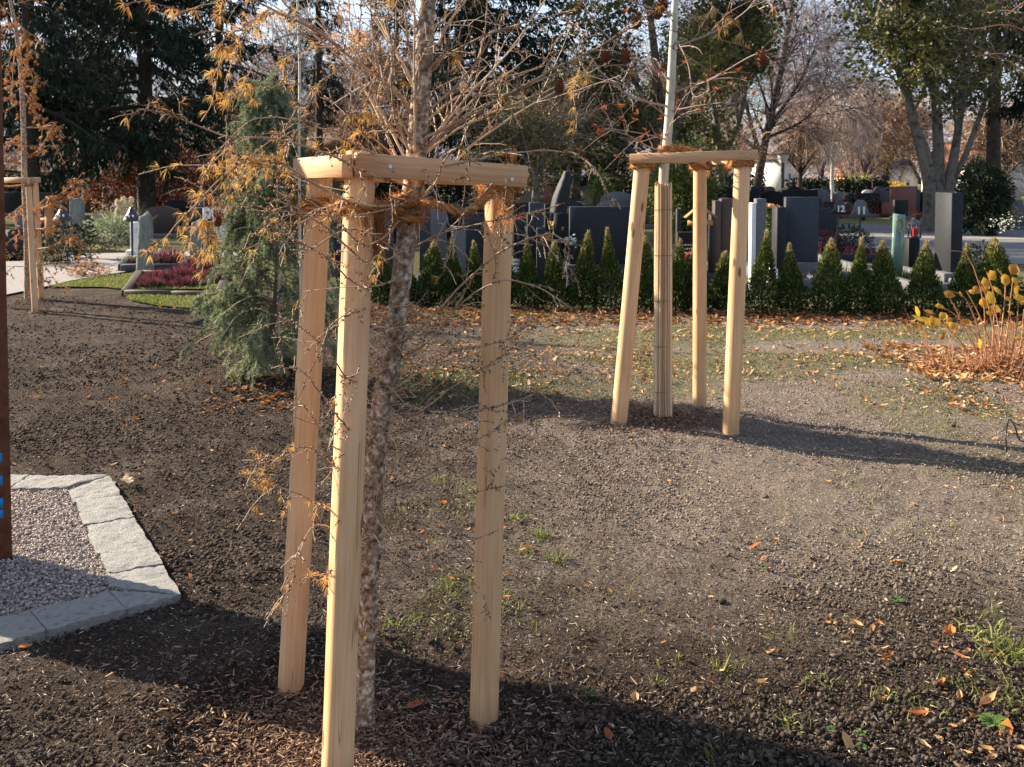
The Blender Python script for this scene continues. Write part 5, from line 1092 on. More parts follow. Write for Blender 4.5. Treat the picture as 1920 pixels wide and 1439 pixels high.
for k, (px, D, top, lab, lf) in enumerate([(560, 60, 40, 'dark leafless tree behind the cedar tip', 0), (690, 64, 110, 'bare tree with some rusty leaves behind the chapel roof', 1800), (800, 58, 150, 'bare brown tree behind the front larch trunk', 800), (1040, 66, 130, 'purple brown bare tree right of the dark spruce', 0), (1150, 75, 90, 'pale bare tree behind the green crowned tree', 0), (480, 58, 190, 'reddish bare tree behind the cedar', 1500), (1290, 80, 120, 'bare tree behind the pale young stem', 0), (960, 60, 200, 'bare brown tree behind the right-hand larch post', 600)]):
    broad(lab, px, D, [([(px, None), (px + 2, 330), (px - 6, (330 + top) / 2 + 20), (px + 3, top + 20)], .24), ([(px + 2, 322), (px - 22, (330 + top) / 2), (px - 30, top + 40)], .13), ([(px + 2, 318), (px + 24, (330 + top) / 2), (px + 34, top + 30)], .13)],
          None, 'autumn', 34, 360, 2600, lf, .18, seed=40 + k, twig='brown_twig' if k % 2 else 'birch_twig', spread=(1.2, 2.8), up=.35, droop=.25, tw=.010, crowncut=.15, l2=(1.0, 2.4), l3=(.6, 1.7), bark='bark_dark')
# distant scrub and wood that reads as one mass
rng = np.random.default_rng(77)
m = MB(); m2 = MB()
for (D, x0, x1, h, n) in ((115, -75, 75, 5.0, 9000), (150, -110, 110, 8.5, 12000), (75, -45, -8, 5.5, 6000)):
    x = rng.uniform(x0, x1, n); hh = h * (.55 + .75 * vnoise(x * .12 + D, np.full(n, D * .3))); f = rng.random(n) ** .8; C = np.column_stack([x, D + rng.normal(size=n) * 5, f * hh])
    L_ = rng.uniform(.6, 1.6, n); d = nrm(np.column_stack([rng.normal(size=n) * .5, rng.normal(size=n) * .5, np.ones(n)])); P_ = np.stack([C, C + d * L_[:, None] * .5 + rng.normal(size=(n, 3)) * .08, C + d * L_[:, None]], 1)
    ribbons(m, P_, np.tile([.03, .024, .012], (n, 1)), rng.random(n))
    k = rng.random(n) < .5; quads(m2, C[k] + rng.normal(size=(k.sum(), 3)) * .3, .4, .3, a=np.clip(vnoise(x[k] * .2, C[k, 2] * .3) + rng.normal(size=k.sum()) * .15, 0, 1))
stuff('distant_woods', m, M['birch_twig']); stuff('distant_foliage', m2, M['autumn'])

# ------------------------------------------------------------------ cedar
rng = np.random.default_rng(55)
D = CB[1]; c = np.array([CB[0], D, Hs(CB[0], D)]); t = thing('weeping_cedar', 'young blue-green cedar with drooping boughs behind the left post', 'cedar tree', tuple(c))
tp = curve([c, at(512, 600, D), at(522, 450, D), at(516, 330, D), at(503, 210, D), at(492, 168, D)], 14); tr_ = np.linspace(.028, .006, 14)
m = MB(); tubes(m, tp[None], tr_[None], 8); part('trunk', m, M['bark_grey'], t, True)
def clen(t_, n, i): return np.interp(t_, [0, .12, .5, .7, .85, 1], [.55, .72, .56, .30, .15, .07]) * rng.uniform(.6, 1.05, n)
P1, R1, _, tt = grow(tp[None], tr_[None], 230, .04, .97, clen, (55, 95), 8, .25, 1.15, .05, .35, .2)
P2, R2, _, _ = grow(P1, R1, 3200, .1, 1, lambda t_, n, i: rng.uniform(.07, .22, n) * (1.2 - .4 * t_), (20, 65), 6, -.05, 1.6, .08, .5, .3, minr=.0008)
m = MB(); tubes(m, P1, np.maximum(R1, .0015), 5); ribbons(m, P2, np.maximum(R2, .0012)); part('branches', m, M['twig'], t, kind='stuff')
n = 190000; i = rng.integers(0, len(P2), n); C, T = interp(P2[i], rng.random(n)); k = C[:, 2] > H(C[:, 0], C[:, 1]) + .015; C, T, i = C[k], T[k], i[k]; n = len(C)
d = nrm(T * rng.uniform(.2, 1, n)[:, None] + rand_dirs(n) * .9 + [0, 0, -.15]); a_ = np.clip(.35 + .9 * (vnoise(P2[i, 0, 0] * 9, P2[i, 0, 2] * 9) - .5) + rng.normal(size=n) * .2, 0, 1)
m = MB(); tris(m, C, d, rng.uniform(.022, .045, n), .0075, a_); part('needles', m, M['cedar'], t, kind='stuff')
t = thing('bamboo_cane', 'thin pale upright cane rising behind the left post of the larch tripod', 'cane', tuple(at(563, 705, 7.6) * [1, 1, 0])); cz = at(562, 705, 7.6); 
m = MB(); P_ = np.array([[at(563, 430, 7.6)[0], 7.6, 0], at(561, 290, 7.6), at(562, 130, 7.6), at(556, -60, 7.6)]); tube1(m, curve(P_, 12), np.linspace(.012, .009, 12), 7); part('cane', m, M['pale_bark'], t)
t = thing('bamboo_cane', 'short pale stake standing inside the cedar', 'cane', (tp[2][0], D - .1, 0)); m = MB(); tube1(m, curve([[at(522, 700, D - .1)[0], D - .1, .02], at(524, 410, D - .1)], 5), .012, 7); part('cane', m, M['pale_bark'], t)

# ------------------------------------------------------------------ tree stake tripods
def rod_mesh(name, L, r, mt, seed=0, k=32):
    r_ = np.random.default_rng(seed); n = 26; V = []; fl = [(r_.uniform(0, 2 * pi), r_.uniform(.90, .97)) for _ in range(3)]
    for i in range(n + 1):
        z = L * i / n; tp_ = 1 - .05 * i / n
        for j in range(k):
            a = j / k * 2 * pi; q = r
            for (f0, cc) in fl:
                ff = f0 + .12 * sin(z * 2 + f0); c_ = cos(a - ff)
                if c_ > .2: q = min(q, r * (cc + .012 * sin(z * 5 + f0 * 3)) / c_)
            q *= tp_ * (1 + .008 * sin(a * 2 + z * 3 + seed)) * (.94 if i in (0, n) else 1)
            V.append([q * cos(a), q * sin(a), z + (0.004 if i == 0 else (-.004 if i == n - 1 else 0))])
    m = MB(); i = (np.arange(n)[:, None] * k + np.arange(k)[None]); j2 = (np.arange(n)[:, None] * k + (np.arange(k) + 1) % k)
    m.add(V, np.stack([i, j2, j2 + k, i + k], -1).reshape(-1, 4)); m.add(np.vstack([np.array(V)[n * k:], [0, 0, L]]), [[q, (q + 1) % k, k] for q in range(k)]); m.add(np.vstack([np.array(V)[:k], [0, 0, 0]]), [[(q + 1) % k, q, k] for q in range(k)])
    me = m.mesh(name, mt, False); sm = np.zeros(len(me.polygons), bool); sm[:] = True; me.polygons.foreach_set('use_smooth', sm)
    try: me.set_sharp_from_angle(angle=radians(28))
    except Exception: pass
    return me
def rod_obj(name, p0, p1, me, parent, spin=0.0):
    p0, p1 = Vector(p0), Vector(p1); o = bpy.data.objects.new(name, me); COL.objects.link(o); o.parent = parent; o.location = p0 - Vector(parent.location)
    q = (p1 - p0).to_track_quat('Z', 'Y'); o.rotation_mode = 'QUATERNION'; o.rotation_quaternion = q @ Matrix.Rotation(spin, 3, 'Z').to_quaternion(); KIDS.setdefault(parent.name, []).append(o); return o
def beam_obj(parent, p0, p1, h, th, mt):
    """sawn board between two points: wide face upright"""
    p0, p1 = Vector(p0), Vector(p1); L = (p1 - p0).length; m = MB(); box(m, (0, 0, L / 2), (th, h, L), bev=.0025); me = m.mesh('beam', mt)
    z = (p1 - p0).normalized(); x = z.cross(Vector((0, 0, 1))).normalized(); y = z.cross(x)
    o = bpy.data.objects.new('beam', me); COL.objects.link(o); o.parent = parent; R_ = Matrix((x, y, z)).transposed().to_4x4(); R_.translation = p0 - Vector(parent.location); o.matrix_local = R_; return o, x
def screw(parent, p, nrm_):
    m = MB(); p = np.array(p); n_ = np.array(nrm_); tubes(m, np.array([[p, p + n_ * .003]]), np.array([[.006, .0055]]), 12, cap=True); tubes(m, np.array([[p + n_ * .0028, p + n_ * .0036]]), np.array([[.0022, .002]]), 6, cap=True); part('screw', m, M['screw'], parent)
def coir(label, paths, r=.014, fibres=900, seed=0, loc=None, hang=()):
    """twisted coir rope along paths with loose fibres"""
    global rng
    rng = np.random.default_rng(seed); loc = loc if loc is not None else tuple(paths[0][0]); t = thing('coir_rope', label, 'rope', loc)
    st_ = MB(); fb = MB()
    for pts in paths:
        L = sum(np.linalg.norm(np.array(pts[i + 1]) - np.array(pts[i])) for i in range(len(pts) - 1)); n = max(14, int(L / .006)); P_ = curve(pts, n); T = nrm(np.gradient(P_, axis=0))
        U = nrm(np.cross(T, [0.13, .21, 1.])); W = np.cross(T, U); s_ = np.arange(n) * L / n
        for k in range(3):
            ph = s_ * 95 + k * 2 * pi / 3; rr = r * .52 * (1 + .25 * rng.normal(size=n) * .5); Q = P_ + U * (np.cos(ph) * rr)[:, None] + W * (np.sin(ph) * rr)[:, None] + rng.normal(size=(n, 3)) * r * .06
            tubes(st_, Q[None], (r * .55 * (1 + .12 * rng.normal(size=n)))[None], 6, .25 + .2 * k)
        nf = int(fibres * L / .3); i = rng.integers(0, n - 1, nf); d = nrm(T[i] * rng.normal(size=(nf, 1)) * 1.2 + rand_dirs(nf)); C = P_[i] + rand_dirs(nf) * r * .7
        Lf = rng.exponential(.014, nf) + .006; mid = C + d * Lf[:, None] * .5; tip = mid + nrm(d + rand_dirs(nf) * .7 + [0, 0, -.25]) * Lf[:, None] * .6
        ribbons(fb, np.stack([C, mid, tip], 1), np.tile([.0007, .0006, .0003], (nf, 1)), rng.random(nf))
    for (p, L, nn) in hang:
        p = np.array(p); C = p + rng.normal(size=(nn, 3)) * .008; d = nrm(np.column_stack([rng.normal(size=nn) * .16, rng.normal(size=nn) * .16, -np.ones(nn)])) * (np.sign(L)); Lf = abs(L) * rng.uniform(.4, 1, nn)
        mid = C + d * Lf[:, None] * .5 + rng.normal(size=(nn, 3)) * .003; tubes(fb, np.stack([C, mid, mid + nrm(d + rng.normal(size=(nn, 3)) * .3) * Lf[:, None] * .5], 1), np.tile([.0008, .0006, .0003], (nn, 1)), 3, rng.random(nn))
    part('strands', st_, M['coir'], t); part('fibres', fb, M['coir'], t, kind='stuff'); return t
def ring_pts(c, r, turns=1.0, n=None, z0=0, z1=0, a0=0, wob=.003, axis=None):
    n = n or int(14 * turns) + 2; a = a0 + np.linspace(0, 2 * pi * turns, n); z = np.linspace(z0, z1, n)
    return [np.array(c) + np.array([r * cos(q), r * sin(q), w + wob * sin(3 * q)]) for q, w in zip(a, z)]

# front tripod round the larch
def gpt(px, py):
    p = onground(px, py); p = np.array([p[0], p[1], Hs(p[0], p[1])]); return p
L0, N0, R0 = gpt(545, 1293), gpt(631, 1463), gpt(907, 1350)
L1, N1, R1 = at(602, 296, 3.06), at(676, 285, 2.74), at(938, 307, 2.90)
tri = thing('tree_stake_tripod', 'front tripod of three peeled pine stakes with sawn boards around the larch', 'tree stakes', tuple((L0 + N0 + R0) / 3))
for k, (p0, p1, r, sp) in enumerate(((L0, L1, .0405, .4), (N0, N1, .0435, 1.1), (R0, R1, .0425, 2.3))):
    d = nrm(p1 - p0); p0 = p0 - d * .04; rod_obj('post', p0, p1, rod_mesh('post', float(np.linalg.norm(p1 - p0)), r, M['post'], 3 + k), tri, sp)
lf = ['front-left', '', '']
def on_line(p0, p1, z): f = (z - p0[2]) / (p1[2] - p0[2]); return p0 + (p1 - p0) * f
def outer_beam(par, A0, A1, B0, B1, za, zb, ea, eb, ra, rb, outward, h=.062, th=.03):
    a, b_ = on_line(A0, A1, za), on_line(B0, B1, zb); d = nrm(b_ - a); o_ = nrm(np.cross(d, [0, 0, 1.])); o_ = o_ * np.sign(np.dot(o_, outward)); a = a + o_ * (ra + th / 2 - .004) - d * ea; b_ = b_ + o_ * (rb + th / 2 - .004) + d * eb
    ob, x = beam_obj(par, a, b_, h, th, M['beam']); return ob, a, b_, o_, d
ctr = (L0 + N0 + R0) / 3 * [1, 1, 0]
def outw(P, Q): v = (P + Q) / 2 - ctr; v[2] = 0; return v
b1, a_, bb, o1, d1 = outer_beam(tri, N0, N1, R0, R1, 1.629, 1.601, .028, .058, .040, .040, outw(N0, R0))
screw(tri, a_ + d1 * .092 + o1 * .0152, o1); screw(tri, bb - d1 * .05 + o1 * .0152 - [0, 0, .010], o1)
b2_, a2_, bb2, o2, d2 = outer_beam(tri, L0, L1, N0, N1, 1.622, 1.625, .075, .055, .038, .042, outw(L0, N0))
b3, a3_, bb3, o3, d3 = outer_beam(tri, L0, L1, R0, R1, 1.615, 1.60, .05, .03, .038, .040, outw(L0, R0) * 1.0)
# right tripod round the pale stem
P1a, P2a, P3a = gpt(1160, 811), gpt(1312, 777), gpt(1370, 826)
P1b, P2b, P3b = at(1206, 290, P1a[1] + .02), at(1313, 296, P2a[1] - .12), at(1393, 285, P3a[1] + .05)
tr2 = thing('tree_stake_tripod', 'right tripod of three peeled pine stakes around the reed wrapped young tree', 'tree stakes', tuple((P1a + P2a + P3a) / 3))
for k, (p0, p1, r, sp) in enumerate(((P1a, P1b, .051, .4), (P2a, P2b, .047, 1.1), (P3a, P3b, .051, 2.3))):
    d = nrm(p1 - p0); p0 = p0 - d * .04; rod_obj('post', p0, p1, rod_mesh('post', float(np.linalg.norm(p1 - p0)), r, M['post'], 13 + k), tr2, sp)
ctr = (P1a + P2a + P3a) / 3 * [1, 1, 0]
bt, ta, tb, to, td = outer_beam(tr2, P1a, P1b, P3a, P3b, zat(298, 6.25), zat(292, 6.15), .07, .09, .048, .048, np.array([.1, -1, 0]), .062, .034)
screw(tr2, tb - td * .06 + to * .018, to); screw(tr2, ta + td * .08 + to * .018, to)
outer_beam(tr2, P1a, P1b, P2a, P2b, zat(296, 6.5), zat(300, 6.8), -.02, .05, .046, .042, outw(P1a, P2a), .06, .03)
outer_beam(tr2, P2a, P2b, P3a, P3b, zat(302, 6.7), zat(297, 6.3), .05, -.02, .042, .046, outw(P2a, P3a), .06, .03)
# left tripod, partly behind the steel slab
Q1, Q2, Q3 = gpt(66, 587), gpt(78, 562), gpt(-30, 575)
S1, S2, S3 = at(53, 333, Q1[1]), at(66, 333, Q2[1]), at(-10, 334, Q3[1])
tr3 = thing('tree_stake_tripod', 'left tripod of pine stakes around the small orange larch, partly behind the steel slab', 'tree stakes', tuple((Q1 + Q2 + Q3) / 3))
for k, (p0, p1) in enumerate(((Q1, S1), (Q2, S2), (Q3, S3))):
    d = nrm(p1 - p0); p0 = p0 - d * .04; rod_obj('post', p0, p1, rod_mesh('post', float(np.linalg.norm(p1 - p0)), .036, M['post'], 23 + k, 20), tr3, k)
ctr = (Q1 + Q2 + Q3) / 3 * [1, 1, 0]
outer_beam(tr3, Q3, S3, Q1, S1, zat(339, 12), zat(338, 11.8), .1, .02, .034, .034, np.array([0, -1, 0]), .065, .03)
outer_beam(tr3, Q1, S1, Q2, S2, zat(339, 12), zat(338, 13), .05, .1, .034, .034, np.array([1, -.4, 0]), .065, .03)
outer_beam(tr3, Q3, S3, Q2, S2, zat(339, 12), zat(338, 13), .05, .05, .034, .034, np.array([0, 1, 0]), .065, .03)

# ------------------------------------------------------------------ front larch
rng = np.random.default_rng(9)
TR = [(684, 1392, 2.88, 19), (686, 1250, 2.87, 18.5), (693, 1100, 2.86, 18.5), (697, 1000, 2.85, 19), (704, 880, 2.85, 19.5), (716, 760, 2.84, 20.5), (732, 680, 2.84, 20.5), (744, 600, 2.83, 19.5), (755, 500, 2.82, 20.5), (768, 400, 2.82, 21), (779, 320, 2.81, 21), (787, 200, 2.80, 19), (796, 90, 2.79, 17.5), (803, 0, 2.78, 15.5), (812, -120, 2.77, 13), (830, -400, 2.74, 8), (845, -700, 2.7, 3)]
tpts = [at(a, b, d) for a, b, d, r in TR]; tpts[0][2] = Hs(tpts[0][0], tpts[0][1]) - .02
TP = curve(tpts, 90); trr = np.interp(np.linspace(0, 1, 90), np.linspace(0, 1, len(TR)), [.94 * r / F * d for a, b, d, r in TR]); trr[0:3] *= [1.3, 1.15, 1.05]
larch = thing('larch_tree', 'front larch with knobbly half bare branches inside the front tripod', 'larch tree', (tpts[0][0], tpts[0][1], 0))
m = MB(); k = 22; T = nrm(np.gradient(TP, axis=0)); U = nrm(np.cross(T, [0, 1., 0])); W = np.cross(T, U); V = []
for i in range(90):
    for j in range(k):
        a = j / k * 2 * pi; q = trr[i] * (1 + .16 * fbm(np.array([3 + 2.2 * cos(a) + i * .11]), np.array([2.2 * sin(a) + i * .13]), 3)[0])
        V.append(TP[i] + U[i] * q * cos(a) + W[i] * q * sin(a))
i = (np.arange(89)[:, None] * k + np.arange(k)[None]); j2 = (np.arange(89)[:, None] * k + (np.arange(k) + 1) % k); m.add(V, np.stack([i, j2, j2 + k, i + k], -1).reshape(-1, 4)); part('trunk', m, M['larch_bark'], larch, True)
# guides: (pixel path with distance, base radius m, twig density, needle share, droop)
GD = [
 ([(790, 215, 2.8), (870, 150, 2.75), (930, 60, 2.7), (965, -40, 2.65)], .006, 1, .02),
 ([(785, 265, 2.8), (900, 205, 2.7), (1010, 145, 2.6), (1120, 98, 2.5), (1215, 40, 2.45), (1290, -25, 2.4)], .0075, 1.2, .03),
 ([(783, 285, 2.8), (880, 215, 2.75), (970, 165, 2.65), (1060, 125, 2.6), (1140, 117, 2.55), (1180, 121, 2.5)], .006, 1, .03),
 ([(780, 300, 2.8), (860, 240, 2.9), (960, 195, 3.0), (1060, 150, 3.1), (1130, 120, 3.2)], .006, 1.2, .03),
 ([(778, 300, 2.8), (830, 230, 2.85), (875, 150, 2.9), (900, 60, 2.95), (905, -30, 3.0)], .006, 1.2, .02),
 ([(776, 318, 2.8), (860, 305, 2.75), (950, 290, 2.7), (1040, 285, 2.6), (1090, 292, 2.55), (1120, 325, 2.5), (1138, 362, 2.5)], .005, .6, .12),
 ([(790, 240, 2.8), (850, 190, 2.9), (930, 150, 3.0), (1020, 120, 3.1), (1040, 60, 3.1)], .005, 1, .02),
 ([(800, 130, 2.8), (860, 90, 2.7), (960, 50, 2.6), (1080, 10, 2.5)], .006, 1, .04),
 ([(803, 60, 2.8), (850, 20, 2.8), (890, -40, 2.8)], .005, 1, .02),
 ([(785, 180, 2.79), (770, 100, 2.75), (762, 40, 2.7), (760, -40, 2.7)], .007, .8, .02),
 ([(793, 150, 2.8), (830, 110, 2.8), (836, 50, 2.8), (836, -30, 2.8)], .005, 1, .02),
 ([(775, 275, 2.8), (735, 200, 2.75), (705, 120, 2.7), (690, 40, 2.65), (684, -40, 2.6)], .0065, 1.2, .12),
 ([(772, 285, 2.8), (730, 240, 2.8), (690, 170, 2.8), (660, 60, 2.8), (650, -30, 2.8)], .0055, 1.2, .15),
 ([(770, 212, 2.79), (720, 160, 2.75), (660, 118, 2.7), (590, 62, 2.6), (525, 5, 2.5), (500, -30, 2.5)], .0085, 1.3, .14),
 ([(768, 200, 2.8), (700, 120, 2.85), (640, 40, 2.9), (600, -40, 2.9)], .006, 1.2, .16),
 ([(775, 300, 2.8), (745, 230, 2.7), (738, 140, 2.6), (745, 40, 2.5), (752, -30, 2.5)], .006, 1, .05),
 ([(770, 310, 2.8), (720, 280, 2.75), (660, 235, 2.7), (612, 200, 2.65)], .005, .8, .05),
 ([(770, 320, 2.8), (715, 290, 2.7), (660, 262, 2.6), (600, 235, 2.5), (560, 240, 2.4), (520, 280, 2.35)], .0055, 1.2, .2),
 # long orange left boughs
 ([(765, 352, 2.79), (690, 330, 2.65), (600, 290, 2.45), (500, 262, 2.3), (420, 262, 2.25), (340, 230, 2.2), (300, 213, 2.2), (258, 207, 2.2)], .0055, .9, .22),
 ([(762, 385, 2.79), (680, 385, 2.6), (600, 350, 2.4), (530, 305, 2.3), (482, 292, 2.22), (430, 325, 2.2), (370, 385, 2.18), (320, 440, 2.18), (284, 480, 2.18)], .0055, .7, .75),
 ([(590, 345, 2.4), (520, 310, 2.35), (470, 312, 2.3), (430, 350, 2.28), (390, 405, 2.27), (360, 450, 2.27), (337, 495, 2.27)], .003, .7, .75),
 ([(600, 235, 2.5), (520, 220, 2.4), (470, 230, 2.35), (430, 262, 2.3), (400, 300, 2.3), (380, 345, 2.3)], .003, .8, .5),
 ([(640, 90, 2.6), (560, 40, 2.45), (480, 0, 2.35), (440, -20, 2.3), (395, 0, 2.28), (340, 20, 2.26), (322, 30, 2.26)], .0045, .6, .8),
 ([(590, 62, 2.6), (530, 30, 2.5), (480, 40, 2.4), (440, 65, 2.35), (402, 98, 2.32), (385, 108, 2.3)], .003, .6, .85),
 ([(560, 40, 2.6), (500, 20, 2.5), (460, 50, 2.4), (425, 100, 2.35), (400, 135, 2.33)], .003, .6, .85),
 ([(590, 62, 2.6), (530, 70, 2.5), (490, 100, 2.45), (465, 150, 2.42), (448, 195, 2.4)], .003, .6, .8),
 ([(660, 118, 2.7), (610, 150, 2.6), (570, 180, 2.5), (530, 240, 2.45), (470, 290, 2.4), (452, 320, 2.4)], .003, .8, .5),
 ([(640, -20, 2.7), (632, 20, 2.65), (634, 62, 2.65)], .003, .4, .9), ([(680, -40, 2.6), (676, 20, 2.6), (668, 62, 2.6), (664, 84, 2.6)], .003, .4, .9),
 ([(700, 120, 2.7), (702, 150, 2.7), (695, 190, 2.68), (690, 225, 2.68)], .0025, .3, .95), ([(660, 150, 2.7), (655, 200, 2.66), (652, 262, 2.65), (650, 280, 2.65)], .0025, .3, .95),
 ([(740, 150, 2.6), (735, 80, 2.55), (730, 20, 2.5), (735, -30, 2.5)], .0025, .4, .8), ([(860, 40, 2.7), (862, 70, 2.7), (860, 100, 2.7)], .0025, .3, .8),
 ([(1060, 150, 2.6), (1090, 110, 2.55), (1105, 130, 2.5), (1120, 165, 2.5)], .0022, .3, .7), ([(1262, -20, 2.4), (1290, 30, 2.4), (1330, 60, 2.4)], .0025, .6, .3), ([(1290, -30, 2.4), (1340, 20, 2.4), (1375, 50, 2.4), (1390, 90, 2.4)], .0025, .5, .85), ([(1330, -30, 2.3), (1400, 10, 2.3), (1440, 45, 2.3)], .0025, .5, .5),
 # twigs crossing left stakes
 ([(764, 400, 2.8), (690, 455, 2.6), (620, 400, 2.45), (540, 350, 2.35), (470, 310, 2.3)], .004, .9, .05),
 ([(757, 470, 2.8), (690, 500, 2.6), (610, 440, 2.4), (540, 400, 2.3), (470, 380, 2.28), (400, 365, 2.26)], .004, .9, .12),
 ([(754, 520, 2.8), (680, 540, 2.6), (600, 480, 2.45), (530, 440, 2.35), (460, 385, 2.3)], .004, .8, .08),
 ([(757, 480, 2.8), (700, 440, 2.65), (640, 430, 2.5), (575, 470, 2.4), (540, 430, 2.35), (512, 400, 2.3), (480, 470, 2.3), (470, 495, 2.3)], .0035, .7, .25),
 ([(765, 380, 2.8), (700, 400, 2.6), (620, 405, 2.45), (520, 395, 2.35), (440, 380, 2.3), (350, 382, 2.28)], .0035, .6, .2),
 ([(745, 600, 2.83), (680, 585, 2.7), (620, 610, 2.55), (590, 680, 2.5)], .004, .9, .05),
 ([(730, 690, 2.84), (670, 720, 2.65), (610, 660, 2.5), (560, 610, 2.42), (540, 600, 2.4)], .004, .9, .08),
 ([(712, 790, 2.85), (650, 800, 2.65), (600, 740, 2.5), (552, 690, 2.42), (515, 680, 2.4)], .0038, .9, .08),
 ([(704, 880, 2.85), (640, 850, 2.7), (590, 790, 2.6), (548, 735, 2.52)], .0035, .9, .05),
 ([(700, 930, 2.85), (640, 880, 2.7), (570, 830, 2.6), (520, 850, 2.55), (485, 858, 2.5)], .0035, .9, .35),
 ([(697, 1000, 2.85), (630, 960, 2.7), (570, 930, 2.6), (510, 900, 2.5), (462, 880, 2.45)], .0035, 1, .45),
 ([(695, 1040, 2.86), (640, 1000, 2.75), (590, 990, 2.65), (560, 1040, 2.6), (545, 1100, 2.6), (528, 1125, 2.6)], .0032, .9, .15),
 ([(696, 1020, 2.86), (650, 1060, 2.75), (600, 1090, 2.65), (570, 1085, 2.6)], .003, .9, .4),
 # right low boughs
 ([(766, 470, 2.8), (830, 440, 2.7), (900, 415, 2.65), (1000, 395, 2.6), (1050, 380, 2.6)], .004, .9, .05),
 ([(752, 645, 2.84), (800, 605, 2.75), (870, 530, 2.7), (940, 470, 2.62), (1000, 444, 2.55), (1038, 440, 2.5), (1062, 462, 2.5), (1060, 490, 2.5), (1052, 512, 2.5), (1060, 520, 2.5)], .005, .7, .04),
 ([(752, 670, 2.84), (800, 640, 2.75), (860, 575, 2.7), (940, 530, 2.6), (1010, 545, 2.5), (1060, 575, 2.45), (1085, 590, 2.45)], .0045, .9, .3),
 ([(733, 690, 2.84), (800, 640, 2.9), (860, 560, 3.0), (900, 500, 3.0), (985, 470, 3.0)], .004, .9, .04),
 ([(720, 740, 2.84), (790, 720, 2.75), (850, 660, 2.7), (940, 640, 2.6), (985, 600, 2.55)], .004, 1, .05),
 ([(714, 790, 2.85), (790, 770, 2.72), (880, 700, 2.65), (960, 650, 2.58), (1000, 640, 2.55)], .004, 1, .05),
 ([(712, 830, 2.85), (800, 790, 2.75), (880, 770, 2.7), (950, 760, 2.6), (1040, 720, 2.5), (1080, 700, 2.5)], .004, 1, .08),
 ([(704, 930, 2.85), (770, 905, 2.72), (850, 860, 2.65), (930, 800, 2.58), (985, 770, 2.55)], .0045, 1, .05),
 ([(702, 960, 2.85), (780, 940, 2.72), (860, 930, 2.65), (960, 905, 2.55)], .0035, .9, .1),
 ([(702, 1010, 2.85), (770, 1000, 2.75), (830, 1040, 2.7), (870, 1020, 2.65), (940, 990, 2.6)], .0035, .8, .06),
 ([(704, 1040, 2.86), (750, 1060, 2.8), (800, 1045, 2.75), (850, 1060, 2.7), (905, 1100, 2.65)], .0032, .7, .1),
 ([(700, 1090, 2.86), (760, 1110, 2.75), (830, 1130, 2.65), (900, 1110, 2.6), (920, 1150, 2.6)], .003, .7, .2),
 ([(690, 1100, 2.86), (700, 1130, 2.78), (703, 1180, 2.76), (695, 1240, 2.75), (690, 1225, 2.75)], .0025, .5, .3),
 ([(790, 300, 2.8), (815, 345, 2.6), (845, 290, 2.5), (870, 275, 2.45), (890, 282, 2.45), (892, 312, 2.45)], .0038, .3, .04),
 ([(815, 345, 2.6), (822, 380, 2.6), (840, 440, 2.62), (850, 490, 2.62)], .0022, .5, .05), ([(850, 345, 2.55), (870, 330, 2.55), (865, 390, 2.55), (850, 440, 2.6), (835, 500, 2.6)], .002, .5, .05),
 ([(770, 370, 2.78), (735, 350, 2.6), (745, 400, 2.55), (742, 440, 2.55), (735, 470, 2.55)], .0022, .6, .15),
]
spur = MB(); ned = MB(); allP = []
def spurs_on(P, R, step=.014):
    L = np.linalg.norm(np.diff(P, axis=1), axis=2).sum(1); n = np.maximum((L / step).astype(int), 1); idx = np.repeat(np.arange(len(P)), n); t = rng.random(len(idx)); C, T = interp(P[idx], t); q = rand_dirs(len(idx)); q = nrm(q - (q * T).sum(1, keepdims=True) * T)
    r = R[idx, 0] * (1 - t) + R[idx, -1] * t; A_ = C + q * r[:, None] * .5; B_ = C + q * (r + .0038)[:, None]; return A_, B_, T, q, idx, t
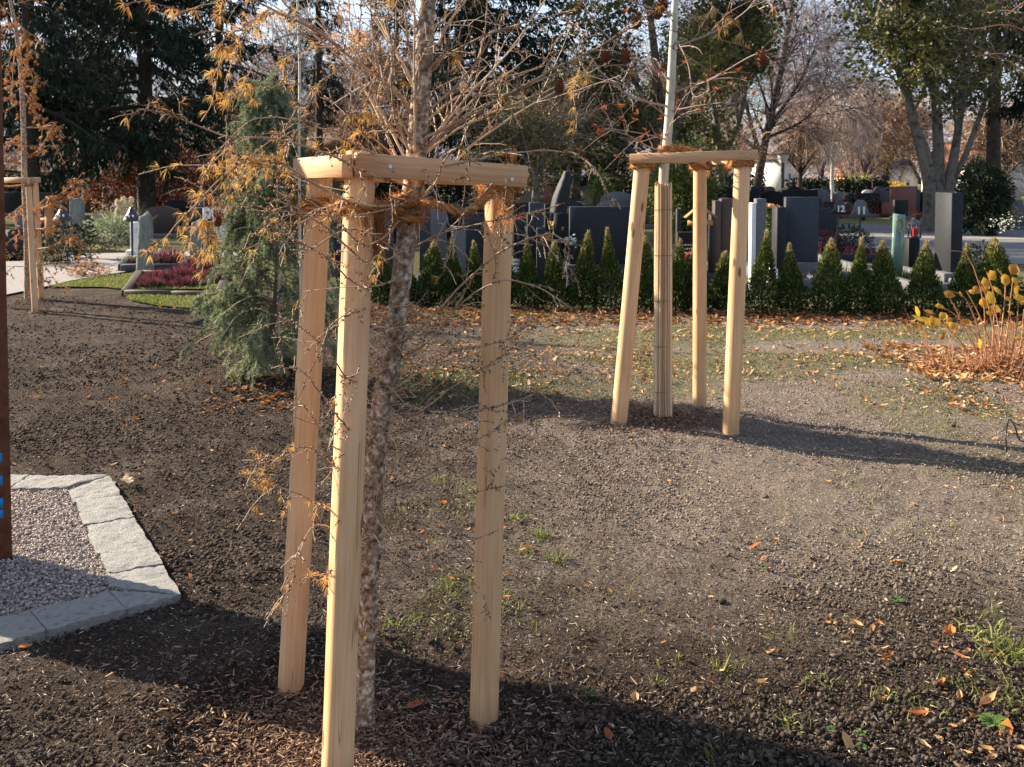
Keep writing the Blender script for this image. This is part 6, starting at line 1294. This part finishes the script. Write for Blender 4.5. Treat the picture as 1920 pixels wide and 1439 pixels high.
def larch_twigs(parent, guides, spur_r=.0021, tw_scale=1.0, name='branch', needle_L=.029, needle_w=.0010, step=.0105, nt=12):
    for gi, (path, r0, dens, ns) in enumerate(guides):
        pts = [at(a, b, d) for a, b, d in path]; n = 26; P0 = curve(pts, n); P0 = P0 + np.cumsum(rng.normal(size=(n, 3)) * .0016, axis=0); L = np.linalg.norm(np.diff(P0, axis=0), axis=1).sum(); r0 = r0 * (.66 if tw_scale == 1 else 1); R0_ = np.linspace(r0, max(.0011 * tw_scale, r0 * .22), n)
        m = MB(); tubes(m, P0[None], R0_[None], 7, .35); ns = ns * (.20 if ns < .4 else .52) if tw_scale == 1 else ns * .55; n2 = max(2, int(L * (22 if tw_scale == 1 else 18) * dens))
        P2, R2, _, _ = grow(P0[None], R0_[None], n2, .10, .98, lambda t_, k, i: np.clip(rng.exponential(.07, k) + .03, .02, .24) * (1.15 - .5 * t_) * tw_scale, (25, 70), 8, .0, .35 + .5 * ns, .14, .55, .45, minr=.0010 * tw_scale)
        P3, R3, _, _ = grow(P2, R2, int(n2 * 1.1), .15, .95, lambda t_, k, i: rng.uniform(.015, .07, k) * tw_scale, (30, 75), 5, 0, .3, .16, .7, .6, minr=.0008 * tw_scale)
        tubes(m, P2, np.maximum(R2, .0009 * tw_scale), 5, rng.random(len(P2))); tubes(m, P3, np.maximum(R3, .0008 * tw_scale), 4, rng.random(len(P3)))
        for (P, R) in ((P0[None], R0_[None]), (P2, R2), (P3, R3)):
            A_, B_, T, q, idx, t = spurs_on(P, R, step)
            tubes(m, np.stack([A_, B_], 1), np.tile([spur_r, spur_r * .85], (len(A_), 1)), 4, rng.random(len(A_)) * .3)
            # needle tufts on the spurs
            tipw = np.clip(t * 1.4 - .25, 0, 1) if len(P) == 1 else 1.0
            k = rng.random(len(A_)) < ns * .85 * tipw
            if k.any():
                c = np.repeat(B_[k], nt, 0); ax = np.repeat(q[k], nt, 0); TT = np.repeat(T[k], nt, 0); nn = len(c); d = nrm(ax * rng.uniform(.3, 1, nn)[:, None] + rand_dirs(nn) * .75 + TT * .5 + [0, 0, -.35]); Ln = rng.uniform(.6, 1.15, nn)[:, None] * needle_L
                mid = c + d * Ln * .55; tip = mid + nrm(d + [0, 0, -.9] + rand_dirs(nn) * .25) * Ln * .45; s_ = nrm(np.cross(d, rand_dirs(nn))) * needle_w / 2
                V = np.stack([c - s_, c + s_, mid + s_, mid - s_, tip], 1); aa = np.repeat(np.clip(np.repeat(rng.random(int(k.sum())), nt) * .6 + rng.random(nn) * .4, 0, 1), 5)
                n0 = ned.n; ned.add(V.reshape(-1, 3), np.array([0, 1, 2, 3])[None] + (np.arange(nn) * 5)[:, None], aa); ned.F3.append(np.array([3, 2, 4])[None] + (np.arange(nn) * 5)[:, None] + n0)
        part(name, m, M['twig'], parent)
larch_twigs(larch, GD)
# fine bare boughs of the crown
PB, RB, _, tb_ = grow(TP[None, 50:], np.linspace(.006, .004, 40)[None], 26, 0, .9, (.35, 1.0), (30, 60), 14, .45, .25, .05, .75, .3)
for q in range(len(PB)):
    P2, R2, _, _ = grow(PB[q:q + 1], RB[q:q + 1], 13, .15, 1, (.06, .28), (25, 60), 7, .1, .3, .1, .5, .5, minr=.0009); P3, R3, _, _ = grow(P2, R2, 9, .1, 1, (.03, .12), (25, 60), 5, .05, .3, .12, .7, .6, minr=.0008)
    m = MB(); tubes(m, PB[q:q + 1], RB[q:q + 1], 5, .6); tubes(m, P2, np.maximum(R2, .0009), 4, rng.random(len(P2))); tubes(m, P3, np.maximum(R3, .0008), 3, rng.random(len(P3)))
    A_, B_, T, qq, idx, t_ = spurs_on(P2, R2, .02); tubes(m, np.stack([A_, B_], 1), np.tile([.0019, .0016], (len(A_), 1)), 3, rng.random(len(A_)) * .3); part('branch', m, M['twig'], larch)
# withered tangle low on the stem
P0 = TP[None, 8:40]; 
P2, R2, _, _ = grow(P0, np.full((1, 32), .006), 230, 0.05, 1, lambda t_, k, i: rng.uniform(.03, .16, k), (50, 95), 7, .1, .5, .22, .25, .5, minr=.001)
P3, R3, _, _ = grow(P2, R2, 420, .2, 1, (.015, .07), (30, 80), 5, 0, .4, .2, .7, .6, minr=.0008)
m = MB(); tubes(m, P2, R2, 5, rng.random(len(P2))); tubes(m, P3, R3, 4, rng.random(len(P3))); part('withered_twigs', m, M['twig'], larch, kind='stuff')
A_, B_, T, q, idx, t_ = spurs_on(P3, R3, .02); k = rng.random(len(A_)) < .35; c = np.repeat(B_[k], 9, 0); d = nrm(rand_dirs(len(c)) + [0, 0, -.5]); tris(ned, c, d, rng.uniform(.008, .02, len(c)), .0011)
part('needles', ned, M['needle'], larch, kind='stuff')
def cone(p, s=.016, par=None):
    m = MB(); n = 60; f = np.linspace(0, 1, n); a = f * n * 2.4; rr = s * .75 * np.sin(np.clip(f * .85 + .12, 0, 1) * pi) ** .7; C = np.array(p) + np.column_stack([rr * np.cos(a) * .75, rr * np.sin(a) * .75, (f - .5) * s * 2]); d = nrm(np.column_stack([np.cos(a), np.sin(a), np.full(n, .9)])); quads(m, C, s * .6, s * .55, d, np.array([0, 0, 1.]), a=np.linspace(0, 1, n)); tube1(m, [np.array(p) - [0, 0, s], p, np.array(p) + [0, 0, s * .9]], [s * .35, s * .65, s * .15], 8, .1); part('cone', m, M['cone'], par)
for (a, b, d) in [(1136, 106, 2.55), (1173, 107, 2.52), (1243, 8, 2.43), (1233, 24, 2.44), (1193, 42, 2.47), (1048, 165, 2.62), (407, 412, 2.3), (1428, 112, 2.3)]: cone(at(a, b, d), .0165, larch)
rng = np.random.default_rng(91)
# coir ropes of the front tripod
zt = 1.6 - (395 - 330) / F * 2.8
cN = on_line(N0, N1, zat(388, 2.73)); cL = on_line(L0, L1, zat(385, 3.0)); cR = on_line(R0, R1, zat(352, 2.88)); cT = np.array(at(766, 378, 2.81))
TH = .052
coir('thick coir rope tying the larch trunk to the right-hand post', [ring_pts(cT, .034, 1.6, z0=-.018, z1=.012, a0=1.0), [cT + [.03, -.02, .0], at(820, 385, 2.74), at(868, 397, 2.74), at(905, 378, 2.76), at(925, 355, 2.79)], ring_pts(cR, TH, 1.6, z0=-.004, z1=.012, a0=pi)], .0115, 850, 1, tuple(cT), hang=[(at(948, 365, 2.80), .13, 70), (at(962, 300, 2.84), -.035, 60), (at(800, 400, 2.75), -.04, 20), (at(955, 375, 2.82), .06, 60)])
coir('frayed coir rope tying the larch trunk to the front post', [ring_pts(cN, .053, 1.7, z0=-.012, z1=.010, a0=0), [cN + [.05, 0, 0], at(720, 385, 2.73), at(745, 395, 2.76), cT + [-.03, 0, -.02]], ring_pts(cT - [0, 0, .045], .036, 1.2, z0=-.01, z1=.006, a0=2)], .0105, 850, 2, tuple(cN), hang=[(at(684, 405, 2.66), .09, 50), (at(706, 420, 2.74), .17, 90), (at(660, 395, 2.66), .03, 30), (at(712, 400, 2.74), .12, 70)])
coir('coir rope wound round the rear left post', [ring_pts(cL, .050, 2.2, z0=-.03, z1=.02, a0=0), [cL + [.05, 0, 0], at(640, 392, 2.9), at(700, 392, 2.85), cT + [-.03, .01, .01]]], .0105, 850, 3, tuple(cL), hang=[(at(570, 398, 2.95), .04, 60)])
# knot stub on the left post
m = MB(); p = at(570, 417, 2.98); tube1(m, [p, p + [-.012, -.02, .0]], .006, 8, cap=True); part('stub', m, M['twig'], larch)

# ------------------------------------------------------------------ young pale tree in the right tripod
rng = np.random.default_rng(13)
Dt = T2[1]; base = np.array([T2[0], T2[1], Hs(T2[0], T2[1])])
yt = thing('young_tree', 'slim pale barked young tree with a few red leaves inside the right tripod', 'young tree', tuple(base))
sp = curve([base, at(1241, 600, Dt), at(1244, 345, Dt), at(1249, 290, Dt - .01), at(1256, 200, Dt - .02), at(1262, 80, Dt - .04), at(1266, 0, Dt - .05), at(1272, -150, Dt - .05), at(1280, -500, Dt)], 40); sr = np.interp(np.linspace(0, 1, 40), [0, .3, .5, .7, 1], [.033, .031, .028, .023, .008])
m = MB(); tubes(m, sp[None], sr[None], 16); part('trunk', m, M['pale_bark'], yt, True)
YB = [([(1256, 150), (1200, 115), (1130, 60), (1100, 20)], .009), ([(1252, 200), (1180, 180), (1110, 120), (1080, 100)], .008), ([(1258, 175), (1330, 150), (1400, 110), (1435, 95)], .008), ([(1250, 262), (1200, 250), (1130, 240)], .006), ([(1249, 285), (1215, 275), (1180, 255), (1135, 242)], .006), ([(1254, 180), (1235, 140), (1220, 105), (1205, 100)], .006), ([(1262, 60), (1290, 120), (1300, 180), (1330, 170)], .005), ([(1264, 30), (1180, 0), (1130, -40)], .008), ([(1262, 90), (1340, 60), (1400, 20), (1430, -20)], .007), ([(1255, 210), (1300, 200), (1370, 190)], .005), ([(1250, 240), (1280, 215), (1310, 205)], .004), ([(1252, 220), (1210, 190), (1180, 185)], .004)]
allt = []
for path, r in YB:
    nn = len(path); P0 = curve([at(a, b, Dt - .02 - .15 * i) for i, (a, b) in enumerate(path)], 14); m = MB(); R0_ = np.linspace(r, .002, 14); tubes(m, P0[None], R0_[None], 6, .4)
    P2, R2, _, _ = grow(P0[None], R0_[None], 6, .1, 1, (.12, .40), (20, 55), 7, .1, .2, .12, .5, .4, minr=.0018); tubes(m, P2, R2, 4, rng.random(6)); part('branch', m, M['birch_twig'], yt); allt.append(P2)
A2 = np.concatenate(allt); i = rng.integers(0, len(A2), 70); C, _ = interp(A2[i], rng.uniform(.4, 1, 70)); m = MB(); leaf_mesh(m, C, rng.uniform(.035, .06, 70), rng.random(70))
for (a, b, k) in ((1122, 243, 5), (1130, 250, 4), (1190, 212, 2), (1208, 247, 2), (1236, 255, 2), (1192, 262, 1), (1413, 170, 3), (1320, 183, 2), (1085, 10, 3), (1078, 48, 2), (1268, 205, 2), (1245, 225, 2)): leaf_mesh(m, at(a, b, Dt - .15) + rng.normal(size=(k, 3)) * .015, np.full(k, .05), rng.random(k))
part('red_leaves', m, M['red_leaf'], yt)
# reed mat round its stem
mat_ = thing('reed_mat', 'split reed mat wired round the stem of the pale young tree', 'reed mat', tuple(base))
nre = 40
for k in range(nre):
    a = k / nre * 2 * pi; r = .050 + .003 * (k % 2); c0 = np.array([base[0], base[1], base[2] - .01]); c1 = at(1244, 345 + rng.uniform(-4, 6), Dt)
    p0 = c0 + [r * cos(a) * 1.05, r * sin(a) * 1.05, 0]; p1 = np.array([c1[0], c1[1], c1[2]]) + [r * .95 * cos(a), r * .95 * sin(a), 0]; P_ = p0 + (p1 - p0) * np.linspace(0, 1, 6)[:, None] + rng.normal(size=(6, 3)) * .0012; m = MB(); tubes(m, P_[None], np.full((1, 6), .0046), 6, rng.random(), cap=True); part('reed', m, M['reed'], mat_)
for py in (395, 480, 565, 650, 735): m = MB(); c = at(1244 - (py - 345) / 455 * 4, py, Dt); tube1(m, ring_pts(c, .0585, 1.02, 26, 0, .008, wob=.001), .0014, 4); part('wire', m, M['wire'], mat_)
c1, c2, c3 = on_line(P1a, P1b, zat(312, P1a[1])), on_line(P2a, P2b, zat(314, P2a[1])), on_line(P3a, P3b, zat(308, P3a[1])); ct = at(1250, 281, Dt - .01)
coir('coir rope round the slanting left stake of the right tripod', [ring_pts(c1, .060, 2.2, z0=-.012, z1=.02), [c1 + [.06, 0, .02], at(1225, 306, Dt), at(1246, 300, Dt - .05)]], .013, 420, 4, tuple(c1))
coir('coir rope from the pale stem over to the middle stake of the right tripod', [ring_pts(ct, .042, 2.2, z0=-.01, z1=.02), [ct + [.04, 0, .0], at(1280, 278, Dt), at(1310, 286, Dt + .2)], ring_pts(c2, .056, 1.7, z0=-.01, z1=.012)], .014, 420, 5, tuple(ct), hang=[(at(1328, 318, 6.7), .06, 40)])
coir('coir rope round the right stake of the right tripod', [ring_pts(c3, .060, 2.2, z0=-.01, z1=.018), [c3 + [-.06, 0, 0], at(1362, 316, 6.3), at(1368, 302, 6.35)]], .014, 420, 6, tuple(c3), hang=[(on_line(P3a, P3b, zat(286, P3a[1])), -.05, 60), (at(1368, 315, 6.2), .05, 40)])
c5 = on_line(Q1, S1, zat(347, Q1[1])); coir('coir rope under the boards of the left tripod', [ring_pts(c5, .045, 1.5, z0=-.01, z1=.01), [c5 + [-.04, 0, 0], at(20, 350, 11.9), at(-5, 348, 12)]], .013, 150, 7, tuple(c5))

# ------------------------------------------------------------------ small orange larch, left
rng = np.random.default_rng(31)
b0 = gpt(52, 562); Dl = b0[1]; l2 = thing('larch_tree', 'slim young larch with rusty orange needles inside the left tripod', 'larch tree', tuple(b0))
sp = curve([b0, at(51, 460, Dl), at(46, 340, Dl), at(44, 230, Dl), at(38, 120, Dl), at(27, 40, Dl), at(14, -20, Dl), at(0, -90, Dl)], 30); m = MB(); sr = np.linspace(.045, .016, 30); tubes(m, sp[None], sr[None], 10); part('trunk', m, M['larch_bark'], l2, True)
ned = MB(); oldneed = M['needle']
M['needle_rust'] = mat('rusty_needles', (.30, .10, .03), (.55, .23, .06), (.68, .38, .12), scale=4, attr=.8, rough=.7, transl=.35, contrast=(.1, .95))
LG = [([(44, 240, Dl), (75, 240, Dl), (100, 235, Dl - .2), (118, 240, Dl - .3)], .01, 1, .6), ([(45, 300, Dl), (70, 285, Dl), (92, 262, Dl - .2), (110, 290, Dl - .3)], .009, 1, .6), ([(38, 110, Dl), (60, 140, Dl - .2), (66, 180, Dl - .2)], .008, 1, .9), ([(32, 60, Dl), (14, 40, Dl - .2), (6, 60, Dl - .2)], .008, 1, .8), ([(36, 90, Dl), (20, 110, Dl - .2), (12, 150, Dl - .2)], .008, 1, .9), ([(28, 40, Dl), (46, 60, Dl - .2), (56, 110, Dl - .2)], .008, 1, .9),
      ([(40, 150, Dl), (25, 160, Dl), (18, 190, Dl - .2)], .008, 1, .9), ([(42, 170, Dl), (60, 190, Dl - .2), (64, 215, Dl - .2)], .007, 1, .9), ([(68, 395, Dl), (100, 370, Dl - .3), (130, 350, Dl - .5), (155, 322, Dl - .6)], .010, .9, .5), ([(50, 400, Dl), (90, 385, Dl - .3), (130, 372, Dl - .5), (165, 355, Dl - .6)], .009, 1, .6), ([(52, 470, Dl), (90, 465, Dl - .3), (125, 450, Dl - .5), (155, 455, Dl - .6)], .010, 1.1, .6), ([(52, 500, Dl), (90, 495, Dl - .2), (140, 488, Dl - .4), (178, 478, Dl - .5)], .009, 1, .5),
      ([(48, 380, Dl), (30, 395, Dl - .2), (12, 420, Dl - .3)], .008, 1, .6), ([(50, 450, Dl), (34, 440, Dl), (14, 455, Dl - .2)], .008, 1, .6), ([(46, 275, Dl), (28, 260, Dl), (10, 270, Dl - .2)], .008, 1, .5), ([(52, 520, Dl), (75, 520, Dl), (95, 530, Dl - .2)], .007, 1, .6), ([(50, 430, Dl), (80, 430, Dl - .3), (105, 425, Dl - .5)], .008, 1, .6), ([(52, 500, Dl), (25, 500, Dl), (10, 515, Dl)], .007, 1, .5), ([(27, 35, Dl), (10, 15, Dl), (-10, 5, Dl)], .006, 1, .4), ([(22, 10, Dl), (60, 0, Dl), (80, -10, Dl)], .005, 1, .2)]
larch_twigs(l2, LG, .003, 2.2, 'branch', .042, .006, .022, 15)
part('needles', ned, M['needle_rust'], l2, kind='stuff')

# ------------------------------------------------------------------ yellow-leaved shrub at the right edge
rng = np.random.default_rng(41)
cb = onground(1880, 700); ys = thing('yellow_leaf_shrub', 'shrub with orange stems and big yellow leaves at the right edge', 'shrub', tuple(cb))
Ds = cb[1]; m = MB()
paths = [[(1850, 700), (1848, 640), (1843, 560), (1815, 480), (1782, 471)], [(1860, 705), (1862, 620), (1865, 560), (1850, 510)], [(1870, 700), (1880, 600), (1885, 530), (1870, 505)], [(1880, 700), (1890, 610), (1895, 560), (1900, 520)], [(1890, 705), (1905, 620), (1910, 560)], [(1845, 700), (1835, 620), (1810, 560), (1780, 545)], [(1865, 700), (1820, 640), (1790, 575), (1770, 545)], [(1875, 700), (1840, 600), (1812, 545)], [(1855, 700), (1845, 650), (1790, 590), (1760, 575)], [(1840, 700), (1800, 640), (1760, 600), (1735, 590)], [(1900, 705), (1925, 600), (1935, 520)], [(1870, 700), (1875, 640), (1868, 590)], [(1880, 700), (1850, 560), (1835, 525)], [(1895, 700), (1870, 600), (1855, 545)], [(1905, 700), (1915, 640), (1920, 580)]]
for k, p in enumerate(paths):
    P_ = curve([at(a, b, Ds + .12 * sin(k * 2.4) + .05 * i * sin(k)) for i, (a, b) in enumerate(p)], 10); mm = MB(); tubes(mm, P_[None], np.linspace(.007, .003, 10)[None], 6, .5); part('stem', mm, M['orange_stem'] if 'orange_stem' in M else M.setdefault('orange_stem', mat('orange_stem', (.32, .13, .06), (.45, .22, .11), scale=20, rough=.6)), ys)
LP = [(1900, 512, 34), (1860, 522, 34), (1885, 530, 34), (1848, 538, 36), (1870, 548, 36), (1905, 545, 34), (1830, 548, 30), (1858, 560, 34), (1890, 560, 30), (1912, 565, 30), (1866, 580, 34), (1845, 578, 30), (1780, 556, 30), (1762, 578, 26), (1735, 600, 40), (1722, 596, 34), (1752, 605, 38), (1768, 598, 34), (1740, 612, 30), (1700, 617, 26), (1785, 615, 30), (1895, 590, 28), (1900, 610, 26), (1812, 606, 26), (1838, 648, 22), (1880, 650, 24), (1908, 640, 24)]
LP = LP + [(a + rng.uniform(-26, 26), b + rng.uniform(-18, 30), s * .7) for (a, b, s) in LP[:22]]
for (a, b, s) in LP:
    mm = MB(); leaf_mesh(mm, at(a, b, Ds + rng.uniform(-.25, .2))[None], np.array([s / F * Ds * rng.uniform(.42, .72)]), np.array([rng.random()]))
    V = mm.V[0]; c = V.mean(0); q = V - c; ax_ = nrm(q[3] - q[0]); sd_ = nrm(np.cross(ax_, [0, 0, 1.])); q = q + sd_ * (q @ sd_)[:, None] * rng.uniform(.5, 1.1); ang_ = rng.uniform(.5, 1.3); R_ = np.array([[1, 0, 0], [0, cos(ang_), -sin(ang_)], [0, sin(ang_), cos(ang_)]]); mm.V[0] = q @ R_.T * [1, 1, 1.2] + c; part('leaf', mm, M['yellow_leaf'], ys)
n = 1500; a_ = rng.uniform(0, 2 * pi, n); q = np.sqrt(rng.random(n)) * .70 * (1 + .2 * np.sin(a_ * 3)); C = np.column_stack([cb[0] + .15 + q * np.cos(a_), cb[1] - .1 + q * np.sin(a_) * .6, rng.uniform(0, .20, n) * np.clip(1 - q / .8, .05, 1)]); m = MB(); leaf_mesh(m, C, rng.uniform(.03, .07, n), rng.uniform(.05, .9, n)); part('litter', m, M['leaf'], ys, kind='stuff')
n = 260; P0 = C[:n]; d = nrm(np.column_stack([rng.normal(size=n) * .5, rng.normal(size=n) * .5, np.ones(n)])); Ls = rng.uniform(.15, .5, n)[:, None]; m = MB(); tubes(m, np.stack([P0 * [1, 1, 0], P0 * [1, 1, 0] + d * Ls * .5, P0 * [1, 1, 0] + d * Ls + rng.normal(size=(n, 3)) * .05], 1), np.tile([.003, .0025, .0015], (n, 1)), 4, rng.random(n)); part('fine_stems', m, M['orange_stem'], ys, kind='stuff')
# arching twigs entering from the right edge
t = thing('arching_twigs', 'thin orange twigs reaching in from the upper right edge', 'twigs', tuple(at(1925, 60, 5)))
for p in ([(1960, 80), (1915, 55), (1880, 47), (1820, 56)], [(1960, 130), (1915, 108), (1870, 101), (1828, 107)], [(1960, -10), (1920, 5), (1885, 30)], [(1960, 175), (1900, 120), (1860, 108)]): m = MB(); tube1(m, curve([at(a, b, 5) for a, b in p], 12), np.linspace(.005, .0018, 12), 5); part('twig', m, M['orange_stem'], t)
t = thing('bent_twig', 'dark bent twig arching out of the soil at the right edge', 'twig', tuple(onground(1888, 852))); m = MB(); Dq = onground(1888, 852)[1]; tube1(m, curve([onground(1888, 852), at(1886, 815, Dq), at(1892, 787, Dq), at(1903, 800, Dq), at(1912, 825, Dq), at(1935, 832, Dq)], 16), np.linspace(.005, .004, 16), 6); part('twig', m, M['wire'], t)

# individual leaves and weeds that catch the eye
M['leaf_cream'] = mat('cream_leaf', (.62, .50, .34), (.72, .62, .46), scale=30, rough=.7, transl=.2)
def one_leaf(px, py, s, mt, label, a=.6, tilt=.4, seed=0, lobed=False):
    global rng
    rng = np.random.default_rng(seed + 500); c = onground(px, py); c[2] = Hs(c[0], c[1]) + .018; mm = MB(); leaf_mesh(mm, c[None], np.array([s]), np.array([a]))
    if lobed:
        for k in range(3): leaf_mesh(mm, (c + rng.normal(size=3) * [s * .35, s * .3, .012] + [0, 0, .012])[None], np.array([s * .8]), np.array([a]))
    return solo('fallen_leaf', mm, M[mt], label, 'leaf', tuple(c))
for k, q in enumerate([(238, 912, .085, 'leaf_cream', 'big curled cream leaf beside the corner of the stone edging', .5, .4, 1, True), (832, 957, .05, 'leaf_orange', 'bright orange leaf in the grass between trunk and right-hand post'), (48, 1224, .05, 'leaf_orange', 'orange leaf just in front of the stone edging'), (600, 1090, .05, 'leaf_orange', 'orange leaf between the left and front posts'),
      (1415, 1035, .05, 'red_leaf', 'red brown leaf in the bare soil right of the centre'), (1455, 1006 + 22, .03, 'leaf', 'small tan leaf beside the red brown leaf'), (1305, 1036, .03, 'leaf', 'tan leaf in the bare soil below the right tripod'), (1620, 1015, .05, 'leaf', 'pale pointed leaf in the sparse grass below the right tripod'), (1680, 1070, .06, 'leaf_orange', 'pair-like orange brown leaf in the right soil'), (1605, 1198, .05, 'leaf', 'pale curled leaf in the right soil'), (1665, 1250, .06, 'red_leaf', 'long red brown leaf in the right soil'), (1720, 1358, .06, 'red_leaf', 'red brown leaf near the lower right grass'),
      (1780, 1215, .06, 'leaf_orange', 'orange leaf above the lower right leaf cluster'), (1800, 1250, .05, 'leaf_orange', 'orange leaf at the top of the lower right leaf cluster'), (1765, 1300, .06, 'leaf_orange', 'tan leaf left of the lower right leaf cluster'), (1885, 1385, .08, 'leaf_orange', 'glowing orange leaf in the lower right corner'), (1850, 1335, .07, 'leaf', 'pale tan leaf above the green weed'), (1560 - 60, 1310, .03, 'leaf', 'small tan leaf at the shadow edge'), (1190, 1338, .04, 'leaf', 'pinkish leaf at the upper edge of the slab shadow'), (1300, 1316, .04, 'leaf', 'tan leaf just beyond the slab shadow'),
      (1140, 1408, .06, 'red_leaf', 'red brown leaf in the shade at the bottom'), (1590, 1418, .07, 'leaf', 'large tan leaf at the bottom edge'), (1470, 656, .12, 'leaf_cream', 'pale leaf on the far soil right of the right tripod'), (1045, 747, .06, 'leaf_orange', 'orange leaf on the soil left of the slanting stake'), (778, 1330, .06, 'red_leaf', 'brown leaf on the bark mulch behind the trunk'), (490, 975, .035, 'leaf_orange', 'small orange leaf left of the left post'), (358, 1090, .035, 'leaf_orange', 'orange leaf at the outer corner of the stone edging'), (300, 1053, .03, 'leaf', 'tan leaf beside the stone edging'), (210, 770, .06, 'leaf_orange', 'orange leaf in the dark soil furrow on the left'), (990, 1042, .05, 'leaf_orange', 'orange leaf in the small grass tuft right of the right-hand post')]):
    if len(q) < 7: q = (*q, .6, .4, k)
    one_leaf(*q)
def rosette(px, py, r, label, n=11):
    c = onground(px, py); c[2] = Hs(c[0], c[1]) + .01; mm = MB()
    for k in range(n):
        a = k / n * 2 * pi + rng.uniform(-.2, .2); L = r * rng.uniform(.6, 1); w = L * .32; d = np.array([cos(a), sin(a), 0]); s_ = np.array([-sin(a), cos(a), 0]); z = np.array([0, 0, 1.])
        V = [c, c + d * L * .35 + s_ * w * .6 + z * L * .3, c + d * L * .75 + s_ * w + z * L * .38, c + d * L + z * L * .25, c + d * L * .75 - s_ * w + z * L * .38, c + d * L * .35 - s_ * w * .6 + z * L * .3, c + d * L * .6 + z * L * .28]
        mm.add(V, [[0, 6, 1], [1, 6, 2], [2, 6, 3], [3, 6, 4], [4, 6, 5], [5, 6, 0]], rng.random())
    solo('weed', mm, M['rosette'], label, 'weed', tuple(c))
rosette(1862, 1368, .055, 'green leafy weed near the lower right corner', 13); rosette(1680, 1142, .03, 'small feathery weed in the right soil'); rosette(1560, 1390, .022, 'tiny seedling near the bottom right of the shadow'); rosette(1610, 1395, .025, 'pale seedling right of the tiny seedling'); rosette(1432, 1070, .02, 'seedling beside the red brown leaf'); rosette(1110, 1328, .02, 'seedling at the edge of the slab shadow'); rosette(1615, 1420, .022, 'seedling at the bottom edge right of the shadow')
# ------------------------------------------------------------------ the air between here and the mountains
hz = bpy.data.materials.new('haze_air'); hz.use_nodes = True; HN = hz.node_tree.nodes; HN.clear()
ho = HN.new('ShaderNodeOutputMaterial'); hp = HN.new('ShaderNodeVolumePrincipled'); hp.inputs['Color'].default_value = (.80, .86, 1.0, 1); hp.inputs['Density'].default_value = .000025; hp.inputs['Anisotropy'].default_value = .2
hz.node_tree.links.new(hp.outputs[0], ho.inputs['Volume'])
m = MB(); box(m, (0, 4400, 529.9), (26000, 9100, 1062)); hzo = link('haze', m.mesh('haze', hz), None, 'stuff')
